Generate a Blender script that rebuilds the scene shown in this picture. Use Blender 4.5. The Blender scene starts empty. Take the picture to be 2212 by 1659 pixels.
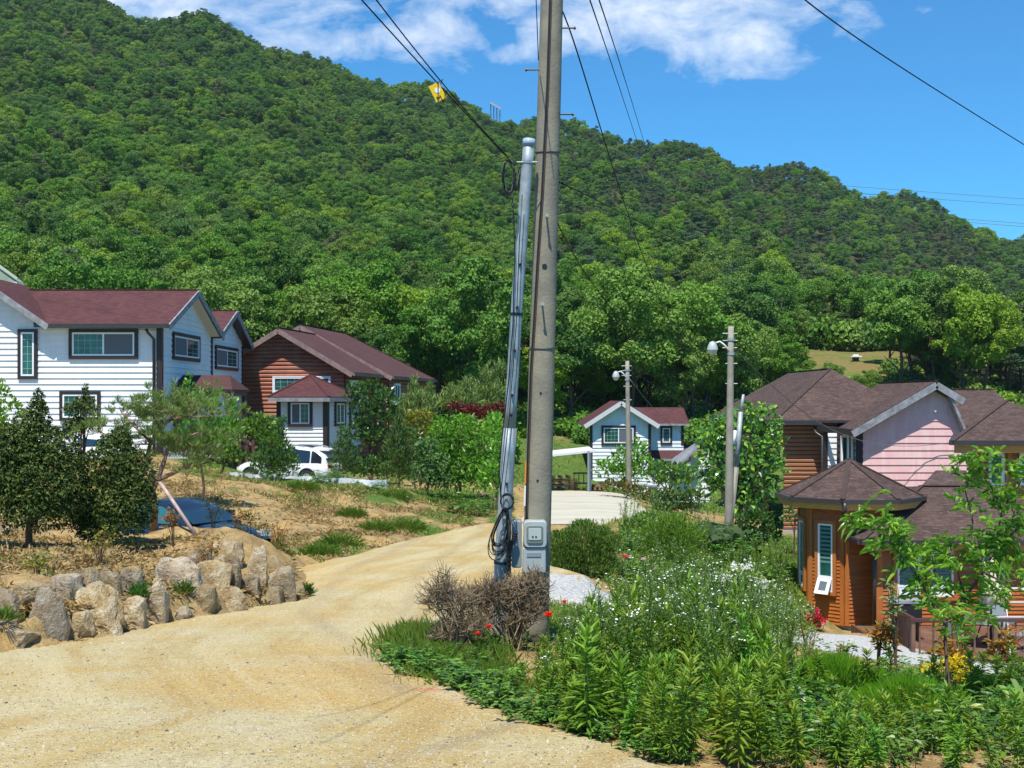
import bpy, bmesh, math, random
import numpy as np
from mathutils import Vector, Matrix, noise as mnoise
R = math.radians
SC = bpy.context.scene
COL = SC.collection
F = 2600.0            # focal length in units of a 2212-wide view; horizon line at v=860
U0, V0 = 1106.0, 860.0

# ---------------------------------------------------------------- camera, sky, sun, exposure
cam = bpy.data.cameras.new('camera'); camo = bpy.data.objects.new('camera', cam); COL.objects.link(camo)
camo.location = (0, 0, 0); camo.rotation_euler = (R(90), 0, 0)
cam.sensor_width = 36; cam.lens = 36*F/2212; cam.shift_y = 30.5/2212
cam.clip_start = 0.1; cam.clip_end = 12000
SC.camera = camo
SC.view_settings.view_transform = 'Standard'; SC.view_settings.look = 'None'
SC.view_settings.exposure = 0.58; SC.view_settings.gamma = 1.0; SC.view_settings.use_curve_mapping = False
SUN_EL, SUN_AZ = R(66), R(194)          # azimuth clockwise from +Y: behind the camera, a little to the left
sd = Vector((math.sin(SUN_AZ)*math.cos(SUN_EL), math.cos(SUN_AZ)*math.cos(SUN_EL), math.sin(SUN_EL)))
sl = bpy.data.lights.new('sun', 'SUN'); sl.energy = 4.6; sl.angle = R(0.5); sl.color = (1.0, 0.95, 0.86)
so = bpy.data.objects.new('sun', sl); COL.objects.link(so)
so.rotation_euler = (-sd).to_track_quat('-Z', 'Y').to_euler(); so.location = (0, 0, 60)

world = bpy.data.worlds.new('World'); SC.world = world; world.use_nodes = True

class NT:
    """tiny node-tree helper"""
    def __init__(s, tree): s.t = tree; s.n = tree.nodes; s.l = tree.links
    def new(s, typ, **kw):
        n = s.n.new(typ)
        for k, v in kw.items():
            if k == 'ins':
                for a, b in v.items():
                    s.put(n.inputs[a], b)
            else: setattr(n, k, v)
        return n
    def put(s, sock, val):
        if isinstance(val, bpy.types.NodeSocket): s.l.new(val, sock)
        elif isinstance(val, (tuple, list)) and len(val) == 3 and sock.type == 'RGBA': sock.default_value = (*val, 1)
        else: sock.default_value = val
    def math(s, op, a, b=0.0, clamp=False):
        n = s.new('ShaderNodeMath', operation=op, use_clamp=clamp); s.put(n.inputs[0], a); s.put(n.inputs[1], b); return n.outputs[0]
    def mix(s, f, a, b, blend='MIX'):
        n = s.new('ShaderNodeMix', data_type='RGBA', blend_type=blend); s.put(n.inputs[0], f); s.put(n.inputs[6], a); s.put(n.inputs[7], b); return n.outputs[2]
    def noise(s, vec, scale, detail=3, rough=0.5, dist=0.0):
        n = s.new('ShaderNodeTexNoise'); n.inputs['Scale'].default_value = scale; n.inputs['Detail'].default_value = detail
        n.inputs['Roughness'].default_value = rough; n.inputs['Distortion'].default_value = dist
        if vec is not None: s.l.new(vec, n.inputs['Vector'])
        return n.outputs['Fac']
    def ramp(s, f, stops, interp='LINEAR'):
        n = s.new('ShaderNodeValToRGB'); cr = n.color_ramp; cr.interpolation = interp
        while len(cr.elements) < len(stops): cr.elements.new(0.5)
        while len(cr.elements) > len(stops): cr.elements.remove(cr.elements[-1])
        for e, (p, c) in zip(cr.elements, stops):
            e.position = p; e.color = (*c, 1) if isinstance(c, (tuple, list)) else (c, c, c, 1)
        s.put(n.inputs[0], f); return n.outputs[0]
    def mapr(s, f, a, b, c=0.0, d=1.0):
        n = s.new('ShaderNodeMapRange'); s.put(n.inputs[0], f)
        for i, v in enumerate((a, b, c, d)): n.inputs[i+1].default_value = v
        return n.outputs[0]

def build_world():
    world.node_tree.nodes.clear(); w = NT(world.node_tree)
    sky = w.new('ShaderNodeTexSky', sky_type='NISHITA', sun_disc=False, sun_elevation=SUN_EL, sun_rotation=SUN_AZ)
    sky.air_density = 1.0; sky.dust_density = 0.25; sky.ozone_density = 1.2; sky.altitude = 200
    tint = w.mix(1.0, sky.outputs[0], (0.29, 0.84, 1.22), 'MULTIPLY')
    tc = w.new('ShaderNodeTexCoord'); sep = w.new('ShaderNodeSeparateXYZ'); w.l.new(tc.outputs['Generated'], sep.inputs[0])
    yy = w.math('MAXIMUM', sep.outputs[1], 0.05)
    px = w.math('DIVIDE', sep.outputs[0], yy); pz = w.math('DIVIDE', sep.outputs[2], yy)      # tangent-plane direction of the northern sky
    cmb = w.new('ShaderNodeCombineXYZ', ins={0: px, 1: w.math('MULTIPLY', pz, 1.7), 2: 0.0})
    v = cmb.outputs[0]
    # cloud banks: soft ellipses on the sky, broken up by noise
    banks = [(-0.300, 0.338, 0.17, 0.030, 1.0), (-0.165, 0.300, 0.055, 0.020, .9), (-0.060, 0.302, 0.045, 0.026, .95), (-0.02, 0.288, 0.05, 0.010, .6),
             (0.085, 0.316, 0.080, 0.034, 1.0), (0.175, 0.312, 0.070, 0.040, 1.0), (0.262, 0.318, 0.045, 0.020, .75),
             (-0.005, 0.335, 0.09, 0.020, .9), (-0.09, 0.33, 0.05, 0.012, .6), (0.36, 0.322, 0.03, 0.008, .3), (-0.4, 0.42, 0.3, 0.03, .8), (0.2, 0.5, 0.3, 0.05, .8)]
    tot = None
    for cx, cz, sx, sz, wt in banks:
        dx = w.math('DIVIDE', w.math('SUBTRACT', px, cx), sx); dz = w.math('DIVIDE', w.math('SUBTRACT', pz, cz), sz)
        r2 = w.math('ADD', w.math('MULTIPLY', dx, dx), w.math('MULTIPLY', dz, dz))
        g = w.math('MULTIPLY', w.math('SUBTRACT', 1.0, w.math('MULTIPLY', r2, 0.42), True), wt)
        tot = g if tot is None else w.math('MAXIMUM', tot, g)
    n1 = w.noise(v, 16.0, 8, 0.62, 0.4); n2 = w.noise(v, 60.0, 5, 0.6)
    d = w.math('ADD', w.math('MULTIPLY', tot, 1.05), w.math('MULTIPLY', w.math('SUBTRACT', n1, 0.60), 2.3))
    d = w.math('ADD', d, w.math('MULTIPLY', w.math('SUBTRACT', n2, 0.5), 0.35))
    m = w.math('MULTIPLY', w.mapr(d, 0.18, 1.15), w.mapr(tot, 0.0, 0.3))
    m = w.math('MULTIPLY', m, w.mapr(sep.outputs[1], 0.02, 0.12))
    shade = w.mapr(w.noise(v, 30.0, 6, .6), .35, .65, 0.78, 1.0)
    ccol = w.new('ShaderNodeMix', data_type='RGBA'); w.put(ccol.inputs[6], (4.9, 6.2, 7.8)); w.put(ccol.inputs[7], (8.0, 8.4, 8.8)); w.put(ccol.inputs[0], shade)
    colr = w.mix(w.math('MULTIPLY', m, 0.80), tint, ccol.outputs[2])
    bg = w.new('ShaderNodeBackground', ins={0: colr, 1: 0.095}); out = w.new('ShaderNodeOutputWorld')
    w.l.new(bg.outputs[0], out.inputs[0])
build_world()
SC.cycles.max_bounces = 6; SC.cycles.diffuse_bounces = 3; SC.cycles.glossy_bounces = 3; SC.cycles.transmission_bounces = 4; SC.cycles.transparent_max_bounces = 6
SC.cycles.use_adaptive_sampling = True; SC.cycles.adaptive_threshold = 0.015

# ---------------------------------------------------------------- helpers
def P(u, v, D): return Vector(((u-U0)*D/F, D, (V0-v)*D/F))
def tag(o, label=None, cat=None, group=None, kind=None):
    if label: o['label'] = label
    if cat: o['category'] = cat
    if group: o['group'] = group
    if kind: o['kind'] = kind
    return o
def empty(name, loc, rz=0, label=None, cat=None, group=None):
    o = bpy.data.objects.new(name, None); o.empty_display_size = 0.2; COL.objects.link(o)
    o.location = loc; o.rotation_euler = (0, 0, rz); tag(o, label, cat, group); return o
def link(name, me, parent=None, loc=None, rz=0):
    o = bpy.data.objects.new(name, me); COL.objects.link(o)
    if parent: o.parent = parent
    if loc is not None: o.location = loc
    if rz: o.rotation_euler = (0, 0, rz)
    return o
def copy_tree(o, parent=None):
    c = o.copy(); COL.objects.link(c)
    if parent: c.parent = parent
    for ch in o.children: copy_tree(ch, c)
    return c

class MB:
    def __init__(s): s.v = []; s.f = []; s.m = []; s.uv = []
    def face(s, pts, mi=0, uv=None):
        b = len(s.v); s.v += [tuple(p) for p in pts]; s.f.append(tuple(range(b, b+len(pts)))); s.m.append(mi)
        s.uv.append(uv if uv else [(0, 0)]*len(pts))
    def grid(s, V, Fc, mi=0):
        b = len(s.v); s.v += [tuple(p) for p in V]
        for f in Fc: s.f.append(tuple(b+i for i in f)); s.m.append(mi); s.uv.append([(0, 0)]*len(f))
    def box(s, a, b, mi=0, M=None):
        x0, y0, z0 = a; x1, y1, z1 = b
        V = [Vector(p) for p in ((x0,y0,z0),(x1,y0,z0),(x1,y1,z0),(x0,y1,z0),(x0,y0,z1),(x1,y0,z1),(x1,y1,z1),(x0,y1,z1))]
        if M is not None: V = [M @ p for p in V]
        s.grid(V, ((3,2,1,0),(4,5,6,7),(0,1,5,4),(1,2,6,5),(2,3,7,6),(3,0,4,7)), mi)
    def beam(s, p, q, w, h, mi=0):
        p, q = Vector(p), Vector(q); d = (q-p); L = d.length; d.normalize()
        up = Vector((0,0,1)) if abs(d.z) < .95 else Vector((0,1,0)); sx = d.cross(up).normalized(); uz = sx.cross(d)
        V = [c + sx*a*w/2 + uz*b*h/2 for c in (p, q) for a, b in ((-1,-1),(1,-1),(1,1),(-1,1))]
        s.grid(V, ((0,1,2,3),(7,6,5,4),(0,4,5,1),(1,5,6,2),(2,6,7,3),(3,7,4,0)), mi)
    def tube(s, pts, r, n=6, mi=0, cap=True):
        pts = [Vector(p) for p in pts]; k = len(pts); r = r if isinstance(r, (list, tuple)) else [r]*k
        V = []; pu = None
        for i, p in enumerate(pts):
            d = (pts[min(i+1, k-1)]-pts[max(i-1, 0)])
            if d.length < 1e-9: d = Vector((0,0,1))
            d.normalize()
            a = (Vector((1,0,0)) if abs(d.x) < .8 else Vector((0,1,0))) if pu is None else pu
            a = (a - d*a.dot(d)).normalized(); pu = a; b = d.cross(a)
            V += [p + (a*math.cos(t)+b*math.sin(t))*r[i] for t in (2*math.pi*j/n for j in range(n))]
        Fc = [(i*n+j, i*n+(j+1)%n, (i+1)*n+(j+1)%n, (i+1)*n+j) for i in range(k-1) for j in range(n)]
        if cap: Fc += [tuple(range(n))[::-1], tuple((k-1)*n+j for j in range(n))]
        s.grid(V, Fc, mi)
    def lathe(s, prof, c=(0,0,0), n=16, mi=0, axis='z'):
        V = []; k = len(prof)
        for r, z in prof:
            for j in range(n):
                t = 2*math.pi*j/n; a, b = r*math.cos(t), r*math.sin(t)
                V.append({'z': (c[0]+a, c[1]+b, c[2]+z), 'x': (c[0]+z, c[1]+a, c[2]+b), 'y': (c[0]+a, c[1]+z, c[2]+b)}[axis])
        Fc = [(i*n+j, i*n+(j+1)%n, (i+1)*n+(j+1)%n, (i+1)*n+j) for i in range(k-1) for j in range(n)]
        s.grid(V, Fc, mi)
    def slab(s, pts, th, mt=0, ms=1):
        """a sloping roof plane: top face with uv in metres along eave / up slope, extruded down"""
        pts = [Vector(p) for p in pts]; n = (pts[1]-pts[0]).cross(pts[2]-pts[0]).normalized()
        if n.z < 0: pts.reverse(); n = -n
        h = Vector((0,0,1)).cross(n); h = h.normalized() if h.length > 1e-4 else Vector((1,0,0)); t = n.cross(h)
        s.face(pts, mt, [(p.dot(h), p.dot(t)) for p in pts])
        lo = [p - Vector((0,0,th)) for p in pts]
        s.face(lo[::-1], ms)
        for i in range(len(pts)):
            j = (i+1) % len(pts); s.face((lo[i], lo[j], pts[j], pts[i]), ms)
    def build(s, name, mats, parent=None, smooth=False, loc=None, rz=0, mesh_only=False):
        me = bpy.data.meshes.new(name); me.from_pydata(s.v, [], s.f)
        for m in (mats if isinstance(mats, (list, tuple)) else [mats]): me.materials.append(m)
        me.polygons.foreach_set('material_index', s.m)
        if smooth: me.polygons.foreach_set('use_smooth', [True]*len(s.f))
        ul = me.uv_layers.new(name='UVMap'); ul.data.foreach_set('uv', [c for f in s.uv for q in f for c in q])
        me.update()
        return me if mesh_only else link(name, me, parent, loc, rz)

def np_mesh(name, parts, mats, smooth=False):
    """parts: list of (verts Nx3, quads Mx4, material index)"""
    V = np.concatenate([p[0] for p in parts]); off = 0; Q = []; MI = []
    for v, q, mi in parts: Q.append(q+off); MI.append(np.full(len(q), mi, np.int32)); off += len(v)
    Q = np.concatenate(Q); MI = np.concatenate(MI)
    me = bpy.data.meshes.new(name); me.vertices.add(len(V)); me.vertices.foreach_set('co', V.astype(np.float32).ravel())
    me.loops.add(len(Q)*4); me.loops.foreach_set('vertex_index', Q.astype(np.int32).ravel())
    me.polygons.add(len(Q)); me.polygons.foreach_set('loop_start', np.arange(0, len(Q)*4, 4, dtype=np.int32))
    me.polygons.foreach_set('material_index', MI)
    me.polygons.foreach_set('use_smooth', np.full(len(Q), smooth))
    for m in (mats if isinstance(mats, (list, tuple)) else [mats]): me.materials.append(m)
    me.update(calc_edges=True); return me

def unit(a): return a/np.maximum(np.linalg.norm(a, axis=-1, keepdims=True), 1e-9)
def leaves(p, ax, nr, L, W, droop=0.0, kind='short'):
    """leaf-shaped faces: p base, ax growth direction, nr rough facing"""
    n = len(p); ax = unit(ax); sd_ = unit(np.cross(ax, nr)); nn = np.cross(sd_, ax)
    L = np.broadcast_to(np.asarray(L, float), n)[:, None]; W = np.broadcast_to(np.asarray(W, float), n)[:, None]
    z = np.array([0, 0, 1.0]); droop = np.broadcast_to(np.asarray(droop, float), n)[:, None]
    if kind == 'short':
        mid = p+ax*L*.48
        V = np.stack([p, mid+sd_*W/2+nn*W*.12, p+ax*L-z*droop*L, mid-sd_*W/2+nn*W*.12], 1).reshape(-1, 3)
        return V, np.arange(n*4).reshape(n, 4)
    def at(t, s): return p+ax*L*t+sd_*W/2*s+nn*W*.22*abs(s)-z*droop*L*t*t
    V = np.stack([at(0, 0), at(.3, 1), at(.68, .75), at(1, 0), at(.68, -.75), at(.3, -1)], 1).reshape(-1, 3)
    b = np.arange(n)[:, None]*6
    return V, np.concatenate([b+np.array([0, 1, 2, 3]), b+np.array([0, 3, 4, 5])])
def rdir(rng, n):
    v = rng.normal(size=(n, 3)); return unit(v)
def tube_np(pts, r, n=5):
    mb = MB(); mb.tube(pts, r, n, cap=False); return np.array(mb.v), np.array(mb.f)

# ---------------------------------------------------------------- materials
MATS = {}
def mat(name, base, rough=0.8, spec=0.3, metal=0.0, bump=0.0, bscale=20.0, var=0.0, vscale=3.0, col2=None, detail=4):
    """plain painted / earthen surface with a soft colour variation and bump"""
    if name in MATS: return MATS[name]
    m = bpy.data.materials.new(name); m.use_nodes = True; m.node_tree.nodes.clear(); w = NT(m.node_tree)
    tc = w.new('ShaderNodeTexCoord').outputs['Object']
    col = base
    if var or col2:
        f = w.mapr(w.noise(tc, vscale, detail, .6), .32, .68)
        c2 = col2 if col2 else tuple(c*(1-var) for c in base)
        col = w.mix(f, base, c2)
    b = w.new('ShaderNodeBsdfPrincipled', ins={'Base Color': col, 'Roughness': rough, 'Metallic': metal, 'Specular IOR Level': spec})
    if bump:
        bn = w.new('ShaderNodeBump', ins={'Height': w.noise(tc, bscale, 4, .6), 'Strength': bump, 'Distance': 0.02}); w.l.new(bn.outputs[0], b.inputs['Normal'])
    o = w.new('ShaderNodeOutputMaterial'); w.l.new(b.outputs[0], o.inputs[0]); MATS[name] = m; return m

LEAFGAIN = dict(bright_leaves=1.75, mid_leaves=1.8, glossy_leaves=2.0, weed_leaves=1.5, young_weed_leaves=1.35, aster_leaves=1.6, grass_blades=1.25, peach_leaves=1.6, pine_needles=2.1, broadleaf_forest=1.55, pine_forest=1.4, light_conifer=1.7, spiky_bush=1.4, dark_garden_leaves=1.5, yellowish_shrub=1.3, feathery=1.3, fine_grass=1.8, hosta=1.2, orange_leaves=1.3)
def leafmat(name, stops, trans=0.3, rough=0.45, spec=0.35, objvar=0.0, stops2=None):
    """foliage: hue differs from leaf to leaf (random per island) and from plant to plant (object random)"""
    if name in MATS: return MATS[name]
    m = bpy.data.materials.new(name); m.use_nodes = True; m.node_tree.nodes.clear(); w = NT(m.node_tree)
    g = w.new('ShaderNodeNewGeometry'); oi = w.new('ShaderNodeObjectInfo')
    gk = LEAFGAIN.get(name, 1.0); stops = [tuple(min(.9, c*gk) for c in q) for q in stops]
    k = len(stops); st = [((i+.5)/k, c) for i, c in enumerate(stops)]
    col = w.ramp(g.outputs['Random Per Island'], st)
    if stops2:
        stops2 = [tuple(c*gk for c in q) for q in stops2]
        k = len(stops2); oc = w.ramp(oi.outputs['Random'], [((i+.5)/k, c) for i, c in enumerate(stops2)])
        col = w.mix(objvar, col, oc)
    elif objvar:
        hs = w.new('ShaderNodeHueSaturation', ins={'Color': col, 'Hue': w.mapr(oi.outputs['Random'], 0, 1, .5-objvar*.06, .5+objvar*.05), 'Value': w.mapr(w.math('FRACT', w.math('MULTIPLY', oi.outputs['Random'], 7.31)), 0, 1, 1-objvar*.45, 1+objvar*.35)})
        col = hs.outputs[0]
    b = w.new('ShaderNodeBsdfPrincipled', ins={'Base Color': col, 'Roughness': rough, 'Specular IOR Level': spec})
    t = w.new('ShaderNodeBsdfTranslucent', ins={'Color': w.mix(1.0, col, (1.3, 1.25, .5), 'MULTIPLY')})
    mx = w.new('ShaderNodeMixShader', ins={0: trans}); w.l.new(b.outputs[0], mx.inputs[1]); w.l.new(t.outputs[0], mx.inputs[2])
    o = w.new('ShaderNodeOutputMaterial'); w.l.new(mx.outputs[0], o.inputs[0]); MATS[name] = m; return m

def shingles(name, c1, c2, c3, row=0.15):
    m = bpy.data.materials.new(name); m.use_nodes = True; m.node_tree.nodes.clear(); w = NT(m.node_tree)
    uv = w.new('ShaderNodeTexCoord').outputs['UV']
    br = w.new('ShaderNodeTexBrick', offset=0.5, ins={'Color1': c1, 'Color2': c2, 'Mortar': tuple(c*.35 for c in c1), 'Scale': 1.0, 'Mortar Size': 0.008, 'Mortar Smooth': 0.3, 'Bias': 0.0, 'Brick Width': 0.3, 'Row Height': row})
    w.l.new(uv, br.inputs['Vector'])
    mp = w.new('ShaderNodeMapping'); mp.inputs['Scale'].default_value = (1.1, 6.6, 1); w.l.new(uv, mp.inputs[0])
    n = w.noise(mp.outputs[0], 3.3, 3, .6)
    col = w.mix(w.mapr(n, .56, .68), br.outputs[0], c3)
    col = w.mix(w.mapr(w.noise(uv, .45, 4, .6), .3, .7, 0, .35), col, tuple(c*.55 for c in c2))
    # each course drops at its lower edge
    sp = w.new('ShaderNodeSeparateXYZ'); w.l.new(uv, sp.inputs[0])
    saw = w.math('FRACT', w.math('DIVIDE', sp.outputs[1], row))
    hgt = w.math('ADD', w.math('MULTIPLY', w.math('SUBTRACT', 1.0, saw), 0.6), w.math('MULTIPLY', w.noise(uv, 60, 2), .3))
    bn = w.new('ShaderNodeBump', ins={'Height': hgt, 'Strength': .55, 'Distance': .02})
    b = w.new('ShaderNodeBsdfPrincipled', ins={'Base Color': col, 'Roughness': .9, 'Specular IOR Level': .2}); w.l.new(bn.outputs[0], b.inputs['Normal'])
    o = w.new('ShaderNodeOutputMaterial'); w.l.new(b.outputs[0], o.inputs[0]); return m

def wood(name, c1, c2, c3, rough=.5, along=(0.35, 3, 9), spec=.35):
    m = bpy.data.materials.new(name); m.use_nodes = True; m.node_tree.nodes.clear(); w = NT(m.node_tree)
    tc = w.new('ShaderNodeTexCoord').outputs['Object']; mp = w.new('ShaderNodeMapping'); mp.inputs['Scale'].default_value = along; w.l.new(tc, mp.inputs[0])
    n = w.noise(mp.outputs[0], 2.2, 5, .65, .3); n2 = w.noise(tc, .7, 4, .65)
    col = w.mix(w.mapr(n, .35, .65), c1, c2); col = w.mix(w.mapr(n2, .45, .7, 0, .75), col, c3)
    bn = w.new('ShaderNodeBump', ins={'Height': n, 'Strength': .25, 'Distance': .01})
    b = w.new('ShaderNodeBsdfPrincipled', ins={'Base Color': col, 'Roughness': rough, 'Specular IOR Level': spec}); w.l.new(bn.outputs[0], b.inputs['Normal'])
    o = w.new('ShaderNodeOutputMaterial'); w.l.new(b.outputs[0], o.inputs[0]); return m

def siding(name, base, dirt, amt=.35):
    m = bpy.data.materials.new(name); m.use_nodes = True; m.node_tree.nodes.clear(); w = NT(m.node_tree); tc = w.new('ShaderNodeTexCoord').outputs['Object']; mp = w.new('ShaderNodeMapping'); mp.inputs['Scale'].default_value = (2.2, 2.2, .25); w.l.new(tc, mp.inputs[0])
    a = w.mapr(w.noise(mp.outputs[0], 2.0, 6, .7), .45, .75, 0, amt); b = w.mapr(w.noise(tc, .6, 5, .65), .5, .75, 0, amt); mp2 = w.new('ShaderNodeMapping'); mp2.inputs['Scale'].default_value = (.3, .3, 4.1); w.l.new(tc, mp2.inputs[0]); c3 = w.mapr(w.noise(mp2.outputs[0], 3.0, 2, .5), .4, .6, 0, .10)
    c = w.mix(a, base, dirt); c = w.mix(b, c, dirt); c = w.mix(c3, c, dirt); bs = w.new('ShaderNodeBsdfPrincipled', ins={'Base Color': c, 'Roughness': .6, 'Specular IOR Level': .3}); o = w.new('ShaderNodeOutputMaterial'); w.l.new(bs.outputs[0], o.inputs[0]); return m
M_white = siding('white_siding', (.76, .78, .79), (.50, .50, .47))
M_white_shade = siding('white_siding_shade', (.69, .73, .76), (.45, .50, .52))  # white siding with shade put into its colour: darker and bluer, mostly side walls
M_pink = siding('pink_siding', (.68, .40, .40), (.76, .58, .53), .8)
M_trim = mat('dark_trim', (.035, .025, .024), .45, .4, var=.3, vscale=2)
M_trimb = mat('brown_trim', (.10, .045, .035), .5, .4, var=.3, vscale=2)
M_fascia = mat('weathered_fascia', (.33, .34, .36), .7, .2, var=.5, vscale=4)
M_gutter = mat('gutter_metal', (.04, .035, .035), .35, .5)
M_sash = mat('white_sash', (.78, .80, .82), .4, .4)
M_glass = mat('teal_glass', (.02, .13, .11), .08, .8, col2=(.01, .035, .03), vscale=1.6)
M_screen = mat('insect_screen', (.11, .13, .15), .6, .3)
M_stone_base = mat('concrete_foundation', (.36, .38, .38), .9, .2, bump=.3, var=.2)
M_maroon = shingles('maroon_shingles', (.115, .043, .042), (.07, .028, .029), (.165, .08, .075))
M_maroon2 = shingles('faded_maroon_shingles', (.105, .048, .046), (.08, .036, .036), (.14, .075, .068))
M_ridge = mat('ridge_shingle', (.075, .05, .045), .9, .2, var=.3)
M_brownroof = shingles('brown_shingles', (.105, .068, .058), (.06, .038, .034), (.20, .135, .105), .17)
M_log = wood('red_log_siding', (.38, .125, .065), (.22, .065, .038), (.42, .20, .13))
M_log2 = wood('brown_log_siding', (.31, .135, .06), (.20, .085, .04), (.26, .14, .085))
M_cabin = wood('orange_stained_wood', (.45, .145, .026), (.28, .08, .018), (.38, .13, .03), .4)
M_cabintrim = wood('orange_stained_trim', (.46, .16, .035), (.36, .11, .025), (.40, .15, .05), .4, (3, 3, .5))
M_yellowtrim = wood('ochre_fascia', (.62, .33, .07), (.48, .23, .05), (.52, .27, .10), .5)
M_deck = wood('weathered_deck', (.17, .075, .045), (.10, .05, .035), (.22, .15, .11), .6, (8, .5, 1))
M_bark = wood('bark', (.12, .075, .05), (.07, .045, .03), (.17, .12, .09), .9, (5, 5, 1.2))
M_pinebark = wood('pine_bark', (.30, .17, .11), (.14, .085, .06), (.36, .27, .2), .9, (5, 5, 1.2))
M_galv = mat('galvanised_steel', (.40, .45, .47), .55, .4, metal=.3, var=.35, vscale=7, bump=.08)
M_black = mat('black_rubber', (.012, .012, .014), .45, .5)
M_wire = mat('wire_black', (.012, .012, .014), .7, .1)

# ---------------------------------------------------------------- terrain
VR = [(8, 1659), (9.6, 1560), (10.9, 1500), (13.3, 1420), (15, 1380), (20, 1299), (25, 1230), (30, 1194), (38, 1150), (46, 1106), (55, 1068)]
RD = np.array([3.0]+[d for d, v in VR]+[70.0]); RZ = np.array([-2.0]+[-(v-V0)*d/F for d, v in VR]+[-5.2])
def road_z(D): return float(np.interp(D, RD, RZ))
CP = []
def cv(u, v, D): CP.append((u, D, -(v-V0)*D/F))
def cz(u, D, z): CP.append((u, D, z))
for u in (-600, 0, 700, 1400, 2212, 2800):
    for D in (3.5, 6, 8): cz(u, D, road_z(D)-(0.1 if u > 2000 else 0))
for u, D in ((-300, 11), (300, 11), (800, 11), (1150, 9.6), (500, 13.5), (800, 13.5), (1000, 13.3), (500, 17), (800, 17), (1000, 16), (700, 19), (950, 20), (650, 22),
             (900, 24), (1050, 24), (700, 25.5), (850, 31), (1000, 30), (1060, 38), (980, 38), (1130, 15), (1130, 20), (1130, 28), (1180, 38), (1300, 40), (1200, 46), (1330, 46), (1150, 55), (1330, 55), (1250, 50)): cz(u, D, road_z(D))
cz(-600, 14, -2.8)
for a in ((0, 1275, 15.6), (130, 1250, 16.7), (300, 1215, 18.8), (450, 1190, 21), (560, 1180, 22.5), (0, 1180, 21), (150, 1180, 22), (300, 1172, 25), (-600, 1260, 17), (-600, 1180, 22), (480, 1168, 26.6), (0, 1140, 26), (-400, 1140, 26)): cv(*a)
for u in (150, 300, 450, 540): cz(u, 29.5, -3.85)
for u in (300, 450): cz(u, 32.5, -3.85)
for a in ((330, 1080, 36), (330, 1010, 40), (500, 1036, 42), (650, 1060, 43), (800, 1072, 44), (900, 1090, 45), (480, 1110, 36), (620, 1125, 36), (740, 1130, 37), (860, 1120, 40), (560, 1190, 31), (650, 1204, 28), (760, 1195, 30), (880, 1165, 34.5), (960, 1150, 37.5),
          (0, 1030, 40), (150, 1030, 40), (-500, 1030, 40), (950, 1078, 49), (1050, 1062, 55), (960, 1125, 41), (600, 1040, 46), (835, 1058, 47), (500, 1033, 46.5)): cv(*a)
for a in ((480, 1043, 56), (600, 1045, 58), (740, 1048, 58), (860, 1040, 60), (950, 1020, 70), (1050, 1010, 75), (670, 990, 68), (800, 985, 72), (200, 975, 50), (-400, 975, 50), (-400, 930, 75), (200, 930, 75), (600, 930, 85), (450, 1000, 55)): cv(*a)
for a in ((1230, 1045, 68), (1230, 985, 90), (1100, 985, 90), (1350, 1066, 84), (1480, 1066, 84), (1420, 1085, 66), (1400, 1108, 48), (1450, 1150, 38), (1575, 1182, 42), (1350, 1205, 31), (1250, 1238, 27), (1250, 1288, 22), (1650, 1150, 50), (1640, 1220, 38), (1640, 1340, 32),
          (1700, 1330, 36), (1800, 1357, 38), (1700, 1152, 57), (2100, 1152, 57), (1900, 1180, 48), (2212, 1210, 46), (2800, 1300, 38), (2000, 1405, 34), (2212, 1432, 33), (2212, 1390, 38), (2000, 1385, 38), (2800, 1440, 33), (1520, 1345, 26), (1520, 1375, 23.5), (1400, 1320, 23), (1330, 1295, 22.5),
          (1750, 1395, 28), (2000, 1440, 28.5), (2212, 1474, 28), (2800, 1474, 28), (1860, 1372, 34.5)): cv(*a)
for a in ((1200, 1395, 15), (1350, 1405, 14.5), (1500, 1425, 14.5), (1700, 1452, 14), (1850, 1455, 14.5), (2212, 1460, 15), (2800, 1460, 15), (1300, 1500, 11.5), (1700, 1560, 10.5), (2212, 1565, 10.5), (1950, 1500, 12.3), (1600, 1415, 18), (1900, 1470, 19), (2212, 1480, 19.5), (1200, 1310, 19.5)): cv(*a)

MD = [95, 110, 130, 150, 180, 230, 280, 330, 400, 450, 520, 600, 760, 1000]
MT = {   # ground row v of the hillside per column u at the distances MD
 -700: [905, 860, 780, 700, 610, 480, 370, 270, 170, 100, 30, -50, 60, 300],
 0:    [905, 870, 800, 725, 640, 520, 420, 330, 225, 155, 75, 5, 90, 300],
 400:  [925, 885, 825, 765, 690, 580, 485, 400, 300, 235, 160, 88, 170, 340],
 800:  [955, 905, 850, 800, 735, 640, 560, 490, 400, 340, 275, 215, 280, 420],
 1140: [960, 922, 868, 825, 770, 690, 620, 560, 485, 430, 365, 305, 380, 480],
 1300: [975, 930, 875, 832, 780, 700, 630, 570, 500, 450, 385, 325, 400, 500],
 1500: [985, 940, 885, 838, 780, 690, 600, 530, 555, 530, 440, 362, 430, 520],
 1700: [985, 945, 870, 800, 735, 680, 618, 640, 640, 590, 490, 398, 460, 560],
 1900: [985, 945, 870, 795, 742, 778, 790, 770, 690, 630, 540, 445, 510, 600],
 2212: [985, 940, 880, 850, 835, 800, 765, 720, 665, 620, 575, 543, 600, 680],
 2900: [985, 940, 890, 870, 850, 830, 800, 780, 740, 710, 680, 650, 700, 760]}
MU = np.array(sorted(MT)); MZ = np.array([[(V0-v)*d/F for v, d in zip(MT[u], MD)] for u in sorted(MT)])
for i, u in enumerate(MU):
    for j in (0, 1, 2): CP.append((u, MD[j], MZ[i, j]))
_c = np.array(CP); _q = np.stack([_c[:, 0]/400, 4*np.log(_c[:, 1])], 1)
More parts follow.
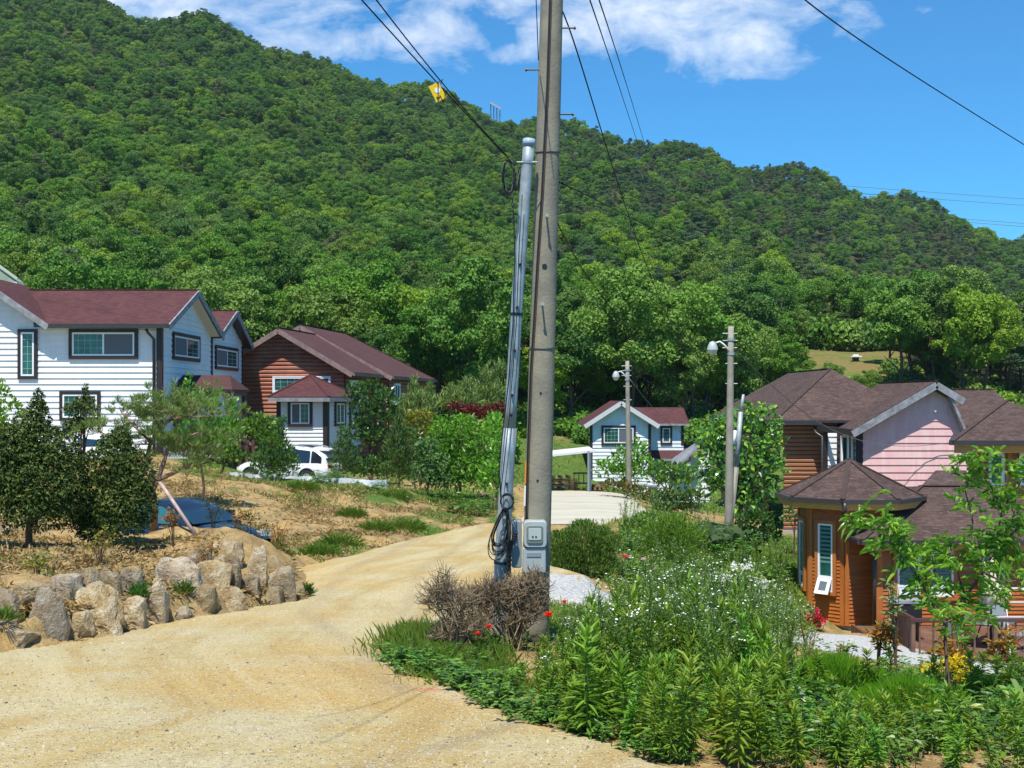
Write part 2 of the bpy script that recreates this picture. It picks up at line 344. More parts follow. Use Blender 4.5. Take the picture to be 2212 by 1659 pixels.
def _ker(a, b): return np.sqrt(((a[:, None]-b[None])**2).sum(-1)+0.04)
_A = _ker(_q, _q); _n = len(_q); _M = np.zeros((_n+3, _n+3)); _M[:_n, :_n] = _A - np.eye(_n)*0.012; _M[:_n, _n] = 1; _M[:_n, _n+1:] = _q; _M[_n, :_n] = 1; _M[_n+1:, :_n] = _q.T
_w = np.linalg.solve(_M, np.concatenate([_c[:, 2], [0, 0, 0]]))
LE = [(-1300, 5.5), (-1300, 8), (-900, 11), (-300, 12.8), (0, 13.6), (100, 14.2), (207, 15.0), (277, 15.7), (329, 16.4), (430, 17.5), (495, 18.0), (580, 19.2), (662, 20.2), (655, 22.5), (640, 25), (760, 29), (870, 34), (960, 38), (1050, 41)]
RE = [(1900, 5.5), (1420, 8), (1300, 8.9), (1150, 9.4), (1050, 10.2), (1000, 11.1), (905, 12.1), (835, 13.1), (860, 14.3), (940, 16.6), (1180, 20), (1300, 23.8), (1190, 26.5), (1160, 32), (1170, 41)]
def HZ(u, D):
    """ground height for arrays of view column u and distance D"""
    u = np.atleast_1d(np.asarray(u, float)); D = np.atleast_1d(np.asarray(D, float)); q = np.stack([u/400, 4*np.log(D)], 1)
    near = _ker(q, _q) @ _w[:_n] + _w[_n] + q @ _w[_n+1:]
    rl = np.interp(D, [p[1] for p in LE], [p[0] for p in LE]); rr_ = np.interp(D, [p[1] for p in RE], [p[0] for p in RE]); w_ = 45*14/D
    rm = np.clip((u-rl+w_*.9)/(w_*.7), 0, 1)*np.clip((rr_-u+w_*.4)/(w_*2.0), 0, 1)*np.clip((41-D)/3, 0, 1); rm = rm*rm*(3-2*rm); near = near*(1-rm)+np.interp(D, RD, RZ)*rm
    uu = np.clip(u, MU[0], MU[-1]); i = np.clip(np.searchsorted(MU, uu)-1, 0, len(MU)-2); f = (uu-MU[i])/(MU[i+1]-MU[i]); f = f*f*(3-2*f)
    j = np.clip(np.searchsorted(MD, D)-1, 0, len(MD)-2); g = np.clip((D-np.array(MD)[j])/(np.array(MD)[j+1]-np.array(MD)[j]), 0, 1)
    far = (MZ[i, j]*(1-g)+MZ[i, j+1]*g)*(1-f)+(MZ[i+1, j]*(1-g)+MZ[i+1, j+1]*g)*f
    far = far + np.where(D > 150, (D-150)/150*2.2*np.sin(D*.037+u*.011)*np.cos(u*.013-D*.01), 0)
    t = np.clip((D-108)/22, 0, 1)
    return near*(1-t)+far*t
def H(x, y): return float(HZ([U0+F*x/y], [y])[0])
def G(u, D, dz=0.0):
    """world point on the ground at view column u, distance D"""
    return Vector(((u-U0)*D/F, D, float(HZ([u], [D])[0])+dz))
# ---------------------------------------------------------------- ground materials
def earth(name, kind):
    m = bpy.data.materials.new(name); m.use_nodes = True; m.node_tree.nodes.clear(); w = NT(m.node_tree)
    tc = w.new('ShaderNodeTexCoord').outputs['Object']
    big = w.noise(tc, .16, 4, .6, .3); med = w.noise(tc, .8, 5, .65, .2); fine = w.noise(tc, 14, 4, .7); grit = w.noise(tc, 70, 3, .7)
    vo = w.new('ShaderNodeTexVoronoi', feature='F1'); vo.inputs['Scale'].default_value = 26; w.l.new(tc, vo.inputs['Vector'])
    peb = w.mapr(vo.outputs['Distance'], .08, .2, 1, 0)
    pc = w.new('ShaderNodeSeparateColor'); w.l.new(vo.outputs['Color'], pc.inputs[0]); isp = w.math('GREATER_THAN', pc.outputs[0], .72)
    peb = w.math('MULTIPLY', peb, isp)
    if kind == 'road':
        ax_ = w.new('ShaderNodeAttribute', attribute_name='across'); cb = w.new('ShaderNodeCombineXYZ', ins={0: ax_.outputs['Fac']}); sy = w.new('ShaderNodeSeparateXYZ'); w.l.new(tc, sy.inputs[0]); w.l.new(w.math('MULTIPLY', sy.outputs[1], .13), cb.inputs[1]); lane = w.noise(cb.outputs[0], 1.1, 6, .65, .5)
        mp = w.new('ShaderNodeMapping'); mp.inputs['Rotation'].default_value = (0, 0, R(-12)); mp.inputs['Scale'].default_value = (.40, 1.0, 1); w.l.new(tc, mp.inputs[0])
        st = w.noise(mp.outputs[0], .8, 8, .75, .25)
        base = w.ramp(st, [(.22, (.42, .265, .065)), (.40, (.43, .315, .115)), (.52, (.44, .365, .18)), (.66, (.47, .415, .25)), (.8, (.52, .48, .34))])
        base = w.mix(w.mapr(big, .48, .60, 0, .7), base, (.47, .30, .08))
        base = w.mix(w.mapr(med, .55, .75, 0, .5), base, (.50, .47, .38))
        base = w.mix(w.mapr(lane, .50, .62, 0, .7), base, (.52, .44, .25)); base = w.mix(w.mapr(lane, .48, .36, 0, .8), base, (.38, .25, .075))
        # worn wheel ruts curving with the road
        at = w.new('ShaderNodeAttribute', attribute_name='rut'); base = w.mix(w.math('MULTIPLY', at.outputs['Fac'], w.mapr(med, .3, .6, .2, .9)), base, (.26, .20, .12))
        red = w.new('ShaderNodeAttribute', attribute_name='paint'); base = w.mix(w.math('MULTIPLY', red.outputs['Fac'], w.mapr(fine, .3, .6, .2, .9)), base, (.50, .06, .06))
        base = w.mix(w.math('MULTIPLY', peb, .75), base, w.mix(pc.outputs[1], (.16, .14, .11), (.72, .68, .58)))
        base = w.mix(w.mapr(grit, .50, .68, 0, .7), base, (.23, .17, .085)); base = w.mix(w.mapr(fine, .52, .70, 0, .55), base, (.24, .18, .10)); base = w.mix(w.mapr(w.noise(tc, 33, 3, .7), .56, .66, 0, .7), base, (.62, .58, .47))
        v2 = w.new('ShaderNodeTexVoronoi', feature='F1'); v2.inputs['Scale'].default_value = 55; w.l.new(tc, v2.inputs['Vector']); vc = w.new('ShaderNodeSeparateColor'); w.l.new(v2.outputs['Color'], vc.inputs[0])
        base = w.mix(w.math('MULTIPLY', w.mapr(v2.outputs['Distance'], .15, .3, .6, 0), w.math('GREATER_THAN', vc.outputs[0], .62)), base, w.mix(vc.outputs[1], (.10, .085, .06), (.55, .5, .40)))
        hs = .8
    elif kind == 'gravel':
        base = w.mix(w.mapr(fine, .4, .6), (.52, .52, .50), (.30, .30, .30)); base = w.mix(w.mapr(med, .5, .7, 0, .6), base, (.54, .50, .4)); hs = .8
    elif kind == 'concrete':
        mp = w.new('ShaderNodeMapping'); mp.inputs['Scale'].default_value = (.3, 2.0, 1); w.l.new(tc, mp.inputs[0])
        base = w.mix(w.mapr(w.noise(mp.outputs[0], .7, 5, .6), .35, .65), (.46, .44, .36), (.38, .355, .28)); base = w.mix(w.mapr(w.noise(mp.outputs[0], 2.2, 3, .6), .6, .7, 0, .7), base, (.28, .25, .20)); hs = .15
    else:
        base = w.ramp(med, [(.3, (.40, .245, .075)), (.5, (.38, .27, .12)), (.62, (.26, .18, .085)), (.75, (.44, .35, .20))])
        base = w.mix(w.mapr(fine, .5, .68, 0, .75), base, (.24, .15, .06))
        m3 = w.noise(tc, 3.2, 6, .72, .5); base = w.mix(w.mapr(m3, .48, .62, 0, .8), base, (.20, .125, .05)); base = w.mix(w.mapr(m3, .42, .34, 0, .6), base, (.50, .38, .19)); base = w.mix(w.mapr(grit, .55, .7, 0, .7), base, (.50, .41, .26))
        base = w.mix(w.math('MULTIPLY', peb, .6), base, (.55, .5, .42))
        at = w.new('ShaderNodeAttribute', attribute_name='veg')
        gcol = w.mix(w.mapr(fine, .35, .65), (.05, .10, .02), (.11, .17, .035)); gcol = w.mix(w.mapr(med, .5, .7, 0, .6), gcol, (.16, .19, .05))
        gm = w.mapr(w.math('ADD', at.outputs['Fac'], w.math('MULTIPLY', w.math('SUBTRACT', w.noise(tc, 1.7, 5, .7), .5), 1.6)), .35, .65)
        base = w.mix(gm, base, gcol); hs = .9
    hh = w.math('ADD', w.math('MULTIPLY', fine, .6), w.math('MULTIPLY', peb, .6)); hh = w.math('ADD', hh, w.math('MULTIPLY', grit, .35)); hh = w.math('ADD', hh, w.math('MULTIPLY', med, .8))
    bn = w.new('ShaderNodeBump', ins={'Height': hh, 'Strength': hs, 'Distance': .05})
    b = w.new('ShaderNodeBsdfPrincipled', ins={'Base Color': base, 'Roughness': .95, 'Specular IOR Level': .1}); w.l.new(bn.outputs[0], b.inputs['Normal'])
    o = w.new('ShaderNodeOutputMaterial'); w.l.new(b.outputs[0], o.inputs[0]); return m
M_earth = earth('sandy_earth', 'earth'); M_road = earth('dirt_road', 'road'); M_gravel = earth('pale_gravel', 'gravel'); M_conc = earth('old_concrete', 'concrete')
M_floor0 = mat('forest_floor', (.035, .05, .018), .95, .1, col2=(.07, .07, .03), vscale=.2)

def floor_mat():
    m = bpy.data.materials.new('mountain_floor'); m.use_nodes = True; m.node_tree.nodes.clear(); w = NT(m.node_tree); tc = w.new('ShaderNodeTexCoord').outputs['Object']
    a = w.mix(w.mapr(w.noise(tc, .2, 4, .6), .35, .65), (.035, .05, .018), (.07, .07, .03)); n = w.noise(tc, .22, 6, .7); b = w.ramp(n, [(.38, (.20, .13, .05)), (.5, (.17, .15, .055)), (.58, (.09, .14, .025)), (.7, (.26, .18, .08))]); b = w.mix(w.mapr(w.noise(tc, 2.5, 4, .7), .5, .7, 0, .7), b, (.09, .08, .03))
    at = w.new('ShaderNodeAttribute', attribute_name='veg'); c = w.mix(at.outputs['Fac'], a, b); bs = w.new('ShaderNodeBsdfPrincipled', ins={'Base Color': c, 'Roughness': .95, 'Specular IOR Level': .1}); o = w.new('ShaderNodeOutputMaterial'); w.l.new(bs.outputs[0], o.inputs[0]); return m
M_floor = floor_mat()
# green cover: (u, D, half width in u, half width in ln D, amount)
GREEN = [(950, 13.3, 130, .07, 1.2), (1000, 12, 90, .08, 1.0), (1500, 12, 330, .22, .9), (1350, 17, 260, .25, 1.0), (1650, 18, 200, .25, .9), (1950, 13, 200, .1, .8), (2150, 11.8, 120, .10, .6), (2100, 20, 500, .12, .6),
         (720, 45.5, 150, .035, 1.3), (960, 42, 70, .06, 1.0), (880, 39.5, 60, .03, .7), (980, 50, 90, .1, 1.3), (1060, 46, 30, .12, 1.1), (560, 52, 260, .07, 1.2), (740, 29.8, 60, .03, .8), (830, 34, 60, .02, .5), (430, 43, 60, .03, .6),
         (1530, 33, 180, .28, 1.3), (1640, 42, 120, .3, 1.2), (1260, 29, 90, .1, 1.1), (1420, 45, 50, .2, 1), (700, 80, 2600, .28, 1.2), (1230, 78, 200, .25, 1.5), (560, 44.5, 120, .05, 1.0), (640, 41, 90, .05, .55), (420, 41.5, 90, .05, .6), (820, 44, 60, .06, .9), (700, 30.5, 110, .04, .9), (930, 37, 60, .05, .9), (560, 27, 70, .05, .7), (330, 17.4, 60, .05, .6), (520, 23, 60, .05, .4), (120, 17, 70, .04, .6), (250, 21, 120, .05, .5), (1080, 43, 30, .12, 1.2), (1065, 52, 60, .1, 1.1), (1950, 44, 400, .2, .8), (1850, 36.5, 160, .03, .5),
         (60, 18.5, 60, .03, .8), (20, 13.4, 30, .02, .6), (150, 40, 500, .06, .5), (-800, 15, 500, .3, .8), (2700, 14, 300, .5, .7)]
def veg(u, D):
    u = np.asarray(u, float); D = np.asarray(D, float); s = np.zeros_like(u)
    for a, b, ru, rd, k in GREEN: s = np.maximum(s, k*np.exp(-((u-a)/ru)**2-((np.log(D)-math.log(b))/rd)**2))
    return s
def rs_edge(pts, D):
    p = np.array(pts); return np.interp(D, p[:, 1], p[:, 0])
CF, CN = [(1128, 40.5), (1122, 44), (1130, 50), (1140, 54), (1146, 57)], [(1290, 40.5), (1372, 44), (1412, 48.5), (1385, 52), (1346, 57)]
GF, GN = [(1170, 24.3), (1320, 23.8), (1500, 27), (1640, 31.6), (1750, 33.6), (1860, 34.2), (1960, 33.2), (2100, 32.5), (2212, 32.2), (2600, 31)], [(1170, 20), (1320, 20.5), (1500, 22.5), (1640, 25), (1750, 27), (1860, 27.8), (1960, 28), (2100, 28), (2212, 28), (2600, 27.5)]
def covered(u, D):
    """the earth sheet lies a hand's breadth lower under the roads"""
    def sm(x): return np.clip(x, 0, 1)
    m = 28*13/D
    a = sm((u-rs_edge(LE, D)-m*.3)/m)*sm((rs_edge(RE, D)-u-m*.3)/m)*(D < 40.9)
    b = sm((u-rs_edge(CF, D)-4)/10)*sm((rs_edge(CN, D)-u-4)/10)*(D > 40.9)*(D < 56.5)
    g = np.array(GF); h = np.array(GN); gf = np.interp(u, g[:, 0], g[:, 1]); gn = np.interp(u, h[:, 0], h[:, 1]); c = sm((gf-D)*2)*sm((D-gn)*2)*(u > 1175)
    return np.maximum(a, np.maximum(b, c))*.14
def grid_mesh(name, us, Ds, material, attr=True, bump=0.0):
    UU, DD = np.meshgrid(us, Ds); u = UU.ravel(); D = DD.ravel(); z = HZ(u, D); x = (u-U0)*D/F
    if bump:
        k = np.where((D < 60) & (u > -150) & (u < 2400) & (covered(u, D) < .02))[0]
        for a in k: 
            v = Vector((x[a], D[a], 0)); f = .25 if D[a] < 15 and u[a] > 1000 else (.6 if u[a] > 1100 else 1.0)
            z[a] += f*(mnoise.noise(v*.55)*.22+mnoise.noise(v*1.6)*.11+mnoise.noise(v*4.5)*.05)*min(1, max(0, (D[a]-7)/6))
    nx, ny = len(us), len(Ds); i = (np.arange(ny-1)[:, None]*nx+np.arange(nx-1)[None]).ravel()
    q = np.stack([i, i+1, i+nx+1, i+nx], 1)
    me = np_mesh(name, [(np.stack([x, D, z], 1), q, 0)], material, True)
    if attr: a = me.attributes.new('veg', 'FLOAT', 'POINT'); a.data.foreach_set('value', (veg(u, D) if name == 'ground' else np.clip((u-1700)/15, 0, 1)*np.clip((1965-u)/15, 0, 1)*(D > 125)*(D < 188)).astype(np.float32))
    return tag(link(name, me), kind='structure')
us = np.concatenate([np.linspace(-1500, -60, 60)[:-1], np.linspace(-60, 2280, 260), np.linspace(2280, 3700, 60)[1:]])
grid_mesh('ground', us, np.exp(np.linspace(math.log(2.6), math.log(112), 420)), M_earth, True, 1.0)
grid_mesh('mountain', us[::2], np.exp(np.linspace(math.log(111.2), math.log(1000), 200)), M_floor, True)

def strip(name, farpts, nearpts, material, n=160, k=26, lift=.03, rut=False):
    def rs(pts):
        p = np.array(pts, float); t = np.concatenate([[0], np.cumsum(np.abs(np.diff(p[:, 0]))/100+np.abs(np.diff(np.log(p[:, 1])))*6)]); t /= t[-1]
        s = np.linspace(0, 1, n); return np.interp(s, t, p[:, 0]), np.interp(s, t, p[:, 1])
    (u1, d1), (u2, d2) = rs(farpts), rs(nearpts); w = np.linspace(0, 1, k)[None]
    rng = np.random.default_rng(3); j1 = np.interp(np.arange(n), np.arange(0, n, 3), rng.normal(0, .012, len(range(0, n, 3)))); j2 = np.interp(np.arange(n), np.arange(0, n, 3), rng.normal(0, .012, len(range(0, n, 3))))
    w = w*(1+j1+j2)[:, None]-j1[:, None]
    uu = u1[:, None]*(1-w)+u2[:, None]*w; dd = np.exp(np.log(d1)[:, None]*(1-w)+np.log(d2)[:, None]*w)
    wi = np.linspace(0, 1, k)[None]*np.ones((n, 1)); z = HZ(uu.ravel(), dd.ravel())+lift-np.where((wi < .001) | (wi > .999), .10, 0).ravel()
    x = (uu.ravel()-U0)*dd.ravel()/F; i = (np.arange(n-1)[:, None]*k+np.arange(k-1)[None]).ravel()
    me = np_mesh(name, [(np.stack([x, dd.ravel(), z], 1), np.stack([i, i+1, i+k+1, i+k], 1), 0)], material, True)
    if rut:
        a = me.attributes.new('across', 'FLOAT', 'POINT'); a.data.foreach_set('value', (x-np.interp(dd.ravel(), [6, 10, 14, 20, 25, 31, 38, 41], [-2.5, -1.6, -3.2, -3.6, -2.2, -1.2, -.6, -.3])).astype(np.float32))
        a = me.attributes.new('rut', 'FLOAT', 'POINT'); D = dd.ravel(); u = uu.ravel(); r = np.zeros_like(u)
        for off, wd in ((0, .14), (-1.5, .16)):   # tyre tracks leaving at the lower right and bending up the lane
            xc = np.interp(D, [6, 8, 9.5, 11, 14, 18, 25, 38], [-2.6, -.9, .1, .5, -.3, -1.6, -1.9, -1.0])+off
            r = np.maximum(r, np.exp(-((x-xc)/wd)**2)*np.where(D < 12, .9, .5)*np.where((off < 0) & (D < 11), .2, 1))
        a.data.foreach_set('value', r.astype(np.float32))
        a = me.attributes.new('paint', 'FLOAT', 'POINT'); a.data.foreach_set('value', np.exp(-((u-925)/28)**2-((D-11.05)/.09)**2).astype(np.float32))
    return tag(link(name, me), kind='structure')
Dr = np.exp(np.linspace(math.log(5.5), math.log(41), 230))
strip('dirt_road', [(rs_edge(LE, d), d) for d in Dr], [(rs_edge(RE, d), d) for d in Dr], M_road, n=300, k=220, lift=.02, rut=True)
strip('concrete_road', CF, CN, M_conc, 40, 20, .05)
strip('gravel_path', GF, GN, M_gravel, 90, 14, .035)

# ---------------------------------------------------------------- foliage kits
RNG = np.random.default_rng(11)
GR = [(.022, .060, .012), (.032, .085, .014), (.045, .11, .016), (.065, .14, .02), (.10, .19, .03)]
L_forest = leafmat('broadleaf_forest', [(.040, .10, .012), (.06, .14, .014), (.10, .185, .018), (.15, .235, .025)], .22, .6, .15, .6,
                   [(.020, .060, .018), (.04, .115, .018), (.08, .175, .02), (.19, .27, .02), (.065, .09, .03), (.025, .08, .03), (.10, .20, .03), (.13, .19, .05)])
L_pine = leafmat('pine_forest', [(.04, .085, .035), (.06, .11, .04), (.09, .14, .045)], .15, .6, .2, .5, [(.035, .085, .05), (.10, .12, .045), (.06, .11, .04), (.14, .12, .055)])
L_bloom = leafmat('pale_bloom', [(.35, .40, .25), (.28, .36, .18)], .2)
L_yew = leafmat('yew_needles', [(.028, .055, .012), (.04, .075, .015), (.06, .10, .018), (.12, .15, .025)], .1, .55, .2)
L_conifer = leafmat('light_conifer', [(.03, .06, .018), (.05, .095, .02), (.08, .14, .03)], .15, .5, .3, .3)
L_needle = leafmat('pine_needles', [(.05, .085, .02), (.08, .12, .03), (.12, .16, .045)], .2, .5, .3)
L_bright = leafmat('bright_leaves', [(.06, .15, .015), (.10, .22, .02), (.16, .29, .03), (.05, .11, .012)], .4, .35, .45, .3)
L_mid = leafmat('mid_leaves', [(.03, .075, .014), (.05, .12, .016), (.08, .17, .022)], .3, .4, .4, .4)
L_gloss = leafmat('glossy_leaves', [(.02, .07, .015), (.04, .11, .018), (.08, .17, .022), (.14, .24, .03)], .2, .25, .6)
L_maple = leafmat('red_maple', [(.12, .012, .015), (.18, .02, .02), (.08, .015, .015)], .3)
L_orange = leafmat('orange_leaves', [(.30, .12, .02), (.22, .14, .02), (.16, .17, .025), (.35, .09, .03)], .35, .45, .3)
L_yellow = leafmat('yellowish_shrub', [(.16, .17, .02), (.22, .19, .02), (.09, .13, .02)], .3)
L_weed = leafmat('weed_leaves', [(.075, .165, .02), (.12, .235, .028), (.19, .32, .045), (.06, .125, .018)], .38, .5, .22, .45)
L_weed2 = leafmat('aster_leaves', [(.07, .13, .022), (.11, .18, .03), (.15, .23, .05)], .35, .5, .25, .4)
L_grass = leafmat('grass_blades', [(.07, .15, .015), (.10, .20, .02), (.14, .24, .03), (.20, .22, .06)], .35, .5, .25)
L_straw = leafmat('dry_straw', [(.34, .225, .085), (.27, .17, .065), (.45, .34, .17), (.17, .105, .045), (.28, .23, .10)], .1, .7, .2)
L_white = leafmat('white_petals', [(.80, .82, .78), (.72, .75, .72)], .2, .6, .2)
L_redf = leafmat('red_petals', [(.75, .03, .015), (.85, .06, .02)], .3, .5)
L_pinkf = leafmat('crimson_petals', [(.65, .02, .07), (.75, .04, .12)], .3, .5)
L_yelf = leafmat('yellow_petals', [(.85, .65, .02), (.75, .60, .03)], .3, .5)
L_peach = leafmat('peach_leaves', [(.07, .16, .02), (.12, .24, .03), (.20, .33, .05)], .4, .3, .5)
L_dead = leafmat('dead_twigs', [(.24, .18, .11), (.34, .27, .18), (.15, .10, .06)], 0, .9, .1)
L_garden = leafmat('dark_garden_leaves', [(.02, .055, .012), (.035, .09, .015), (.055, .12, .02)], .25, .35, .5)

def crown_np(rng, rx, rz, lobes, per, ls, core=.55, mi=0, upb=.35, lob=(.30, .42), squash=.8, kind='short', aspect=.7, bloom=0.0):
    """lumpy crown centred on the origin: leaf clusters on the outer shell of many lobes, gaps between them"""
    C = []; Rr = []
    for i in range(lobes):
        d = rdir(rng, 1)[0]; d[2] = d[2]*.9+.15; r = rng.uniform(core, 1)**.7*(1-lob[0])
        C.append(np.array([d[0]*rx*r, d[1]*rx*r, d[2]*rz*r])); Rr.append(rng.uniform(*lob)*rx)
    C = np.array(C); Rr = np.array(Rr); Ps, Ns = [], []
    for c, r in zip(C, Rr):
        n = rdir(rng, per); n[:, 2] += upb; n = unit(n); rad = r*rng.uniform(.62, 1.18, per)[:, None]
        p = c+n*rad*np.array([1, 1, squash]); Ps.append(p); Ns.append(n)
    p = np.concatenate(Ps); n = np.concatenate(Ns)
    ins = np.zeros(len(p), int)
    for c, r in zip(C, Rr): ins += (((p-c)/np.array([1, 1, squash]))**2).sum(1) < (r*.66)**2
    k = ins == 0; p = p[k]; n = n[k]; m = len(p)
    ax = unit(rdir(rng, m)+n*.35); L = rng.uniform(.7, 1.3, m)*ls
    v, q = leaves(p-ax*L[:, None]*.5, ax, n+rdir(rng, m)*.55, L, L*aspect, .1, kind)
    out = [(v, q, mi)]
    if bloom:
        b = (rng.random(m) < bloom) & (n[:, 2] > .3); pb = p[b]+n[b]*ls*.3; a = rdir(rng, len(pb)); v, q = leaves(pb, a, n[b], ls*.8, ls*.5); out.append((v, q, mi+1))
    return out, C, Rr
def pine_np(rng, h, r, tiers, per, ls, mi=0):
    out = []; P_, N_ = [], []; tl = rng.normal(0, .5, 2)
    for t in range(tiers):
        f = (t+.5)/tiers; z = h*(.42+.55*f); rr = r*(1-.62*f**2)*rng.uniform(.6, 1.2)
        for b in range(rng.integers(3, 6)):
            a = rng.uniform(0, 6.28); cr = rr*rng.uniform(.2, .85); c = np.array([math.cos(a)*cr+tl[0]*f, math.sin(a)*cr+tl[1]*f, z+rng.uniform(-.6, .6)]); n = rdir(rng, per)
            n[:, 2] = np.abs(n[:, 2])*.8+.1; p = c+n*np.array([rr*.42, rr*.42, rr*.22])*rng.uniform(.5, 1.1, per)[:, None]; P_.append(p); N_.append(n)
    p = np.concatenate(P_); n = np.concatenate(N_); m = len(p); ax = unit(rdir(rng, m)*np.array([1, 1, .4])+n*.4)
    v, q = leaves(p, ax, n+rdir(rng, m)*.4, rng.uniform(.7, 1.3, m)*ls, ls*.35); return [(v, q, mi)]
def trunk_mb(rng, h, r, lean=.1, branches=0, bl=1.0):
    mb = MB(); k = 6; pts = []; x = y = 0
    for i in range(k): pts.append((x, y, h*i/(k-1))); x += rng.normal(0, lean*h/k); y += rng.normal(0, lean*h/k)
    mb.tube(pts, [r*(1-.6*i/(k-1)) for i in range(k)], 7)
    for b in range(branches):
        i = rng.integers(2, k); p = np.array(pts[i-1]); a = rng.uniform(0, 6.28); d = np.array([math.cos(a)*.8, math.sin(a)*.8, .8])*bl*rng.uniform(.6, 1.1)
        mb.tube([p, p+d*.5+np.array([0, 0, .05*bl]), p+d], [r*.45, r*.3, r*.12], 5, cap=False)
    return mb

# ---------------------------------------------------------------- the wood on the mountainside
rngF = np.random.default_rng(5)
PROTO = []
for i in range(9):
    s = np.random.default_rng(100+i)
    rx = s.uniform(2.5, 3.8); rz = rx*s.uniform(.75, 1.35)
    parts, _, _ = crown_np(s, rx, rz, 52, 380, .22, lob=(.10, .33), core=.35, squash=.7, mi=0, bloom=.10 if i == 8 else 0)
    me = np_mesh('crown', parts, [L_forest, L_bloom]); me.transform(Matrix.Translation((0, 0, 5.2+rz*.4)))
    PROTO.append((me, trunk_mb(s, 6.0, .17, .12, 4, 2.2).build('trunk', M_bark, mesh_only=True), 'broad', i == 8))
for i in range(5):
    s = np.random.default_rng(200+i); h = s.uniform(8.5, 10.5)
    me = np_mesh('crown', pine_np(s, h, s.uniform(2.6, 3.5), 8, 260, .26), [L_pine])
    PROTO.append((me, trunk_mb(s, h*.95, .16, .05, 4, 1.2).build('trunk', M_bark, mesh_only=True), 'pine', False))
def forest_points():
    pts = []; D = 92.0
    while D < 660:
        sp = 5.3 if D < 350 else (5.0 if D < 550 else 4.0)
        n = int(.95*D/sp)
        for i in range(n):
            u = -130+ (i+rngF.uniform(0, 1))*2480/n; d = D+rngF.uniform(-.5, .5)*sp
            lim = np.interp(u, [-130, 0, 300, 560, 800, 1000, 1150, 1330, 1500, 1720, 2212, 2400], [104, 104, 101, 101, 97, 97, 104, 100, 103, 122, 124, 124])
            if d < lim: continue
            if 1718 < u < 1945 and d < 178 and d > 100: 
                if not (d < 132 or (u > 1880 and rngF.random() < .3)): continue
                if d < 132: pts.append((u, d, .42)); continue
            if 1190 < u < 1290 and d < 100: continue
            if d > 618: continue
            pts.append((u, d, 1.0))
        D += sp*.86
    return pts
def pine_prob(u, d):
    p = .05
    if u > 1180 and d > 340: p = .40+.3*(math.sin(u*.02+d*.01) > -.2)
    elif u > 1180 and d > 190: p = .30+.3*(math.sin(u*.015+d*.03) > .3)
    elif u < 500 and d > 420: p = .14
    return p
FP = forest_points(); cand = []
for (u, d, sc) in FP:
    z = float(HZ([u], [d])[0]); k = int(rngF.integers(9, 14)) if rngF.random() < pine_prob(u, d) else int(rngF.integers(0, 8))
    if k < 9 and ((150 < u < 520 and 200 < d < 290) or u > 1900 and d > 330) and rngF.random() < .35: k = 8
    s = (.70+.60*rngF.random()**1.3)*sc*(1.1 if d < 150 else (1.0 if d < 350 else .84))
    cand.append(((u-U0)*d/F, d, z-.3, k, s, rngF.uniform(0, 6.28), u))
infr = [c for c in cand if -30 < c[6] < 2242 and not (c[6] < 330 and c[1] < 118)]
near = sorted(infr, key=lambda c: c[1])[:290]; nset = set(id(c) for c in near); rest = [c for c in cand if id(c) not in nset]
for c in near:
    me, tr, kind, bl = PROTO[c[3]]
    lab = {'broad': 'rounded leafy green tree in the dense wood on the hillside', 'pine': 'dark flat-topped pine tree standing in the hillside wood'}[kind]
    if bl: lab = 'leafy hillside tree sprinkled with pale blossom'
    e = empty('pine_tree' if kind == 'pine' else 'broadleaf_tree', (c[0], c[1], c[2]), c[5], lab, 'tree', 'trees of the wood behind the houses'); e.scale = (c[4],)*3
    link('crown', me, e); link('trunk', tr, e)

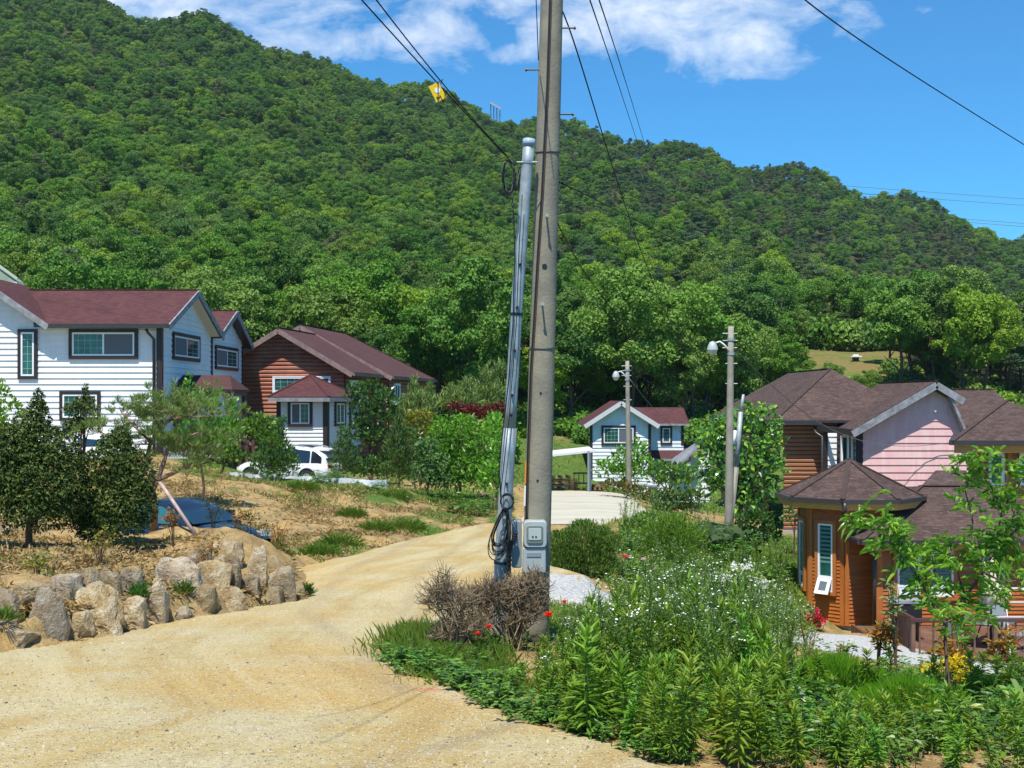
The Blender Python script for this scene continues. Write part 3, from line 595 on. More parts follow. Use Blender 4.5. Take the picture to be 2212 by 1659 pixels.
def scatter(name, pts, protos, label, mats_dummy=None):
    """stuff: one object that instances plant meshes on points (x, y, z, proto index, scale, turn)"""
    a = np.array([p[:6] for p in pts], float); me = bpy.data.meshes.new(name); me.vertices.add(len(a)); me.vertices.foreach_set('co', a[:, :3].astype(np.float32).ravel())
    for nm, col, ty in (('pidx', 3, 'INT'), ('pscl', 4, 'FLOAT'), ('prot', 5, 'FLOAT')):
        at = me.attributes.new(nm, ty, 'POINT'); at.data.foreach_set('value', a[:, col].astype(np.int32 if ty == 'INT' else np.float32))
    o = link(name, me); tag(o, kind='stuff'); o['label'] = label
    pc = bpy.data.collections.new(name+'_kinds')
    for i, p in enumerate(protos): pc.objects.link(bpy.data.objects.new('%s_%02d' % (name, i), p))
    g = bpy.data.node_groups.new(name, 'GeometryNodeTree'); g.interface.new_socket('Geometry', in_out='INPUT', socket_type='NodeSocketGeometry'); g.interface.new_socket('Geometry', in_out='OUTPUT', socket_type='NodeSocketGeometry')
    N = g.nodes; Lk = g.links; gi = N.new('NodeGroupInput'); go = N.new('NodeGroupOutput'); ci = N.new('GeometryNodeCollectionInfo'); ci.inputs[0].default_value = pc; ci.inputs['Separate Children'].default_value = True; ci.inputs['Reset Children'].default_value = True
    ip = N.new('GeometryNodeInstanceOnPoints'); ip.inputs['Pick Instance'].default_value = True
    def att(nm, ty):
        n = N.new('GeometryNodeInputNamedAttribute'); n.data_type = ty; n.inputs[0].default_value = nm; return n.outputs[0]
    mp = N.new('GeometryNodeMeshToPoints'); Lk.new(gi.outputs[0], mp.inputs[0])
    Lk.new(mp.outputs[0], ip.inputs['Points']); Lk.new(ci.outputs[0], ip.inputs['Instance']); Lk.new(att('pidx', 'INT'), ip.inputs['Instance Index'])
    cx = N.new('ShaderNodeCombineXYZ'); Lk.new(att('prot', 'FLOAT'), cx.inputs[2]); Lk.new(cx.outputs[0], ip.inputs['Rotation'])
    cs = N.new('ShaderNodeCombineXYZ'); sc_ = att('pscl', 'FLOAT'); [Lk.new(sc_, cs.inputs[i]) for i in range(3)]; Lk.new(cs.outputs[0], ip.inputs['Scale'])
    Lk.new(ip.outputs[0], go.inputs[0]); md = o.modifiers.new('scatter', 'NODES'); md.node_group = g; return o
def join_proto(a, b, name):
    bm = bmesh.new(); bm.from_mesh(a); n = len(bm.faces); bm.from_mesh(b); me = bpy.data.meshes.new(name); k = len(a.materials)
    bm.faces.ensure_lookup_table()
    for f in bm.faces[n:]: f.material_index = k
    bm.to_mesh(me); bm.free()
    for m in list(a.materials)+[M_bark]: me.materials.append(m)
    return me
scatter('forest', rest, [p[0] for p in PROTO], 'dense mixed wood covering the whole mountainside up to the ridge')
# scrub at the foot of the wood
scr = []
SCRUB = []
for i in range(4):
    s = np.random.default_rng(300+i); parts, _, _ = crown_np(s, 1.3, 1.0, 12, 90, .3, lob=(.34, .5)); me = np_mesh('undergrowth', parts, [L_forest]); me.transform(Matrix.Translation((0, 0, .7))); SCRUB.append(me)
for i in range(1500):
    u = rngF.uniform(-100, 2300); d = rngF.uniform(84, 150)
    if 1730 < u < 1925 and d > 139: continue
    if d < np.interp(u, [-130, 560, 1000, 1080, 1120, 1330, 1500, 1700, 2212], [96, 96, 82, 82, 101, 96, 98, 100, 104]): continue
    scr.append(((u-U0)*d/F, d, float(HZ([u], [d])[0])-.2, rngF.integers(0, 4), rngF.uniform(.6, 1.5), rngF.uniform(0, 6.28)))
for i in range(170):
    u = rngF.uniform(1700, 1960); d = rngF.uniform(174, 215) if i % 3 else rngF.uniform(172, 180)
    scr.append(((u-U0)*d/F, d, float(HZ([u], [d])[0])-.3, rngF.integers(0, 4), rngF.uniform(1.2, 2.6), rngF.uniform(0, 6.28)))
scatter('undergrowth', scr, SCRUB, 'leafy undergrowth along the foot of the wood')
# ---------------------------------------------------------------- building kit
class House:
    """walls, windows, roof planes in one frame: x right, y away, z up, origin o, turned by rz"""
    def __init__(s, name, o, rz, label, group=None):
        s.e = empty(name, o, rz, label, 'house', group); s.o = Vector(o); s.c, s.s_ = math.cos(rz), math.sin(rz)
    def loc(s, u, v, D):
        """local coordinates of the measured point"""
        p = P(u, v, D)-s.o; return Vector((p.x*s.c+p.y*s.s_, -p.x*s.s_+p.y*s.c, p.z))
    def wall(s, name, o, d, poly, kind, pitch, material, t=.045, trims=None, tm=None):
        d = Vector((d[0], d[1])).normalized(); n = Vector((d.y, -d.x)); mb = MB(); z0 = min(p[1] for p in poly); z1 = max(p[1] for p in poly); k = len(poly)
        def span(z):
            xs = []
            for i in range(k):
                (a, za), (b, zb) = poly[i], poly[(i+1) % k]
                if abs(za-zb) < 1e-6:
                    if abs(z-za) < 1e-6: xs += [a, b]
                elif min(za, zb)-1e-6 <= z <= max(za, zb)+1e-6: xs.append(a+(b-a)*(z-za)/(zb-za))
            return (min(xs), max(xs)) if xs else (0, 0)
        def pt(q, off, z): return (o[0]+d.x*q+n.x*off, o[1]+d.y*q+n.y*off, z)
        prof = [(0, t), (1, .002), (1, t)] if kind == 'lap' else [(0, .0), (.1, t*.6), (.3, t), (.7, t), (.9, t*.6), (1, 0.)]
        z = z0; rng = random.Random(7)
        cuts = sorted(set([round(z1, 5)]+[round(p[1], 5) for p in poly]))
        zs = [z0]
        while zs[-1] < z1-1e-4: zs.append(min(zs[-1]+pitch, z1))
        for a, b in zip(zs[:-1], zs[1:]):
            for (f0, o0), (f1, o1) in zip(prof[:-1], prof[1:]):
                if b >= z1-1e-6 and f0 == 1: continue
                za, zb = a+f0*(b-a), a+f1*(b-a); A, B = span(za+1e-5), span(zb-1e-5)
                ex = .0
                mb.face([pt(A[0], o0, za), pt(A[1], o0, za), pt(B[1], o1, zb), pt(B[0], o1, zb)])
        # backing sheet so light does not leak through
        mb.face([pt(q, -.02, z) for q, z in poly]); return mb.build(name, material, s.e)
    def frame(s, o, d):
        d = Vector((d[0], d[1])).normalized(); n = Vector((d.y, -d.x)); M = Matrix(((d.x, n.x, 0, o[0]), (d.y, n.y, 0, o[1]), (0, 0, 1, 0), (0, 0, 0, 1))); return M
    def window(s, o, d, a, b, z0, z1, trim=.14, tm=None, panes=2, grid=(4, 3), screen=None, hopper=False, sash=.07, blinds=False, open_hopper=False):
        """outer casing on the wall, white sash with bars inside it, glass set back; M maps (along, outward, up)"""
        M = s.frame(o, d); tm = tm or M_trim; f = MB(); out = .115
        def ring(mb, a, b, z0, z1, w, y0, y1, mi=0):
            for p, q in (((a, y0, z0), (b, y1, z0+w)), ((a, y0, z1-w), (b, y1, z1)), ((a, y0, z0+w), (a+w, y1, z1-w)), ((b-w, y0, z0+w), (b, y1, z1-w))): mb.box(p, q, mi, M)
        if trim: ring(f, a, b, z0, z1, trim, -.01, out)
        else: ring(f, a, b, z0, z1, .02, -.01, out-.03)
        w = f.build('window', tm, s.e); a += trim; b -= trim; z0 += trim; z1 -= trim
        sh = MB(); ring(sh, a, b, z0, z1, sash, -.01, out-.012); n = panes; zb = z0+(z1-z0)*.2 if hopper else z0
        for i in range(1, n): x = a+(b-a)*i/n; sh.box((x-sash*.5, -.01, z0+sash), (x+sash*.5, out-.022, z1-sash), 0, M)
        gx, gz = grid
        if hopper:
            sh.box((a+sash, -.01, zb), (b-sash, out-.02, zb+sash*1.1), 0, M)
            if not open_hopper: ring(sh, a+sash*1.05, b-sash*1.05, z0+sash*1.05, zb-.003, sash*.9, -.01, out-.028)
        for i in range(1, gx):
            x = a+(b-a)*i/gx
            if abs((i*n/gx) % 1) > .01: sh.box((x-.009, .063, z0+sash), (x+.009, .072, z1-sash), 1, M)
        for j in range(1, gz): z = z0+(z1-z0)*j/gz; sh.box((a+sash, .0625, z-.009), (b-sash, .0715, z+.009), 1, M)
        sh.build('sash', [M_sash, M_munt], w); g = MB(); g.box((a+sash*.6, .048, z0+sash*.6), (b-sash*.6, .060, z1-sash*.6), 0, M); g.build('pane', M_glass, w)
        if screen is not None:
            sc_ = MB(); x0 = a+(b-a)*screen/n; x1 = x0+(b-a)/n; sc_.box((x0+sash*.8, .074, z0+sash*.9), (x1-sash*.8, .078, z1-sash*.9), 0, M); sc_.build('insect_screen', M_screen, w)
        if blinds:
            bl = MB(); k = 9; lo = z0+(z1-z0)*(.42 if open_hopper else .26)
            for i in range(k): q = lo+(z1-sash-lo)*i/k; bl.box((a+sash*1.1, .062, q), (b-sash*1.1, .067, q+(z1-lo)/k*.5), 0, M)
            bl.build('blind', M_blind, w)
        if open_hopper:
            hp = MB(); Z = zb-.02; hgt = Z-z0+.12; T = M @ Matrix.Translation((0, out, Z)) @ Matrix.Rotation(R(28), 4, 'X')
            for p, q in (((a+.02, 0, -hgt), (b-.02, .04, -hgt+.11)), ((a+.02, 0, -.11), (b-.02, .04, 0)), ((a+.02, 0, -hgt+.11), (a+.13, .04, -.11)), ((b-.13, 0, -hgt+.11), (b-.02, .04, -.11))): hp.box(p, q, 0, T)
            hp.box((a+.1, .012, -hgt+.1), (b-.1, .022, -.1), 1, T); hp.build('hopper_sash', [M_sash, M_screen], w)
        return w
    def post(s, name, o, d, a, z0, z1, w=.14, out=.06, material=None):
        mb = MB(); mb.box((a-w/2, -.02, z0), (a+w/2, out, z1), 0, s.frame(o, d)); return mb.build(name, material or M_trim, s.e)
    def roof(s, planes, m, th=.16, side=None, name='roof', caps=()):
        mb = MB()
        for p in planes: mb.slab(p, th)
        for a, b in caps: mb.beam(Vector(a)+Vector((0, 0, .02)), Vector(b)+Vector((0, 0, .02)), .16, .03, 2)
        return mb.build(name, [m, side or M_gutter, M_ridge if m is M_brownroof else M_ridge2], s.e)
    def bars(s, name, segs, material, w=.1, h=.14, parent=None):
        mb = MB()
        for a, b in segs: mb.beam(a, b, w, h)
        return mb.build(name, material, parent or s.e)
M_ridge2 = mat('maroon_ridge', (.085, .032, .034), .9, .2, var=.3)
M_munt = mat('glazing_bar', (.30, .40, .37), .5, .3)
M_blind = mat('green_blind', (.10, .24, .20), .6, .3)

# ---- white house on the left
h = House('white_house', (0, 0, 0), 0, 'large two-storey white clapboard house with maroon roof at the left edge')
X = -14.6; FY = 50.0
fx = lambda u: (u-U0)*FY/F
fz = lambda v: (V0-v)*FY/F
gx0, gx1, gpk = -25.9, fx(98), -22.1
h.wall('wall', (gx0, FY), (1, 0), [(0, -2.6), (X-gx0, -2.6), (X-gx0, 3.02), (gx1-gx0+.2, 3.02), (gpk-gx0, 4.85), (0, 2.4)], 'lap', .245, M_white)
L1, L2 = 8.4, 15.1
h.wall('side_wall', (X, FY), (0, 1), [(0, -2.6), (L1, -2.6), (L1, 3.05), (L1/2, 4.62), (0, 3.05)], 'lap', .245, M_white_shade)
h.wall('side_wall', (X, FY+L1), (0, 1), [(0, -2.6), (L2-L1, -2.6), (L2-L1, 2.92), ((L2-L1)/2, 4.2), (0, 2.92)], 'lap', .245, M_white_shade)
h.wall('wall', (X, FY+L2), (-1, 0), [(0, -2.6), (11, -2.6), (11, 3), (0, 3)], 'lap', .245, M_white_shade)
OV = .48; ry = FY+L1/2; rz_ = 4.86; ez = 3.06
xr = X+OV
h.roof([[(gx1-.3, FY-OV, ez), (xr, FY-OV, ez), (xr, ry, rz_), (-23, ry, rz_), (-21, ry-1.2, rz_-.55)],
        [(xr, FY+L1+OV, ez), (-25, FY+L1+OV, ez), (-25, ry, rz_), (xr, ry, rz_)],
        [(X+OV, FY+L1+.2, 3.25), (X+OV, FY+(L1+L2)/2, 4.48), (-25, FY+(L1+L2)/2, 4.48), (-25, FY+L1+.2, 3.25)],
        [(X+OV, FY+L2+OV, 2.85), (-25, FY+L2+OV, 2.85), (-25, FY+(L1+L2)/2, 4.48), (X+OV, FY+(L1+L2)/2, 4.48)],
        [(gx1+.32, FY-OV-.02, 3.03), (gpk, FY-OV-.02, 5.12), (gpk, ry+.5, 5.12), (gx1+.32, ry-1, 3.03)],
        [(gpk, FY-OV-.02, 5.12), (-26.5, FY-OV-.02, 2.4), (-26.5, ry+1, 2.4), (gpk, ry+.5, 5.12)]], M_maroon, .14,
       caps=[((-23, ry, rz_), (xr, ry, rz_)), ((-25, FY+(L1+L2)/2, 4.48), (xr, FY+(L1+L2)/2, 4.48))])
h.bars('fascia', [((xr+.03, FY-OV, ez-.14), (xr+.03, ry, rz_-.14)), ((xr+.03, ry, rz_-.14), (xr+.03, FY+L1+OV, ez-.14)), ((xr+.03, FY+L1+.4, 3.15), (xr+.03, FY+(L1+L2)/2, 4.34)), ((xr+.03, FY+(L1+L2)/2, 4.34), (xr+.03, FY+L2+OV, 2.72))], M_fascia, .06, .26)
h.bars('fascia', [((gx1+.3, FY-OV-.06, 2.9), (gpk, FY-OV-.06, 4.98)), ((gpk, FY-OV-.06, 4.98), (-26.5, FY-OV-.06, 2.26))], M_fascia, .06, .24)
h.bars('gutter', [((gx1+.35, FY-OV-.07, 2.95), (xr, FY-OV-.07, 2.95))], M_gutter, .13, .14)
h.bars('soffit', [((gx1, FY-.24, 2.93), (X+.3, FY-.24, 2.93))], M_fascia, .44, .04)
h.bars('soffit', [((X+.22, FY+.2, 2.98), (X+.22, ry, 4.55)), ((X+.22, ry, 4.55), (X+.22, FY+L1-.2, 2.98))], mat('cream_soffit', (.62, .58, .48), .7), .46, .03)
mb = MB(); mb.tube([(fx(322), FY-OV+.05, 2.85), (fx(326), FY-OV+.05, 2.7), (fx(334), FY-.12, 2.45), (fx(334), FY-.12, -2.4)], .06, 8); mb.build('downspout', M_gutter, h.e, True)
h.post('corner_trim', (0, FY), (1, 0), X-.07, -2.6, 2.9, .17, .05, M_trim); h.post('corner_trim', (X, FY), (0, 1), .12, -2.6, 2.95, .28, .05, M_trimb)
h.post('corner_trim', (X, 0), (0, 1), FY+L1, -2.6, 2.95, .3, .06); h.post('corner_trim', (X, 0), (0, 1), FY+L2-.12, -2.6, 2.8, .25, .06)
h.window((0, FY), (1, 0), fx(150), fx(299), fz(776), fz(711), .14, grid=(10, 3), screen=1)
h.window((0, FY), (1, 0), fx(40), fx(82), fz(819), fz(711), .13, panes=1, grid=(2, 6))
h.window((0, FY), (1, 0), fx(130), fx(218), fz(909), fz(845), .13, grid=(6, 3), screen=1)
h.window((X, 0), (0, 1), 51.6, 56.0, 1.66, 2.86, .16, grid=(4, 4), screen=0); h.window((X, 0), (0, 1), 59.0, 63.8, 1.42, 2.62, .16, grid=(4, 4), screen=0)
h.roof([[(X, 51.6, .38), (X+2.6, 51.6, .38), (X+2.1, 53.3, 1.02), (X, 53.3, 1.02)], [(X, 55.0, .38), (X, 53.3, 1.02), (X+2.1, 53.3, 1.02), (X+2.6, 55.0, .38)], [(X+2.6, 51.6, .38), (X+2.6, 55.0, .38), (X+2.1, 53.3, 1.02)]], M_maroon2, .1, M_trim, 'porch_roof')
h.bars('porch_beam', [((X, 51.7, .2), (X+2.5, 51.7, .2)), ((X+2.45, 51.7, .2), (X+2.45, 54.9, .2)), ((X+2.42, 51.75, .15), (X+2.42, 51.75, -2.4)), ((X+2.42, 54.8, .15), (X+2.42, 54.8, -2.4))], M_trimb, .14, .2)
mb = MB(); mb.box((X, 51.75, -2.4), (X+.12, 53, -.05)); mb.build('door', M_trimb, h.e)

# ---- red log house behind it
O = P(608, 860, 66); h = House('log_house', O, R(-7.5), 'red-brown log house with long maroon gable roof behind the white annex')
pk = (860-714)*66/F; ezb = 1.40; wl, wr = -3.75, 3.55; sl_ = (pk-ezb)/3.95
h.wall('wall', (wl, 0), (1, 0), [(0, -3.4), (wr-wl, -3.4), (wr-wl, pk-sl_*wr-.1), (-wl, pk-.1), (0, pk+sl_*wl-.1)], 'log', .215, M_log, .07)
h.wall('side_wall', (wr, 0), (0, 1), [(0, -3.4), (6.4, -3.4), (6.4, 1.5), (0, 1.5)], 'log', .215, M_log, .07)
h.wall('side_wall', (wr+.9, 6.4), (0, 1), [(0, -3.4), (12.6, -3.4), (12.6, 1.2), (0, 1.2)], 'log', .215, M_log, .07)
h.wall('wall', (wr-.1, 6.4), (1, 0), [(0, -3.4), (1.0, -3.4), (1.0, 1.3), (0, 1.6)], 'log', .215, M_log, .07)
zt = pk+.12
y2 = 6.2; p2x = -.9; p2z = 4.42; e2x = 4.75; e2z = 1.32
h.roof([[(0, -.55, zt), (4.15, -.55, zt-sl_*4.15), (4.15, 7.2, zt-sl_*4.15), (0, 7.2, zt)], [(0, -.55, zt), (0, 7.2, zt), (-4.3, 7.2, zt-sl_*4.3), (-4.3, -.55, zt-sl_*4.3)],
        [(p2x, y2, p2z), (e2x, y2, e2z), (e2x, 19.6, e2z), (p2x, 16.0, p2z)], [(p2x, y2, p2z), (p2x, 16, p2z), (-5.6, 19.6, 1.6), (-5.6, y2, 1.6)], [(p2x, 16, p2z), (e2x, 19.6, e2z), (-5.6, 19.6, 1.6)]], M_maroon2, .16, M_gutter,
       caps=[((0, -.55, zt), (0, 7.2, zt)), ((p2x, y2, p2z), (p2x, 16, p2z)), ((p2x, 16, p2z), (e2x, 19.6, e2z))])
fw = mat('brown_grey_fascia', (.30, .20, .18), .7, .2, var=.4)
h.bars('fascia', [((0, -.6, zt-.17), (4.15, -.6, zt-sl_*4.15-.17)), ((0, -.6, zt-.17), (-4.3, -.6, zt-sl_*4.3-.17))], fw, .06, .26)
h.bars('fascia', [((p2x, y2-.05, p2z-.17), (e2x, y2-.05, e2z-.17)), ((p2x, y2-.05, p2z-.17), (-5.6, y2-.05, 1.43))], fw, .06, .26)
h.bars('gutter', [((4.2, -.5, zt-sl_*4.15-.12), (4.2, 7.1, zt-sl_*4.15-.12)), ((e2x+.05, y2, e2z-.12), (e2x+.05, 19.6, e2z-.12))], fw, .12, .16)
a = h.loc(590, 860, 66); b = h.loc(720, 860, 66); zz = lambda v, D=66: (V0-v)*D/F
h.window((0, -.07), (1, 0), a.x, b.x, zz(848), zz(813), .06, tm=M_sash, panes=2, grid=(8, 3))
h.window((wr+.07, 0), (0, 1), .7, 2.4, -.35, 1.0, .07, tm=M_sash, panes=2, grid=(2, 1)); h.window((wr+.97, 0), (0, 1), 7.6, 9.0, -.3, .9, .07, tm=M_sash, panes=2, grid=(2, 1))
mb = MB(); mb.lathe([(0, 0), (.07, .01), (.07, .12), (0, .14)], (wl+.55, -.2, .75), 8); mb.lathe([(0, 0), (.07, .01), (.07, .12), (0, .14)], (wl+.9, -.2, -1.35), 8); mb.build('wall_lamp', M_sash, h.e)

# ---- white annex with hip roof
h = House('annex', (0, 0, 0), 0, 'small white annex under a maroon hip roof in front of the log house')
q = [P(598, 860, 62), P(705, 860, 62), P(757, 860, 64.6), P(757, 860, 69), P(598, 860, 69)]
q = [Vector((p.x, p.y, 0)) for p in q]; q[3] = Vector((q[2].x, 69, 0)); q[4] = Vector((q[0].x, 69, 0))
for a, b, mm in ((0, 1, M_white), (1, 2, M_white_shade), (2, 3, M_white_shade), (4, 0, M_white_shade)):
    d = q[b]-q[a]; L = d.length; h.wall('wall' if a == 0 else 'side_wall', (q[a].x, q[a].y), (d.x, d.y), [(0, -2.6), (L, -2.6), (L, .12), (0, .12)], 'lap', .205, mm)
cen = P(671, 860, 65); ap = Vector((cen.x, 65, 1.25)); ev = []
for p in q: dd = (Vector((p.x-cen.x, p.y-65.3, 0))); ev.append(Vector((p.x, p.y, .07))+dd.normalized()*.62)
ev[0].x -= .12
h.roof([[ev[i], ev[(i+1) % 5], ap] for i in range(5)], M_maroon, .1, M_gutter, caps=[(ev[1], ap), (ev[2], ap), (ev[0], ap)])
h.bars('fascia', [(ev[i]-Vector((0, 0, .15)), ev[(i+1) % 5]-Vector((0, 0, .15))) for i in range(3)], M_fascia, .08, .2)
d1 = q[1]-q[0]; d2 = q[2]-q[1]; A = (q[0].x, q[0].y); B = (q[1].x, q[1].y)
h.window(A, (d1.x, d1.y), .58, 1.85, (860-922)*62/F, (860-864)*62/F, .15, grid=(4, 4), screen=0)
L2_ = d2.length; h.window(B, (d2.x, d2.y), L2_*.30, L2_*.74, (860-920)*63.5/F, (860-866)*63.5/F, .13, grid=(4, 3))
for o_, d_, s_ in ((A, d1, .1), (A, d1, d1.length-.06), (B, d2, .12), (B, d2, L2_-.1)): h.post('corner_trim', o_, (d_.x, d_.y), s_, -2.6, -.05, .22 if s_ > .11 or True else .1, .06)
mb = MB(); mb.box((q[0].x-.02, 61.98, -3.6), (q[1].x+.05, 68, -2.62)); mb.box((q[1].x, 63.5, -3.6), (q[2].x-.02, 68, -2.62)); mb.build('foundation', M_stone_base, h.e)

# ---- small white and maroon house in the middle distance
TD = 85.0; h = House('cottage', (0, 0, 0), 0, 'distant white clapboard house with maroon roof between the two lamp poles')
tx = lambda u: (u-U0)*TD/F
tz = lambda v: (V0-v)*TD/F
x0, x1, xp = tx(1275), tx(1405), tx(1341); zb = -6.9
h.wall('wall', (x0, TD), (1, 0), [(0, zb), (x1-x0, zb), (x1-x0, tz(912)), (xp-x0, tz(872)), (0, tz(912))], 'lap', .26, M_white)
h.wall('side_wall', (x1, TD), (0, 1), [(0, zb), (4, zb), (4, tz(915)), (0, tz(915))], 'lap', .26, M_white_shade)
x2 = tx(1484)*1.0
h.wall('wall', (x1-.02, TD+1.6), (1, 0), [(0, zb), (x2-x1, zb), (x2-x1, tz(914)), (0, tz(914))], 'lap', .26, M_white_shade)
ze, zp = tz(917), tz(866)
h.roof([[(tx(1422), TD-.5, ze), (xp, TD-.5, zp), (xp, TD+9, zp), (tx(1422), TD+9, ze)], [(xp, TD-.5, zp), (tx(1262), TD-.5, ze), (tx(1262), TD+9, ze), (xp, TD+9, zp)],
        [(xp+1.2, TD+1.1, tz(916)), (tx(1495), TD+1.1, tz(916)), (tx(1495), TD+4.4, tz(880)*1.05), (xp+.4, TD+4.4, tz(880)*1.05)],
        [(tx(1410), TD+.6, tz(992)), (tx(1502), TD+.6, tz(992)), (tx(1500), TD+2.2, tz(963)), (tx(1410), TD+2.2, tz(963))]], M_maroon, .14, M_fascia)
h.bars('fascia', [((tx(1422), TD-.55, ze-.15), (xp, TD-.55, zp-.15)), ((xp, TD-.55, zp-.15), (tx(1262), TD-.55, ze-.15))], mat('pale_fascia', (.55, .56, .57), .6, .2), .06, .3)
h.window((0, TD), (1, 0), tx(1299), tx(1373), tz(962), tz(919), .16, grid=(8, 4), screen=1)
h.window((0, TD+1.6), (1, 0), tx(1432)+.02, tx(1455)+.1, tz(961)*1.01, tz(921)*1.01, .14, panes=1, grid=(3, 4))
for xx in (x0+.06, x1-.06): h.post('corner_trim', (0, TD), (1, 0), xx, zb, tz(916), .2, .07)
h.post('corner_trim', (0, TD+1.6), (1, 0), x2-.1, tz(963), tz(916), .2, .07)
h = House('storage_shed', (0, 0, 0), 0, 'low white shed with grey corrugated roof below the distant cottage')
sx = lambda u: (u-U0)*78/F
h.roof([[(sx(1436), 77, -4.95), (sx(1500), 77, -3.25), (sx(1530), 80, -2.6), (sx(1462), 80, -4.0)]], mat('grey_corrugated', (.22, .24, .26), .6, .3, var=.3, vscale=6), .1, M_fascia)
h.wall('wall', (sx(1400), 78), (1, 0), [(0, -7), (4, -7), (4, -3.4), (2.4, -4.1), (1.6, -4.9), (0, -5.0)], 'lap', .4, M_white)
mb = MB(); mb.box((sx(1375), 77, -5.7), (sx(1420), 79, -5.6)); mb.beam((sx(1486), 77.2, -3.6), (sx(1486), 77.2, -6), .1, .1); mb.build('canopy', M_fascia, h.e)

# ---- pink and log house on the right
PD = 57.0; h = House('pink_house', (0, 0, 0), 0, 'two-storey house with pink gable, log wall and brown shingle hip roof')
px_ = lambda u, D=PD: (u-U0)*D/F
pz_ = lambda v, D=PD: (V0-v)*D/F
xa, xb = px_(1673), 20.1; zev = pz_(908); ap1 = (16.25, 61.5, 1.50); ap2 = (16.25, 70.5, 1.50)
h.roof([[(xa, PD, zev), (xb, PD, zev), ap1], [(xa, 75, zev), (xa, PD, zev), ap1, ap2], [(xb, PD, zev), (xb, 75, zev), ap2, ap1], [(xb, 75, zev), (xa, 75, zev), ap2]], M_brownroof, .12, M_gutter, caps=[((xa, PD, zev), ap1), (ap1, ap2)])
h.bars('gutter', [((xa, PD-.08, zev-.12), (px_(1774), PD-.08, zev-.12)), ((xa-.06, PD, zev-.12), (xa-.06, 75, zev-.12))], M_gutter, .16, .2)
h.wall('wall', (xa+.55, PD+.6), (1, 0), [(0, -6.5), (2.6, -6.5), (2.6, zev-.1), (0, zev-.1)], 'log', .20, M_log2, .07)
h.wall('side_wall', (xa+.55, 74.5), (0, -1), [(0, -6.5), (13.9, -6.5), (13.9, zev-.1), (0, zev-.1)], 'log', .20, M_log2, .07)
mb = MB(); mb.box((xa+.5, PD+.45, -7), (xa+3.4, PD+.58, -6.3)); mb.build('foundation', M_stone_base, h.e)
W = 55.0
wx = lambda u: (u-U0)*W/F
wz = lambda v: (V0-v)*W/F
pl = [(wx(1863), -6.4), (wx(2092), -6.4), (wx(2092), wz(938)), (wx(2074), wz(930)), (wx(2046), wz(860)), (wx(2014), wz(842)), (wx(1863), wz(928))]
h.wall('gable_wall', (0, W), (1, 0), pl, 'lap', .335, M_pink, .04)
h.wall('side_wall', (wx(1863), W+2), (0, -1), [(0, -6.4), (2, -6.4), (2, wz(928)), (0, wz(928))], 'lap', .335, M_white_shade)
RZP = wz(824)+.02
rake = [(wx(1834), wz(928)), (wx(2014), RZP), (wx(2052), wz(848)), (wx(2080), wz(930))]
h.roof([[(rake[0][0], W-.55, rake[0][1]), (rake[1][0], W-.55, rake[1][1]), (rake[1][0], 63, rake[1][1]), (rake[0][0], 61, rake[0][1])],
        [(rake[1][0], W-.55, rake[1][1]), (rake[2][0]+.42, W-.55, rake[2][1]-.22), (rake[2][0]+.42, 59.2, rake[2][1]-.22), (rake[1][0], 63, rake[1][1])]], M_brownroof, .12, M_trim, caps=[((rake[1][0], W-.55, rake[1][1]), (rake[1][0], 63, rake[1][1]))])
h.bars('fascia', [((rake[0][0], W-.6, rake[0][1]-.2), (rake[1][0], W-.6, rake[1][1]-.2)), ((rake[1][0], W-.6, rake[1][1]-.2), (rake[2][0]+.42, W-.6, rake[2][1]-.42))], M_fascia, .06, .3)
h.bars('fascia', [((wx(2046), W-.3, wz(858)), (wx(2079), W-.3, wz(936)))], M_fascia, .5, .12)
h.bars('gutter', [((px_(1751, 58), 57.2, pz_(923, 58)), (rake[0][0]+.05, W-.5, rake[0][1]-.1)), ((rake[0][0], W-.5, rake[0][1]-.12), (rake[0][0], 60, rake[0][1]-.12))], M_gutter, .16, .26)
h.wall('porch_wall', (px_(1774), PD-.4), (1, 0), [(0, -6.4), (1.6, -6.4), (1.6, pz_(935)), (0, pz_(935))], 'lap', .27, M_white)
h.post('corner_trim', (0, PD-.42), (1, 0), px_(1778), -6.4, pz_(925), .2, .06); h.post('corner_trim', (0, W), (1, 0), wx(1856), -6.4, wz(930), .34, .03)
h.window((0, W+1.2), (1, 0), px_(1815, 56.2), px_(1833, 56.2), pz_(1015, 56.2), pz_(940, 56.2), .03, M_sash, panes=1, grid=(1, 1)); h.window((0, W+1.2), (1, 0), px_(1837, 56.2), px_(1852, 56.2), pz_(1015, 56.2), pz_(940, 56.2), .03, M_sash, panes=1, grid=(1, 1))
h.wall('recess_wall', (px_(1808, 56.3), 56.3), (1, 0), [(0, -6.4), (1.3, -6.4), (1.3, pz_(930)), (0, pz_(930))], 'lap', .3, M_trim)
mb = MB(); mb.tube([(px_(1757), 57, pz_(925)), (px_(1762), 56.9, pz_(935)), (px_(1770), 56.5, pz_(942)), (px_(1770), 56.5, -6.3)], .06, 8); mb.build('downspout', M_gutter, h.e, True)
h.roof([[(wx(2074), 56.2, wz(921)*1.02), (wx(2260), 56.2, wz(921)*1.02), (wx(2260), 61, (860-842)*61/F), (wx(2060), 61, (860-842)*61/F)]], M_brownroof, .12, M_gutter, caps=[((wx(2070), 61, .44), (wx(2260), 61, .44))])
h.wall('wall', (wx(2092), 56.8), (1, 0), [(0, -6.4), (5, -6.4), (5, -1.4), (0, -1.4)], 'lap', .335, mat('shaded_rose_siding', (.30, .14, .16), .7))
mb = MB(); mb.tube([(wx(2104), W-.1, wz(945)), (wx(2104), W-.1, -6.2)], .07, 8); mb.build('downspout', M_gutter, h.e, True)
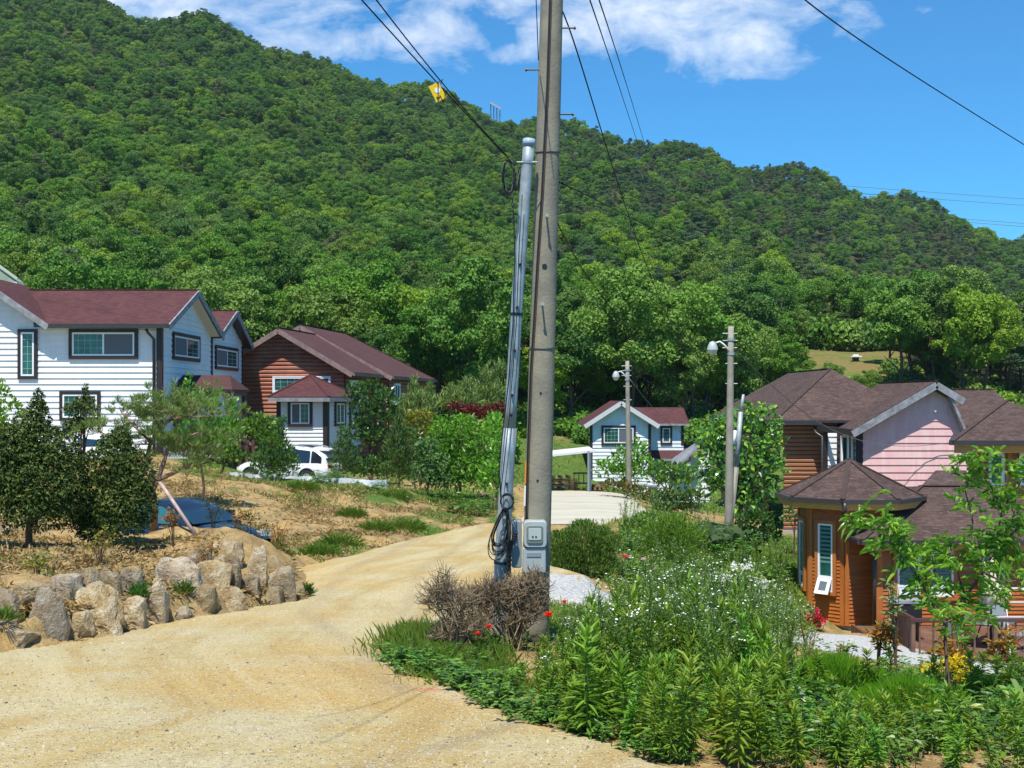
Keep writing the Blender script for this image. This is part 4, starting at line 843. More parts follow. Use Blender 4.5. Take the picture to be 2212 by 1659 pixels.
mb = MB(); mb.lathe([(.02, 0), (.05, .02), (.05, .12), (.02, .16)], (wx(2062), W-.2, wz(952)), 8); mb.build('cable_bracket', M_sash, h.e)

# ---- orange-stained cabin with turret
h = House('turret_cabin', (0, 0, 0), 0, 'orange-stained wooden cabin with octagonal turret and brown shingle roofs')
TC = P(1834, 860, 39.6); tcx, tcy = TC.x, TC.y; Rw = 1.62; a0 = R(-90+2+22.5)
oc = [Vector((tcx+Rw*math.cos(a0-k*math.pi/4), tcy+Rw*math.sin(a0-k*math.pi/4), 0)) for k in range(8)]      # k=0..1 is the face turned to the viewer
zb_, zt_ = (860-1352)*38.1/F, (860-1088)*38.1/F
for k in range(8):
    if k in (4, 5, 6): continue
    a, b = oc[(k+1) % 8], oc[k]; d = b-a; L = d.length
    h.wall('turret_wall', (a.x, a.y), (d.x, d.y), [(0, zb_), (L, zb_), (L, zt_+.1), (0, zt_+.1)], 'lap', .118, M_cabin, .035)
    h.post('corner_post', (a.x, a.y), (d.x, d.y), .07, zb_+.01, zt_, .13, .05, M_cabintrim); h.post('corner_post', (a.x, a.y), (d.x, d.y), L-.07, zb_+.01, zt_, .13, .05, M_cabintrim)
    if k in (1, 2): h.window((a.x, a.y), (d.x, d.y), L*.5-.37, L*.5+.37, (860-1290)*38/F, (860-1127)*38/F, .11, M_cabintrim, panes=1, grid=(1, 1), hopper=True, blinds=True, open_hopper=(k == 1), sash=.06)
Re = 2.32; eo = [Vector((tcx+Re*math.cos(a0-k*math.pi/4), tcy+Re*math.sin(a0-k*math.pi/4), (860-1068)*39.5/F)) for k in range(8)]; apx = Vector((tcx, tcy, (860-992)*39.6/F))
h.roof([[eo[k], eo[(k+1) % 8], apx] for k in range(8)], M_brownroof, .06, M_gutter, 'turret_roof', caps=[(e, apx) for e in eo])
h.bars('turret_gutter', [(eo[k]+(eo[k]-apx).normalized()*.04-Vector((0, 0, .05)), eo[(k+1) % 8]+(eo[(k+1) % 8]-apx).normalized()*.04-Vector((0, 0, .05))) for k in range(8)], M_gutter, .15, .13)
ei = [Vector((tcx+(e.x-tcx)*.975, tcy+(e.y-tcy)*.975, e.z-.23)) for e in eo]
h.bars('turret_fascia', [(ei[k], ei[(k+1) % 8]) for k in range(8)], M_yellowtrim, .05, .22)
mb = MB(); mb.face([(e.x, e.y, e.z-.04) for e in ei]); mb.build('turret_soffit', M_yellowtrim, h.e)
mb = MB(); mb.tube([eo[1]+Vector((.05, -.1, -.1)), eo[1]+Vector((.05, -.1, -.35)), eo[1]+Vector((.0, .05, -.45))], .06, 8); mb.build('downspout', M_gutter, h.e, True)
mb = MB(); mb.lathe([(Rw-.02, 0), (Rw-.02, .45)], (tcx, tcy, zb_-.42), 8); mb.build('foundation', M_stone_base, h.e)
# main roof and front wall
YE, YT = 36.8, 39.6; zE, zT = (860-1167)*YE/F, (860-1050)*YT/F
cxl = (1862-U0)*YE/F; cxr = 17.5; tl = (1990-U0)*YT/F; tr = (2100-U0)*YT/F
h.roof([[(cxl, YE, zE), (cxr, YE, zE), (tr+.9, YT, zT), (tl, YT, zT)], [(cxl, YE, zE), (tl, YT, zT), (tl-.1, 43, zT-.3), (cxl, 43, zE)], [(cxr, YE, zE), (cxr, 43, zE), (tr+.9, YT, zT)]], M_brownroof, .08, M_gutter, caps=[((cxl, YE, zE), (tl, YT, zT)), ((tl, YT, zT), (tr, YT, zT))])
h.roof([[((1985-U0)*40/F, 39.9, (860-1052)*40/F), ((2105-U0)*40/F, 39.9, (860-1052)*40/F), ((2087-U0)*41.5/F, 41.5, (860-1016)*41.5/F), ((2021-U0)*41.5/F, 41.5, (860-1016)*41.5/F)]], M_brownroof, .08, M_trim, 'ridge_roof')
h.bars('gutter', [((cxl-.05, YE-.08, zE-.06), (cxr, YE-.08, zE-.06)), ((cxl-.07, YE, zE-.06), (cxl-.07, 42, zE-.06))], M_gutter, .15, .14)
h.bars('fascia', [((cxl+.1, YE+.06, zE-.22), (cxr, YE+.06, zE-.22))], M_yellowtrim, .05, .2)
WY = 37.3; wa = (1885-U0)*WY/F; zf = (860-1350)*WY/F
cx_ = lambda u: (u-U0)*WY/F-wa
cz_ = lambda v: (V0-v)*WY/F
h.wall('front_wall', (wa, WY), (1, 0), [(0, zf), (17.2-wa, zf), (17.2-wa, zE-.1), (0, zE-.1)], 'lap', .118, M_cabin, .035)
h.post('corner_post', (wa, WY), (1, 0), cx_(1899), zf, zE-.1, .2, .06, M_cabintrim)
mb = MB(); mb.tube([(wa+.02, WY-.12, zE-.1), (wa+.02, WY-.12, zf)], .06, 8); mb.build('downspout', M_gutter, h.e, True)
for a, b in ((1928, 1994), (1999, 2066), (2110, 2176)): h.window((wa, WY), (1, 0), cx_(a), cx_(b), cz_(1296), cz_(1180), .12, M_cabintrim, panes=1, grid=(1, 1), hopper=True, blinds=True, sash=.07)
# upper tower at the right edge
uy = 44.0; ux = lambda u, D=uy: (u-U0)*D/F
uz = lambda v, D=uy: (V0-v)*D/F
e0, e1, e2, e3 = (ux(2058), uy, uz(953)), (ux(2400), uy, uz(953)), (ux(2400), 52, uz(953)), (ux(2066, 52), 52, uz(953)); ua = (ux(2260), 47.5, uz(865))
h.roof([[e0, e1, ua], [e3, e0, ua], [e1, e2, ua], [e2, e3, ua]], M_brownroof, .06, M_gutter, 'tower_roof', caps=[(e0, ua)])
h.bars('tower_gutter', [((e0[0], uy-.06, e0[2]-.06), (e1[0], uy-.06, e0[2]-.06)), ((e0[0]-.06, uy, e0[2]-.06), (e3[0]-.06, 52, e0[2]-.06))], M_gutter, .15, .17)
h.bars('tower_fascia', [((e0[0]+.12, uy+.15, e0[2]-.3), (e1[0], uy+.15, e0[2]-.3))], M_yellowtrim, .06, .28)
h.wall('tower_wall', (ux(2108), uy+.7), (1, 0), [(0, -6.8), (4.6, -6.8), (4.6, e0[2]-.2), (0, e0[2]-.2)], 'lap', .16, M_cabin, .03)
h.wall('tower_wall', (ux(2112, 50), 50), (ux(2108)-ux(2112, 50), uy+.7-50), [(0, -6.8), (5.8, -6.8), (5.8, e0[2]-.2), (0, e0[2]-.2)], 'lap', .16, M_cabin, .03)
h.window((0, uy+.7), (1, 0), ux(2134, 44.7), ux(2167, 44.7), uz(1048, 44.7), uz(978, 44.7), .03, M_sash, panes=1, grid=(1, 1)); h.window((0, uy+.7), (1, 0), ux(2200, 44.7), ux(2228, 44.7), uz(1048, 44.7), uz(978, 44.7), .03, M_sash, panes=1, grid=(1, 1))
h.post('corner_post', (0, uy+.7), (1, 0), ux(2118, 44.7), -6.8, e0[2]-.2, .2, .06, M_cabintrim); h.post('corner_post', (0, uy+.7), (1, 0), ux(2180, 44.7), -6.8, e0[2]-.2, .16, .05, M_cabintrim)
# ---------------------------------------------------------------- utility poles and wires
M_pole = mat('pole_concrete', (.30, .27, .20), .9, .15, col2=(.20, .185, .15), vscale=2.5, bump=.35, bscale=30)
M_lamp = mat('lamp_glass', (.55, .53, .45), .3, .5)
M_lpole = mat('old_pole_concrete', (.34, .31, .25), .9, .15, col2=(.24, .22, .18), vscale=3)
M_plastic = mat('pale_grey_plastic', (.38, .42, .42), .4, .4, var=.1); M_plastic2 = mat('grey_plastic', (.22, .26, .28), .45, .4)
def along(tab, v):
    vs = [t[0] for t in tab]; return np.interp(v, vs, [t[1] for t in tab])
PDist = 15.0
pole_u = [(-640, 1208), (0, 1192), (751, 1171.5), (1230, 1158), (1420, 1153)]; pole_r = [(-640, .118), (0, .140), (1230, .172), (1420, .176)]
def on_pole(v, ang=0.0, off=0.0):
    """point on the pole surface at height v; ang 0 faces the viewer, negative to the left"""
    c = P(along(pole_u, v), v, PDist); r = along(pole_r, v)+off; return c+Vector((math.sin(ang)*r, -math.cos(ang)*r, 0))
e = empty('utility_pole', G(1155, PDist), 0, 'tall round concrete utility pole rising out of frame, with meter box and step bolts', 'utility pole')
def pw(mb, name, m, smooth=False, parent=None): 
    o = mb.build(name, m, parent or e, smooth); o.location = -Vector(e.location) if parent is None else (0, 0, 0); return o
mb = MB(); mb.tube([P(along(pole_u, v), v, PDist) for v in np.linspace(1430, -640, 24)], [float(along(pole_r, v)) for v in np.linspace(1430, -640, 24)], 32); pw(mb, 'shaft', M_pole, True)
for v, sgn in ((62, 1), (248, 1), (152, -1), (-90, 1), (-30, -1)):
    c = P(along(pole_u, v), v, PDist); r = along(pole_r, v); mb = MB(); mb.tube([c+Vector((sgn*r*.9, -.03, 0)), c+Vector((sgn*(r+.15), -.03, 0))], .011, 8); mb.tube([c+Vector((sgn*(r+.14), -.03, 0)), c+Vector((sgn*(r+.165), -.03, 0))], .021, 8); pw(mb, 'step_bolt', M_trim)
for v, a in ((473, .05), (661, -.12)):
    p = on_pole(v, a, -.01); mb = MB(); mb.tube([p, p+Vector((0, -.15, .0))], .012, 8); mb.tube([p+Vector((0, -.145, 0)), p+Vector((0, -.165, 0))], .02, 8); pw(mb, 'step_bolt', M_galv)
for v in (329, 751):
    mb = MB(); mb.tube([on_pole(v+4*math.cos(a), a, .004) for a in np.linspace(-math.pi, math.pi, 33)], .006, 5, cap=False); pw(mb, 'band', M_trim)
for v, a in ((578, -.02), (849, -.05), (1036, -.1)):
    mb = MB(); c = on_pole(v, a, .001); hgt = .045 if v == 578 else .02; mb.lathe([(0, -.006), (hgt*.7, -.006), (hgt*.7, .003), (0, .003)], c, 12, axis='y'); pw(mb, 'bolt_hole', M_black)
cab = [(v, (u_-along(pole_u, v))*PDist/F) for u_, v in ((1189, -600), (1188, 0), (1182, 190), (1171, 420), (1162, 560), (1155, 690), (1148, 800), (1141, 1000), (1138, 1132))]
vs_ = np.linspace(-600, 1130, 60); off_ = np.interp(vs_, [c[0] for c in cab], [c[1] for c in cab])
mb = MB(); mb.tube([on_pole(v, math.asin(max(-.95, min(.95, o/along(pole_r, v)))), .012) for v, o in zip(vs_, off_)], .014, 6); pw(mb, 'riser_cable', M_black, True)
mb = MB(); mb.tube([on_pole(v, math.asin(max(-.95, min(.95, (o+.015)/along(pole_r, v)))), .016) for v, o in zip(vs_[20:], off_[20:])], .007, 6); pw(mb, 'ground_wire', mat('brown_cable', (.10, .06, .04), .6), True)
def rbox(mb, x0, x1, y0, y1, z0, z1, r=.03, mi=0):
    """box with rounded vertical-plane corners, facing -y"""
    pts = []
    for cx, cz, a in ((x1-r, z1-r, 0), (x0+r, z1-r, 90), (x0+r, z0+r, 180), (x1-r, z0+r, 270)):
        for k in range(5): t = R(a+22.5*k); pts.append((cx+r*math.cos(t), cz+r*math.sin(t)))
    n = len(pts); f = .012; V = [(x, y1, z) for x, z in pts]+[(x, y0+f, z) for x, z in pts]; cxm, czm = (x0+x1)/2, (z0+z1)/2
    V += [(cxm+(x-cxm)*.93, y0, czm+(z-czm)*.96) for x, z in pts]
    Fc = [(i, (i+1) % n, n+(i+1) % n, n+i) for i in range(n)]+[(n+i, n+(i+1) % n, 2*n+(i+1) % n, 2*n+i) for i in range(n)]+[tuple(2*n+i for i in range(n))]
    mb.grid(V, Fc, mi)
pb = lambda u, v: P(u, v, 14.7)
a, b = pb(1131, 1181), pb(1181, 1125); mb = MB(); rbox(mb, a.x, b.x, 14.62, 14.86, a.z, b.z, .045); bx = pw(mb, 'meter_box', M_plastic)
mb = MB(); rbox(mb, a.x+.035, b.x-.045, 14.605, 14.64, a.z+.05, b.z-.05, .03); o = mb.build('meter_window', mat('meter_glass', (.16, .20, .19), .12, .6), bx)
mb = MB(); rbox(mb, a.x+.055, b.x-.065, 14.598, 14.61, a.z+.09, b.z-.08, .02); mb.box((a.x+.10, 14.59, a.z+.13), (a.x+.12, 14.6, a.z+.142), 1); mb.box((a.x+.14, 14.59, a.z+.13), (a.x+.16, 14.6, a.z+.142), 1); mb.build('meter_dial', [mat('meter_face', (.40, .46, .44), .3), M_black], bx)
a2, b2 = pb(1129, 1236), pb(1179, 1182); mb = MB(); rbox(mb, a2.x, b2.x, 14.64, 14.88, a2.z, b2.z, .02); bb = pw(mb, 'terminal_box', M_plastic)
mb = MB(); mb.box((a2.x+.05, 14.632, b2.z-.11), (b2.x-.06, 14.642, b2.z-.06)); mb.build('nameplate', M_plastic2, bb)
a3, b3 = pb(1105, 1227), pb(1127, 1125); mb = MB(); rbox(mb, a3.x, b3.x, 14.70, 14.95, a3.z, b3.z, .03); pw(mb, 'junction_box', M_plastic2)
mb = MB(); mb.tube([on_pole(v, -1.15, .004) for v in (996, 1044)], .02, 4); pw(mb, 'orange_label', mat('orange_label', (.75, .25, .02), .5))
mb = MB(); mb.tube([on_pole(v, -1.15, .004) for v in (1048, 1092)], .02, 4); [mb.tube([on_pole(v, -.98, .012), on_pole(v+4, -.98, .012)], .006, 4, 1) for v in range(1052, 1090, 8)]; pw(mb, 'white_label', [M_sash, mat('label_blue', (.05, .10, .35), .5)])

# steel service pipe leaning beside the pole
ST = [(302, 1143), (640, 1118), (927, 1101), (1230, 1083), (1410, 1072)]; SDist = 14.72
sp_ = lambda v: P(along(ST, v), v, SDist)
e = empty('service_pipe', G(1075, SDist), 0, 'leaning galvanised steel pipe bolted beside the big concrete pole', 'steel pole')
mb = MB(); vs_ = np.linspace(300, 927, 12); mb.tube([sp_(v) for v in vs_], [.070+.004*i/11 for i in range(12)], 24); pw(mb, 'upper_tube', M_galv, True)
mb = MB(); vs_ = np.linspace(925, 1425, 10); mb.tube([sp_(v) for v in vs_], [.084+.010*i/9 for i in range(10)], 24); pw(mb, 'lower_tube', M_galv, True)
mb = MB(); mb.tube([sp_(301), sp_(317)], .076, 24); pw(mb, 'cap', mat('blue_grey_cap', (.28, .36, .46), .5), True)
for v, r_ in ((679, .078), (1215, .098), (351, .077)): mb = MB(); mb.tube([sp_(v-3), sp_(v+3)], r_, 24, cap=False); pw(mb, 'strap', M_black if v != 351 else M_galv, True)
c = sp_(352); mb = MB(); mb.tube([c+Vector((-.13, -.05, 0)), c+Vector((.12, -.05, 0))], .008, 6); pw(mb, 'clamp_bolt', M_galv)
for v in (573, 665, 758, 854, 897, 1044):
    c = sp_(v); r_ = .074 if v < 927 else .088; mb = MB(); mb.tube([c+Vector((.005, -r_+.01, 0)), c+Vector((.005, -r_-.035, 0))], .012, 8); mb.tube([c+Vector((.005, -r_-.0, 0)), c+Vector((.005, -r_-.012, 0))], .02, 6); pw(mb, 'bolt', M_trim)
mb = MB(); pts = [P(u, v, 14.6) for u, v in ((1114, 1150), (1110, 1165), (1103, 1178), (1100, 1195), (1099, 1225), (1098, 1250))]; fine = []
for p, q in zip(pts[:-1], pts[1:]): fine += [p.lerp(q, t/6) for t in range(6)]
mb.tube(fine, [.032 if i % 2 else .026 for i in range(len(fine))], 10); pw(mb, 'corrugated_conduit', M_black)

def loops(cx, cv_, ru, rv, D, n, rng, drop=0.0, wob=.12):
    mb = MB()
    for i in range(n):
        a, b = ru*rng.uniform(.8, 1.1), rv*rng.uniform(.85, 1.08); ox, oy = rng.uniform(-2, 2), rng.uniform(-3, 3); dd = rng.uniform(-.05, .05); pts = []
        for k in range(29):
            t = 2*math.pi*k/28; w_ = 1-drop*max(0, math.cos(t)); pts.append(P(cx+ox+a*math.sin(t)*w_, cv_+oy-b*math.cos(t), D+dd+.04*math.sin(2*t+i)))
        mb.tube(pts, .0065, 5, cap=False)
    return mb
rr = random.Random(4)
mb = loops(1098, 380, 13, 36, 14.5, 6, rr); o = mb.build('cable_coil', M_black, None, True); tag(o, 'black cable coil hanging near the top of the steel pipe', 'cable coil')
mb = loops(1127, 392, 8, 28, 14.95, 4, rr); o = mb.build('cable_coil', M_black, None, True); tag(o, 'smaller dark cable loops wedged between steel pipe and concrete pole', 'cable coil')
mb = loops(1096, 1083, 16, 17, 14.52, 5, rr)
for i in range(11):
    s_ = rr.uniform(-1, 1); pts = []
    for k in range(25):
        t = 2*math.pi*k/24; wd = 30*rr.uniform(.99, 1.01)*(.55+.45*abs(s_)); pts.append(P(1092-10*(1-math.cos(t))*.9+s_*4+wd*.62*math.sin(t)*(1-.55*math.cos(t)), 1098+(62+30*s_*s_)*(1-math.cos(t))*.62, 14.5+.05*math.sin(3*t+i)))
    mb.tube(pts, .0065, 5, cap=False)
o = mb.build('cable_coil', M_black, None, True); tag(o, 'big tangled black cable bundle tied low on the steel pipe', 'cable coil')
mb = MB(); mb.tube([P(u, v, 14.6) for u, v in ((1106, 420), (1110, 480), (1112, 560), (1108, 700), (1099, 820), (1085, 940), (1078, 1010), (1082, 1080))], .008, 5); mb.tube([P(u, v, 14.55) for u, v in ((1128, 420), (1122, 520), (1115, 700), (1100, 900), (1082, 1060))], .006, 5)
o = mb.build('drop_cable', M_black, None, True); tag(o, 'thin black cable running down the side of the steel pipe', 'cable')

def wire(pts, r, label, group=None, m=None, n=24, ext=(0, 0)):
    """smooth wire through measured points (u, v, distance)"""
    t = np.linspace(0, 1, len(pts)); Q = np.array([(p[0], p[1], math.log(p[2])) for p in pts], float); s = np.linspace(-ext[0], 1+ext[1], n); deg = min(len(pts)-1, 3)
    C_ = [np.polyfit(t, Q[:, k], deg) for k in range(3)]; V = [P(np.polyval(C_[0], q), np.polyval(C_[1], q), math.exp(np.polyval(C_[2], q))) for q in s]
    mb = MB(); mb.tube([tuple(v) for v in V], r, 5); o = mb.build('overhead_wire', m or M_wire, None, True); return tag(o, label, 'wire', group)
wire([(760, -24, 9.5), (930, 163, 11.5), (1092, 336, 14.5)], .0065, 'lower of the two close wires slanting from the top left to the steel pipe', ext=(1.5, 0))
wire([(795, -24, 9.6), (957, 181, 11.7), (1098, 340, 14.5)], .0065, 'upper of the two close wires slanting from the top left to the steel pipe', ext=(1.5, 0))
wire([(1153, -120, 13.8), (1158, 0, 14.3), (1163, 130, 14.85)], .006, 'short wire dropping steeply along the left side of the concrete pole top')
wire([(1210, 10, 15), (1258, 150, 17), (1305, 310, 20), (1370, 480, 26), (1466, 760, 40), (1555, 880, 42)], .010, 'long sagging wire from the concrete pole to the near lamp post')
wire([(1266, -24, 150), (1325, 150, 300), (1384, 330, 600)], .11, 'left one of two parallel wires crossing the sky right of the pole', n=40, ext=(.25, 0))
wire([(1286, -24, 150), (1340, 140, 300), (1398, 330, 600)], .11, 'right one of two parallel wires crossing the sky right of the pole', n=40, ext=(.25, 0))
wire([(1720, -16, 16), (1860, 88, 19), (2040, 205, 23), (2240, 330, 28)], .011, 'lone thick wire crossing the upper right sky', ext=(.5, .8), n=50)
wire([(1206, 392, 15), (1345, 465, 24), (1500, 530, 35), (1800, 660, 50), (2240, 800, 70)], .009, 'faint wire crossing in front of the wooded hillside to the right')
wire([(1200, 470, 15.2), (1300, 640, 25), (1440, 800, 38), (1545, 872, 42)], .009, 'thin wire from the concrete pole down to the near lamp post base bracket')
tw = mat('twisted_cable', (.16, .16, .16), .5)
wire([(1583, 748, 42), (1680, 850, 45), (1800, 925, 50), (1900, 960, 53), (2062, 955, 54.8)], .014, 'twisted service cable from the near lamp post to the pink gable', m=tw)
wire([(1358, 815, 62), (1410, 880, 66), (1500, 955, 75), (1640, 1010, 70)], .014, 'service cable drooping right from the far lamp pole', m=tw)
wire([(1360, 790, 62), (1450, 810, 55), (1572, 752, 42)], .012, 'upper wire strung between the two lamp posts'); wire([(1362, 800, 62), (1440, 850, 54), (1520, 880, 48), (1575, 820, 42)], .012, 'lower wire strung between the two lamp posts')
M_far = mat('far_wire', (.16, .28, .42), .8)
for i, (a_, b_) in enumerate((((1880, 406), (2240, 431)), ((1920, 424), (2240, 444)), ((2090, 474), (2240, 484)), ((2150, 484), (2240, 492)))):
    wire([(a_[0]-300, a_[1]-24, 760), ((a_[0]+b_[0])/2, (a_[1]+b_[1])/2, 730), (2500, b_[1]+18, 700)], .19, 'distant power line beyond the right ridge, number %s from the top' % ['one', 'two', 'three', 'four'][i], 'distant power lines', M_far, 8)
def lettering(body, size, ext, m, parent, M):
    cu = bpy.data.curves.new('lettering', 'FONT'); cu.body = body; cu.size = size; cu.extrude = ext; tmp = bpy.data.objects.new('tmp', cu); COL.objects.link(tmp)
    me = bpy.data.meshes.new_from_object(tmp.evaluated_get(bpy.context.evaluated_depsgraph_get())); bpy.data.objects.remove(tmp); me.name = 'lettering'; me.materials.clear(); me.materials.append(m); me.transform(M); return link('lettering', me, parent)
# yellow marker tag with dark lettering, clipped on the wire
c = P(945, 199, 11.75); e = empty('wire_tag', c, R(12), 'yellow marker tag hanging from the two close wires', 'tag')
T = Matrix.Rotation(R(-28), 4, 'Y'); mb = MB(); mb.box((-.055, -.003, -.085), (.055, .003, .085), 0, T); mb.build('plate', mat('yellow_tag', (.80, .50, .02), .5), e)
mb = MB(); mb.lathe([(0, 0), (.028, 0), (.028, .002), (0, .002)], T @ Vector((.008, -.006, .015)), 14, axis='y'); mb.build('white_disc', M_sash, e)
lettering('M', .07, .001, M_black, e, T @ Matrix.Translation((-.04, -.0055, -.085)) @ Matrix.Rotation(R(90), 4, 'X'))
mb = MB(); mb.tube([(.03, 0, .08), (.05, 0, .13)], .006, 5); mb.tube([(.0, 0, .085), (.02, 0, .11)], .006, 5); mb.build('clip', M_black, e)

# street lamp posts
def lamp_post(u, D, vtop, vbase, r0, r1, arm, ulean, label):
    base = G(u+ulean, D); e = empty('lamp_post', base, 0, label, 'lamp post', 'lamp posts beside the lane'); ztop = (V0-vtop)*D/F; k = F/D
    x1 = (u-U0)*D/F-base.x; H_ = ztop-base.z; mb = MB(); mb.tube([(x1*t, 0, H_*t-(.3 if t == 0 else 0)) for t in np.linspace(0, 1, 8)], [r0+(r1-r0)*t for t in np.linspace(0, 1, 8)], 16); mb.build('shaft', M_lpole, e, True)
    z1 = H_-arm[0]/k; L = arm[1]/k; mb = MB(); mb.tube([(x1, -.05, z1-.25), (x1-L*.45, -.12, z1+.02), (x1-L*.75, -.15, z1+.14), (x1-L, -.15, z1+.10)], .03, 8); mb.build('arm', M_sash, e, True)
    mb = MB(); mb.lathe([(0, .16), (.09, .13), (.16, .0), (.19, -.12), (.195, -.15)], (x1-L-.12, -.15, z1), 16); hd = mb.build('lamp_head', M_plastic, e, True)
    mb = MB(); mb.lathe([(.17, -.14), (.15, -.25), (.07, -.32), (0, -.34)], (x1-L-.12, -.15, z1), 16); mb.build('lamp_bowl', M_lamp, hd, True)
    for q in (.25, .5, .75, 1.3, 2.0):
        mb = MB(); mb.tube([(x1-.2-.1*(q < 1), -.02, H_-q), (x1+.22, -.02, H_-q)], .02, 6); mb.build('bracket', M_galv, e)
    mb = MB(); mb.lathe([(r1+.03, -.05), (r1+.03, .05)], (x1, 0, H_-.45), 14); mb.lathe([(r1+.03, -.05), (r1+.03, .05)], (x1, 0, H_-.95), 14); mb.build('band', M_galv, e); return e
lamp_post(1579, 42, 705, 1180, .165, .10, (42, 34), -5, 'nearer concrete lamp post standing in front of the big round tree')
lamp_post(1355, 62, 780, 1038, .15, .10, (28, 20), 4, 'farther pale lamp post in front of the distant cottage')
mb = MB(); mb.tube([P(1573, 1180, 41.8), P(1590, 1010, 42.2)], .10, 12); mb.tube([P(1590, 1012, 42.2), P(1600, 890, 42.3)], .085, 12, 1); mb.tube([P(1600, 892, 42.3), P(1606, 852, 42.3)], .05, 8, 1); mb.tube([P(1585, 960, 41.95), P(1588, 930, 42)], .06, 6, 2)
o = mb.build('conduit_pole', [M_lpole, M_galv, M_sash], None, True); tag(o, 'thin grey conduit pole leaning against the nearer lamp post', 'steel pole')

# ---------------------------------------------------------------- lane-side objects
e = empty('carport', G(1275, 56), 0, 'open carport with thin tilted roof and grey posts at the end of the concrete lane', 'carport')
def pe(mb, name, m, e, smooth=False): o = mb.build(name, m, e, smooth); o.location = -Vector(e.location); return o
mb = MB(); a = P(1150, 986, 56); b = P(1284, 972, 56); mb.slab([a, b, b+Vector((0, 4, 0)), a+Vector((0, 4, 0))], .10, 0, 0); pe(mb, 'roof', mat('corrugated_white', (.6, .62, .62), .5), e)
for u_, dy in ((1271, 0), (1277, .6), (1160, 0)): mb = MB(); mb.beam(P(u_, 974 if u_ > 1200 else 984, 56)+Vector((0, dy, 0)), G(u_, 56)+Vector((0, dy, -.2)), .09, .09); pe(mb, 'post', M_plastic2 if dy == 0 else M_galv, e)
def crate(u, D, w, d, hgt, label):
    o_ = G(u, D); e = empty('timber_stack', o_, R(8), label, 'timber'); rng = random.Random(int(u))
    k = max(3, int(hgt/.12))
    for i in range(k):
        mb = MB(); z = i*hgt/k
        if i % 2:
            for q in range(3): mb.box((-w/2+q*w*.42, -d/2, z), (-w/2+q*w*.42+.1, d/2, z+hgt/k*.9))
        else: mb.box((-w/2+rng.uniform(-.06, .06), -d/2, z), (w/2+rng.uniform(-.06, .06), d/2, z+hgt/k*.55))
        mb.build('plank_layer', wood('plank_%d_%d' % (u, i), (.24, .12, .07), (.14, .07, .04), (.3, .2, .12)), e)
crate(1211, 57.5, .9, .8, .75, 'stack of red-brown timber left of the yellow board'); crate(1291, 57, .5, .8, .42, 'low timber pile right of the carport post')
mb = MB(); o_ = G(1233, 57.2); mb.box((-.3, -.05, 0), (.32, .02, .62), 0, Matrix.Rotation(R(-8), 4, 'X')); o = mb.build('board', mat('yellow_board', (.60, .42, .12), .7)); o.location = o_; tag(o, 'yellowish board leaning by the timber under the carport', 'board')
o_ = G(1256, 56.8); e = empty('bench', o_, 0, 'dark wooden bench with backrest under the carport', 'bench')
mb = MB(); mb.box((-.35, 0, .36), (.4, .45, .42)); mb.build('seat', M_trimb, e)
mb = MB(); [mb.box((-.35+i*.23, .42, .42), (-.31+i*.23, .46, .85)) for i in range(4)]; mb.box((-.37, .41, .82), (.42, .47, .9)); mb.build('backrest', M_trimb, e)
for x in (-.33, .33): mb = MB(); mb.box((x, .03, 0), (x+.06, .42, .36)); mb.build('leg', M_trimb, e)

# low white banner board on the bank with faded lettering
a, b = P(496, 1021, 46.8), P(834, 1038, 47.2); e = empty('banner', G(665, 47), 0, 'long low white banner board with faded lettering on the earth bank', 'banner')
mb = MB(); n = 30; V = []
for i in range(n+1):
    p = a.lerp(b, i/n); dz = .03*math.sin(i*.9)+.02*math.sin(i*2.3); V += [(p.x, p.y+.03*math.sin(i*1.3), p.z+dz*.6), (p.x, p.y+.05*math.sin(i*.7), p.z-.36+dz-(.05 if i > 12 else .0))]
mb.grid(V, [(2*i+1, 2*i+3, 2*i+2, 2*i) for i in range(n)]); mb.grid([(x, y+.03, z) for x, y, z in V], [(2*i, 2*i+2, 2*i+3, 2*i+1) for i in range(n)]); bo = pe(mb, 'cloth', mat('banner_cloth', (.72, .77, .82), .6, .2, var=.15, vscale=2), e)
for i in range(8): mb = MB(); p = a.lerp(b, i/7); mb.beam((p.x, p.y+.08, p.z+.05), (p.x, p.y+.08, p.z-.8), .05, .05); pe(mb, 'stake', M_galv, e)
q = a.lerp(b, .95)-Vector(e.location); lettering('PA', .36, .004, mat('faded_blue_print', (.12, .28, .38), .6), e, Matrix.Translation((q.x-.05, q.y-.08, q.z-.32)) @ Matrix.Rotation(R(90), 4, 'X'))

# brown garden pergola and white lattice fence
e = empty('pergola', G(515, 52), 0, 'reddish brown slanted pergola with lattice behind the shrubs', 'pergola')
for a_, b_ in (((506, 938), (556, 968)), ((494, 948), (536, 972)), ((516, 945), (545, 962))): mb = MB(); mb.beam(P(*a_, 52), P(*b_, 52.5), .12, .12); pe(mb, 'rafter', mat('mauve_brown_wood', (.22, .12, .12), .6), e)
for u_ in (500, 518, 533, 547): mb = MB(); mb.beam(P(u_, 950, 52), P(u_, 1030, 52), .12, .12); pe(mb, 'post', M_trimb, e)
mb = MB()
for i in range(7): mb.beam(P(468+i*6, 948, 52.1), P(486+i*6, 985, 52.1), .04, .02); mb.beam(P(486+i*6, 948, 52.12), P(468+i*6, 985, 52.12), .04, .02)
pe(mb, 'lattice', M_trimb, e)
e = empty('lattice_fence', G(430, 44.5), 0, 'low white diamond lattice fence behind the pine branches', 'fence')
mb = MB()
for i in range(16): mb.beam(P(362+i*6, 964, 44.5), P(374+i*6, 988, 44.5), .03, .02); mb.beam(P(374+i*6, 964, 44.53), P(362+i*6, 988, 44.53), .03, .02)
pe(mb, 'lattice', mat('pale_lattice', (.42, .44, .46), .6), e)
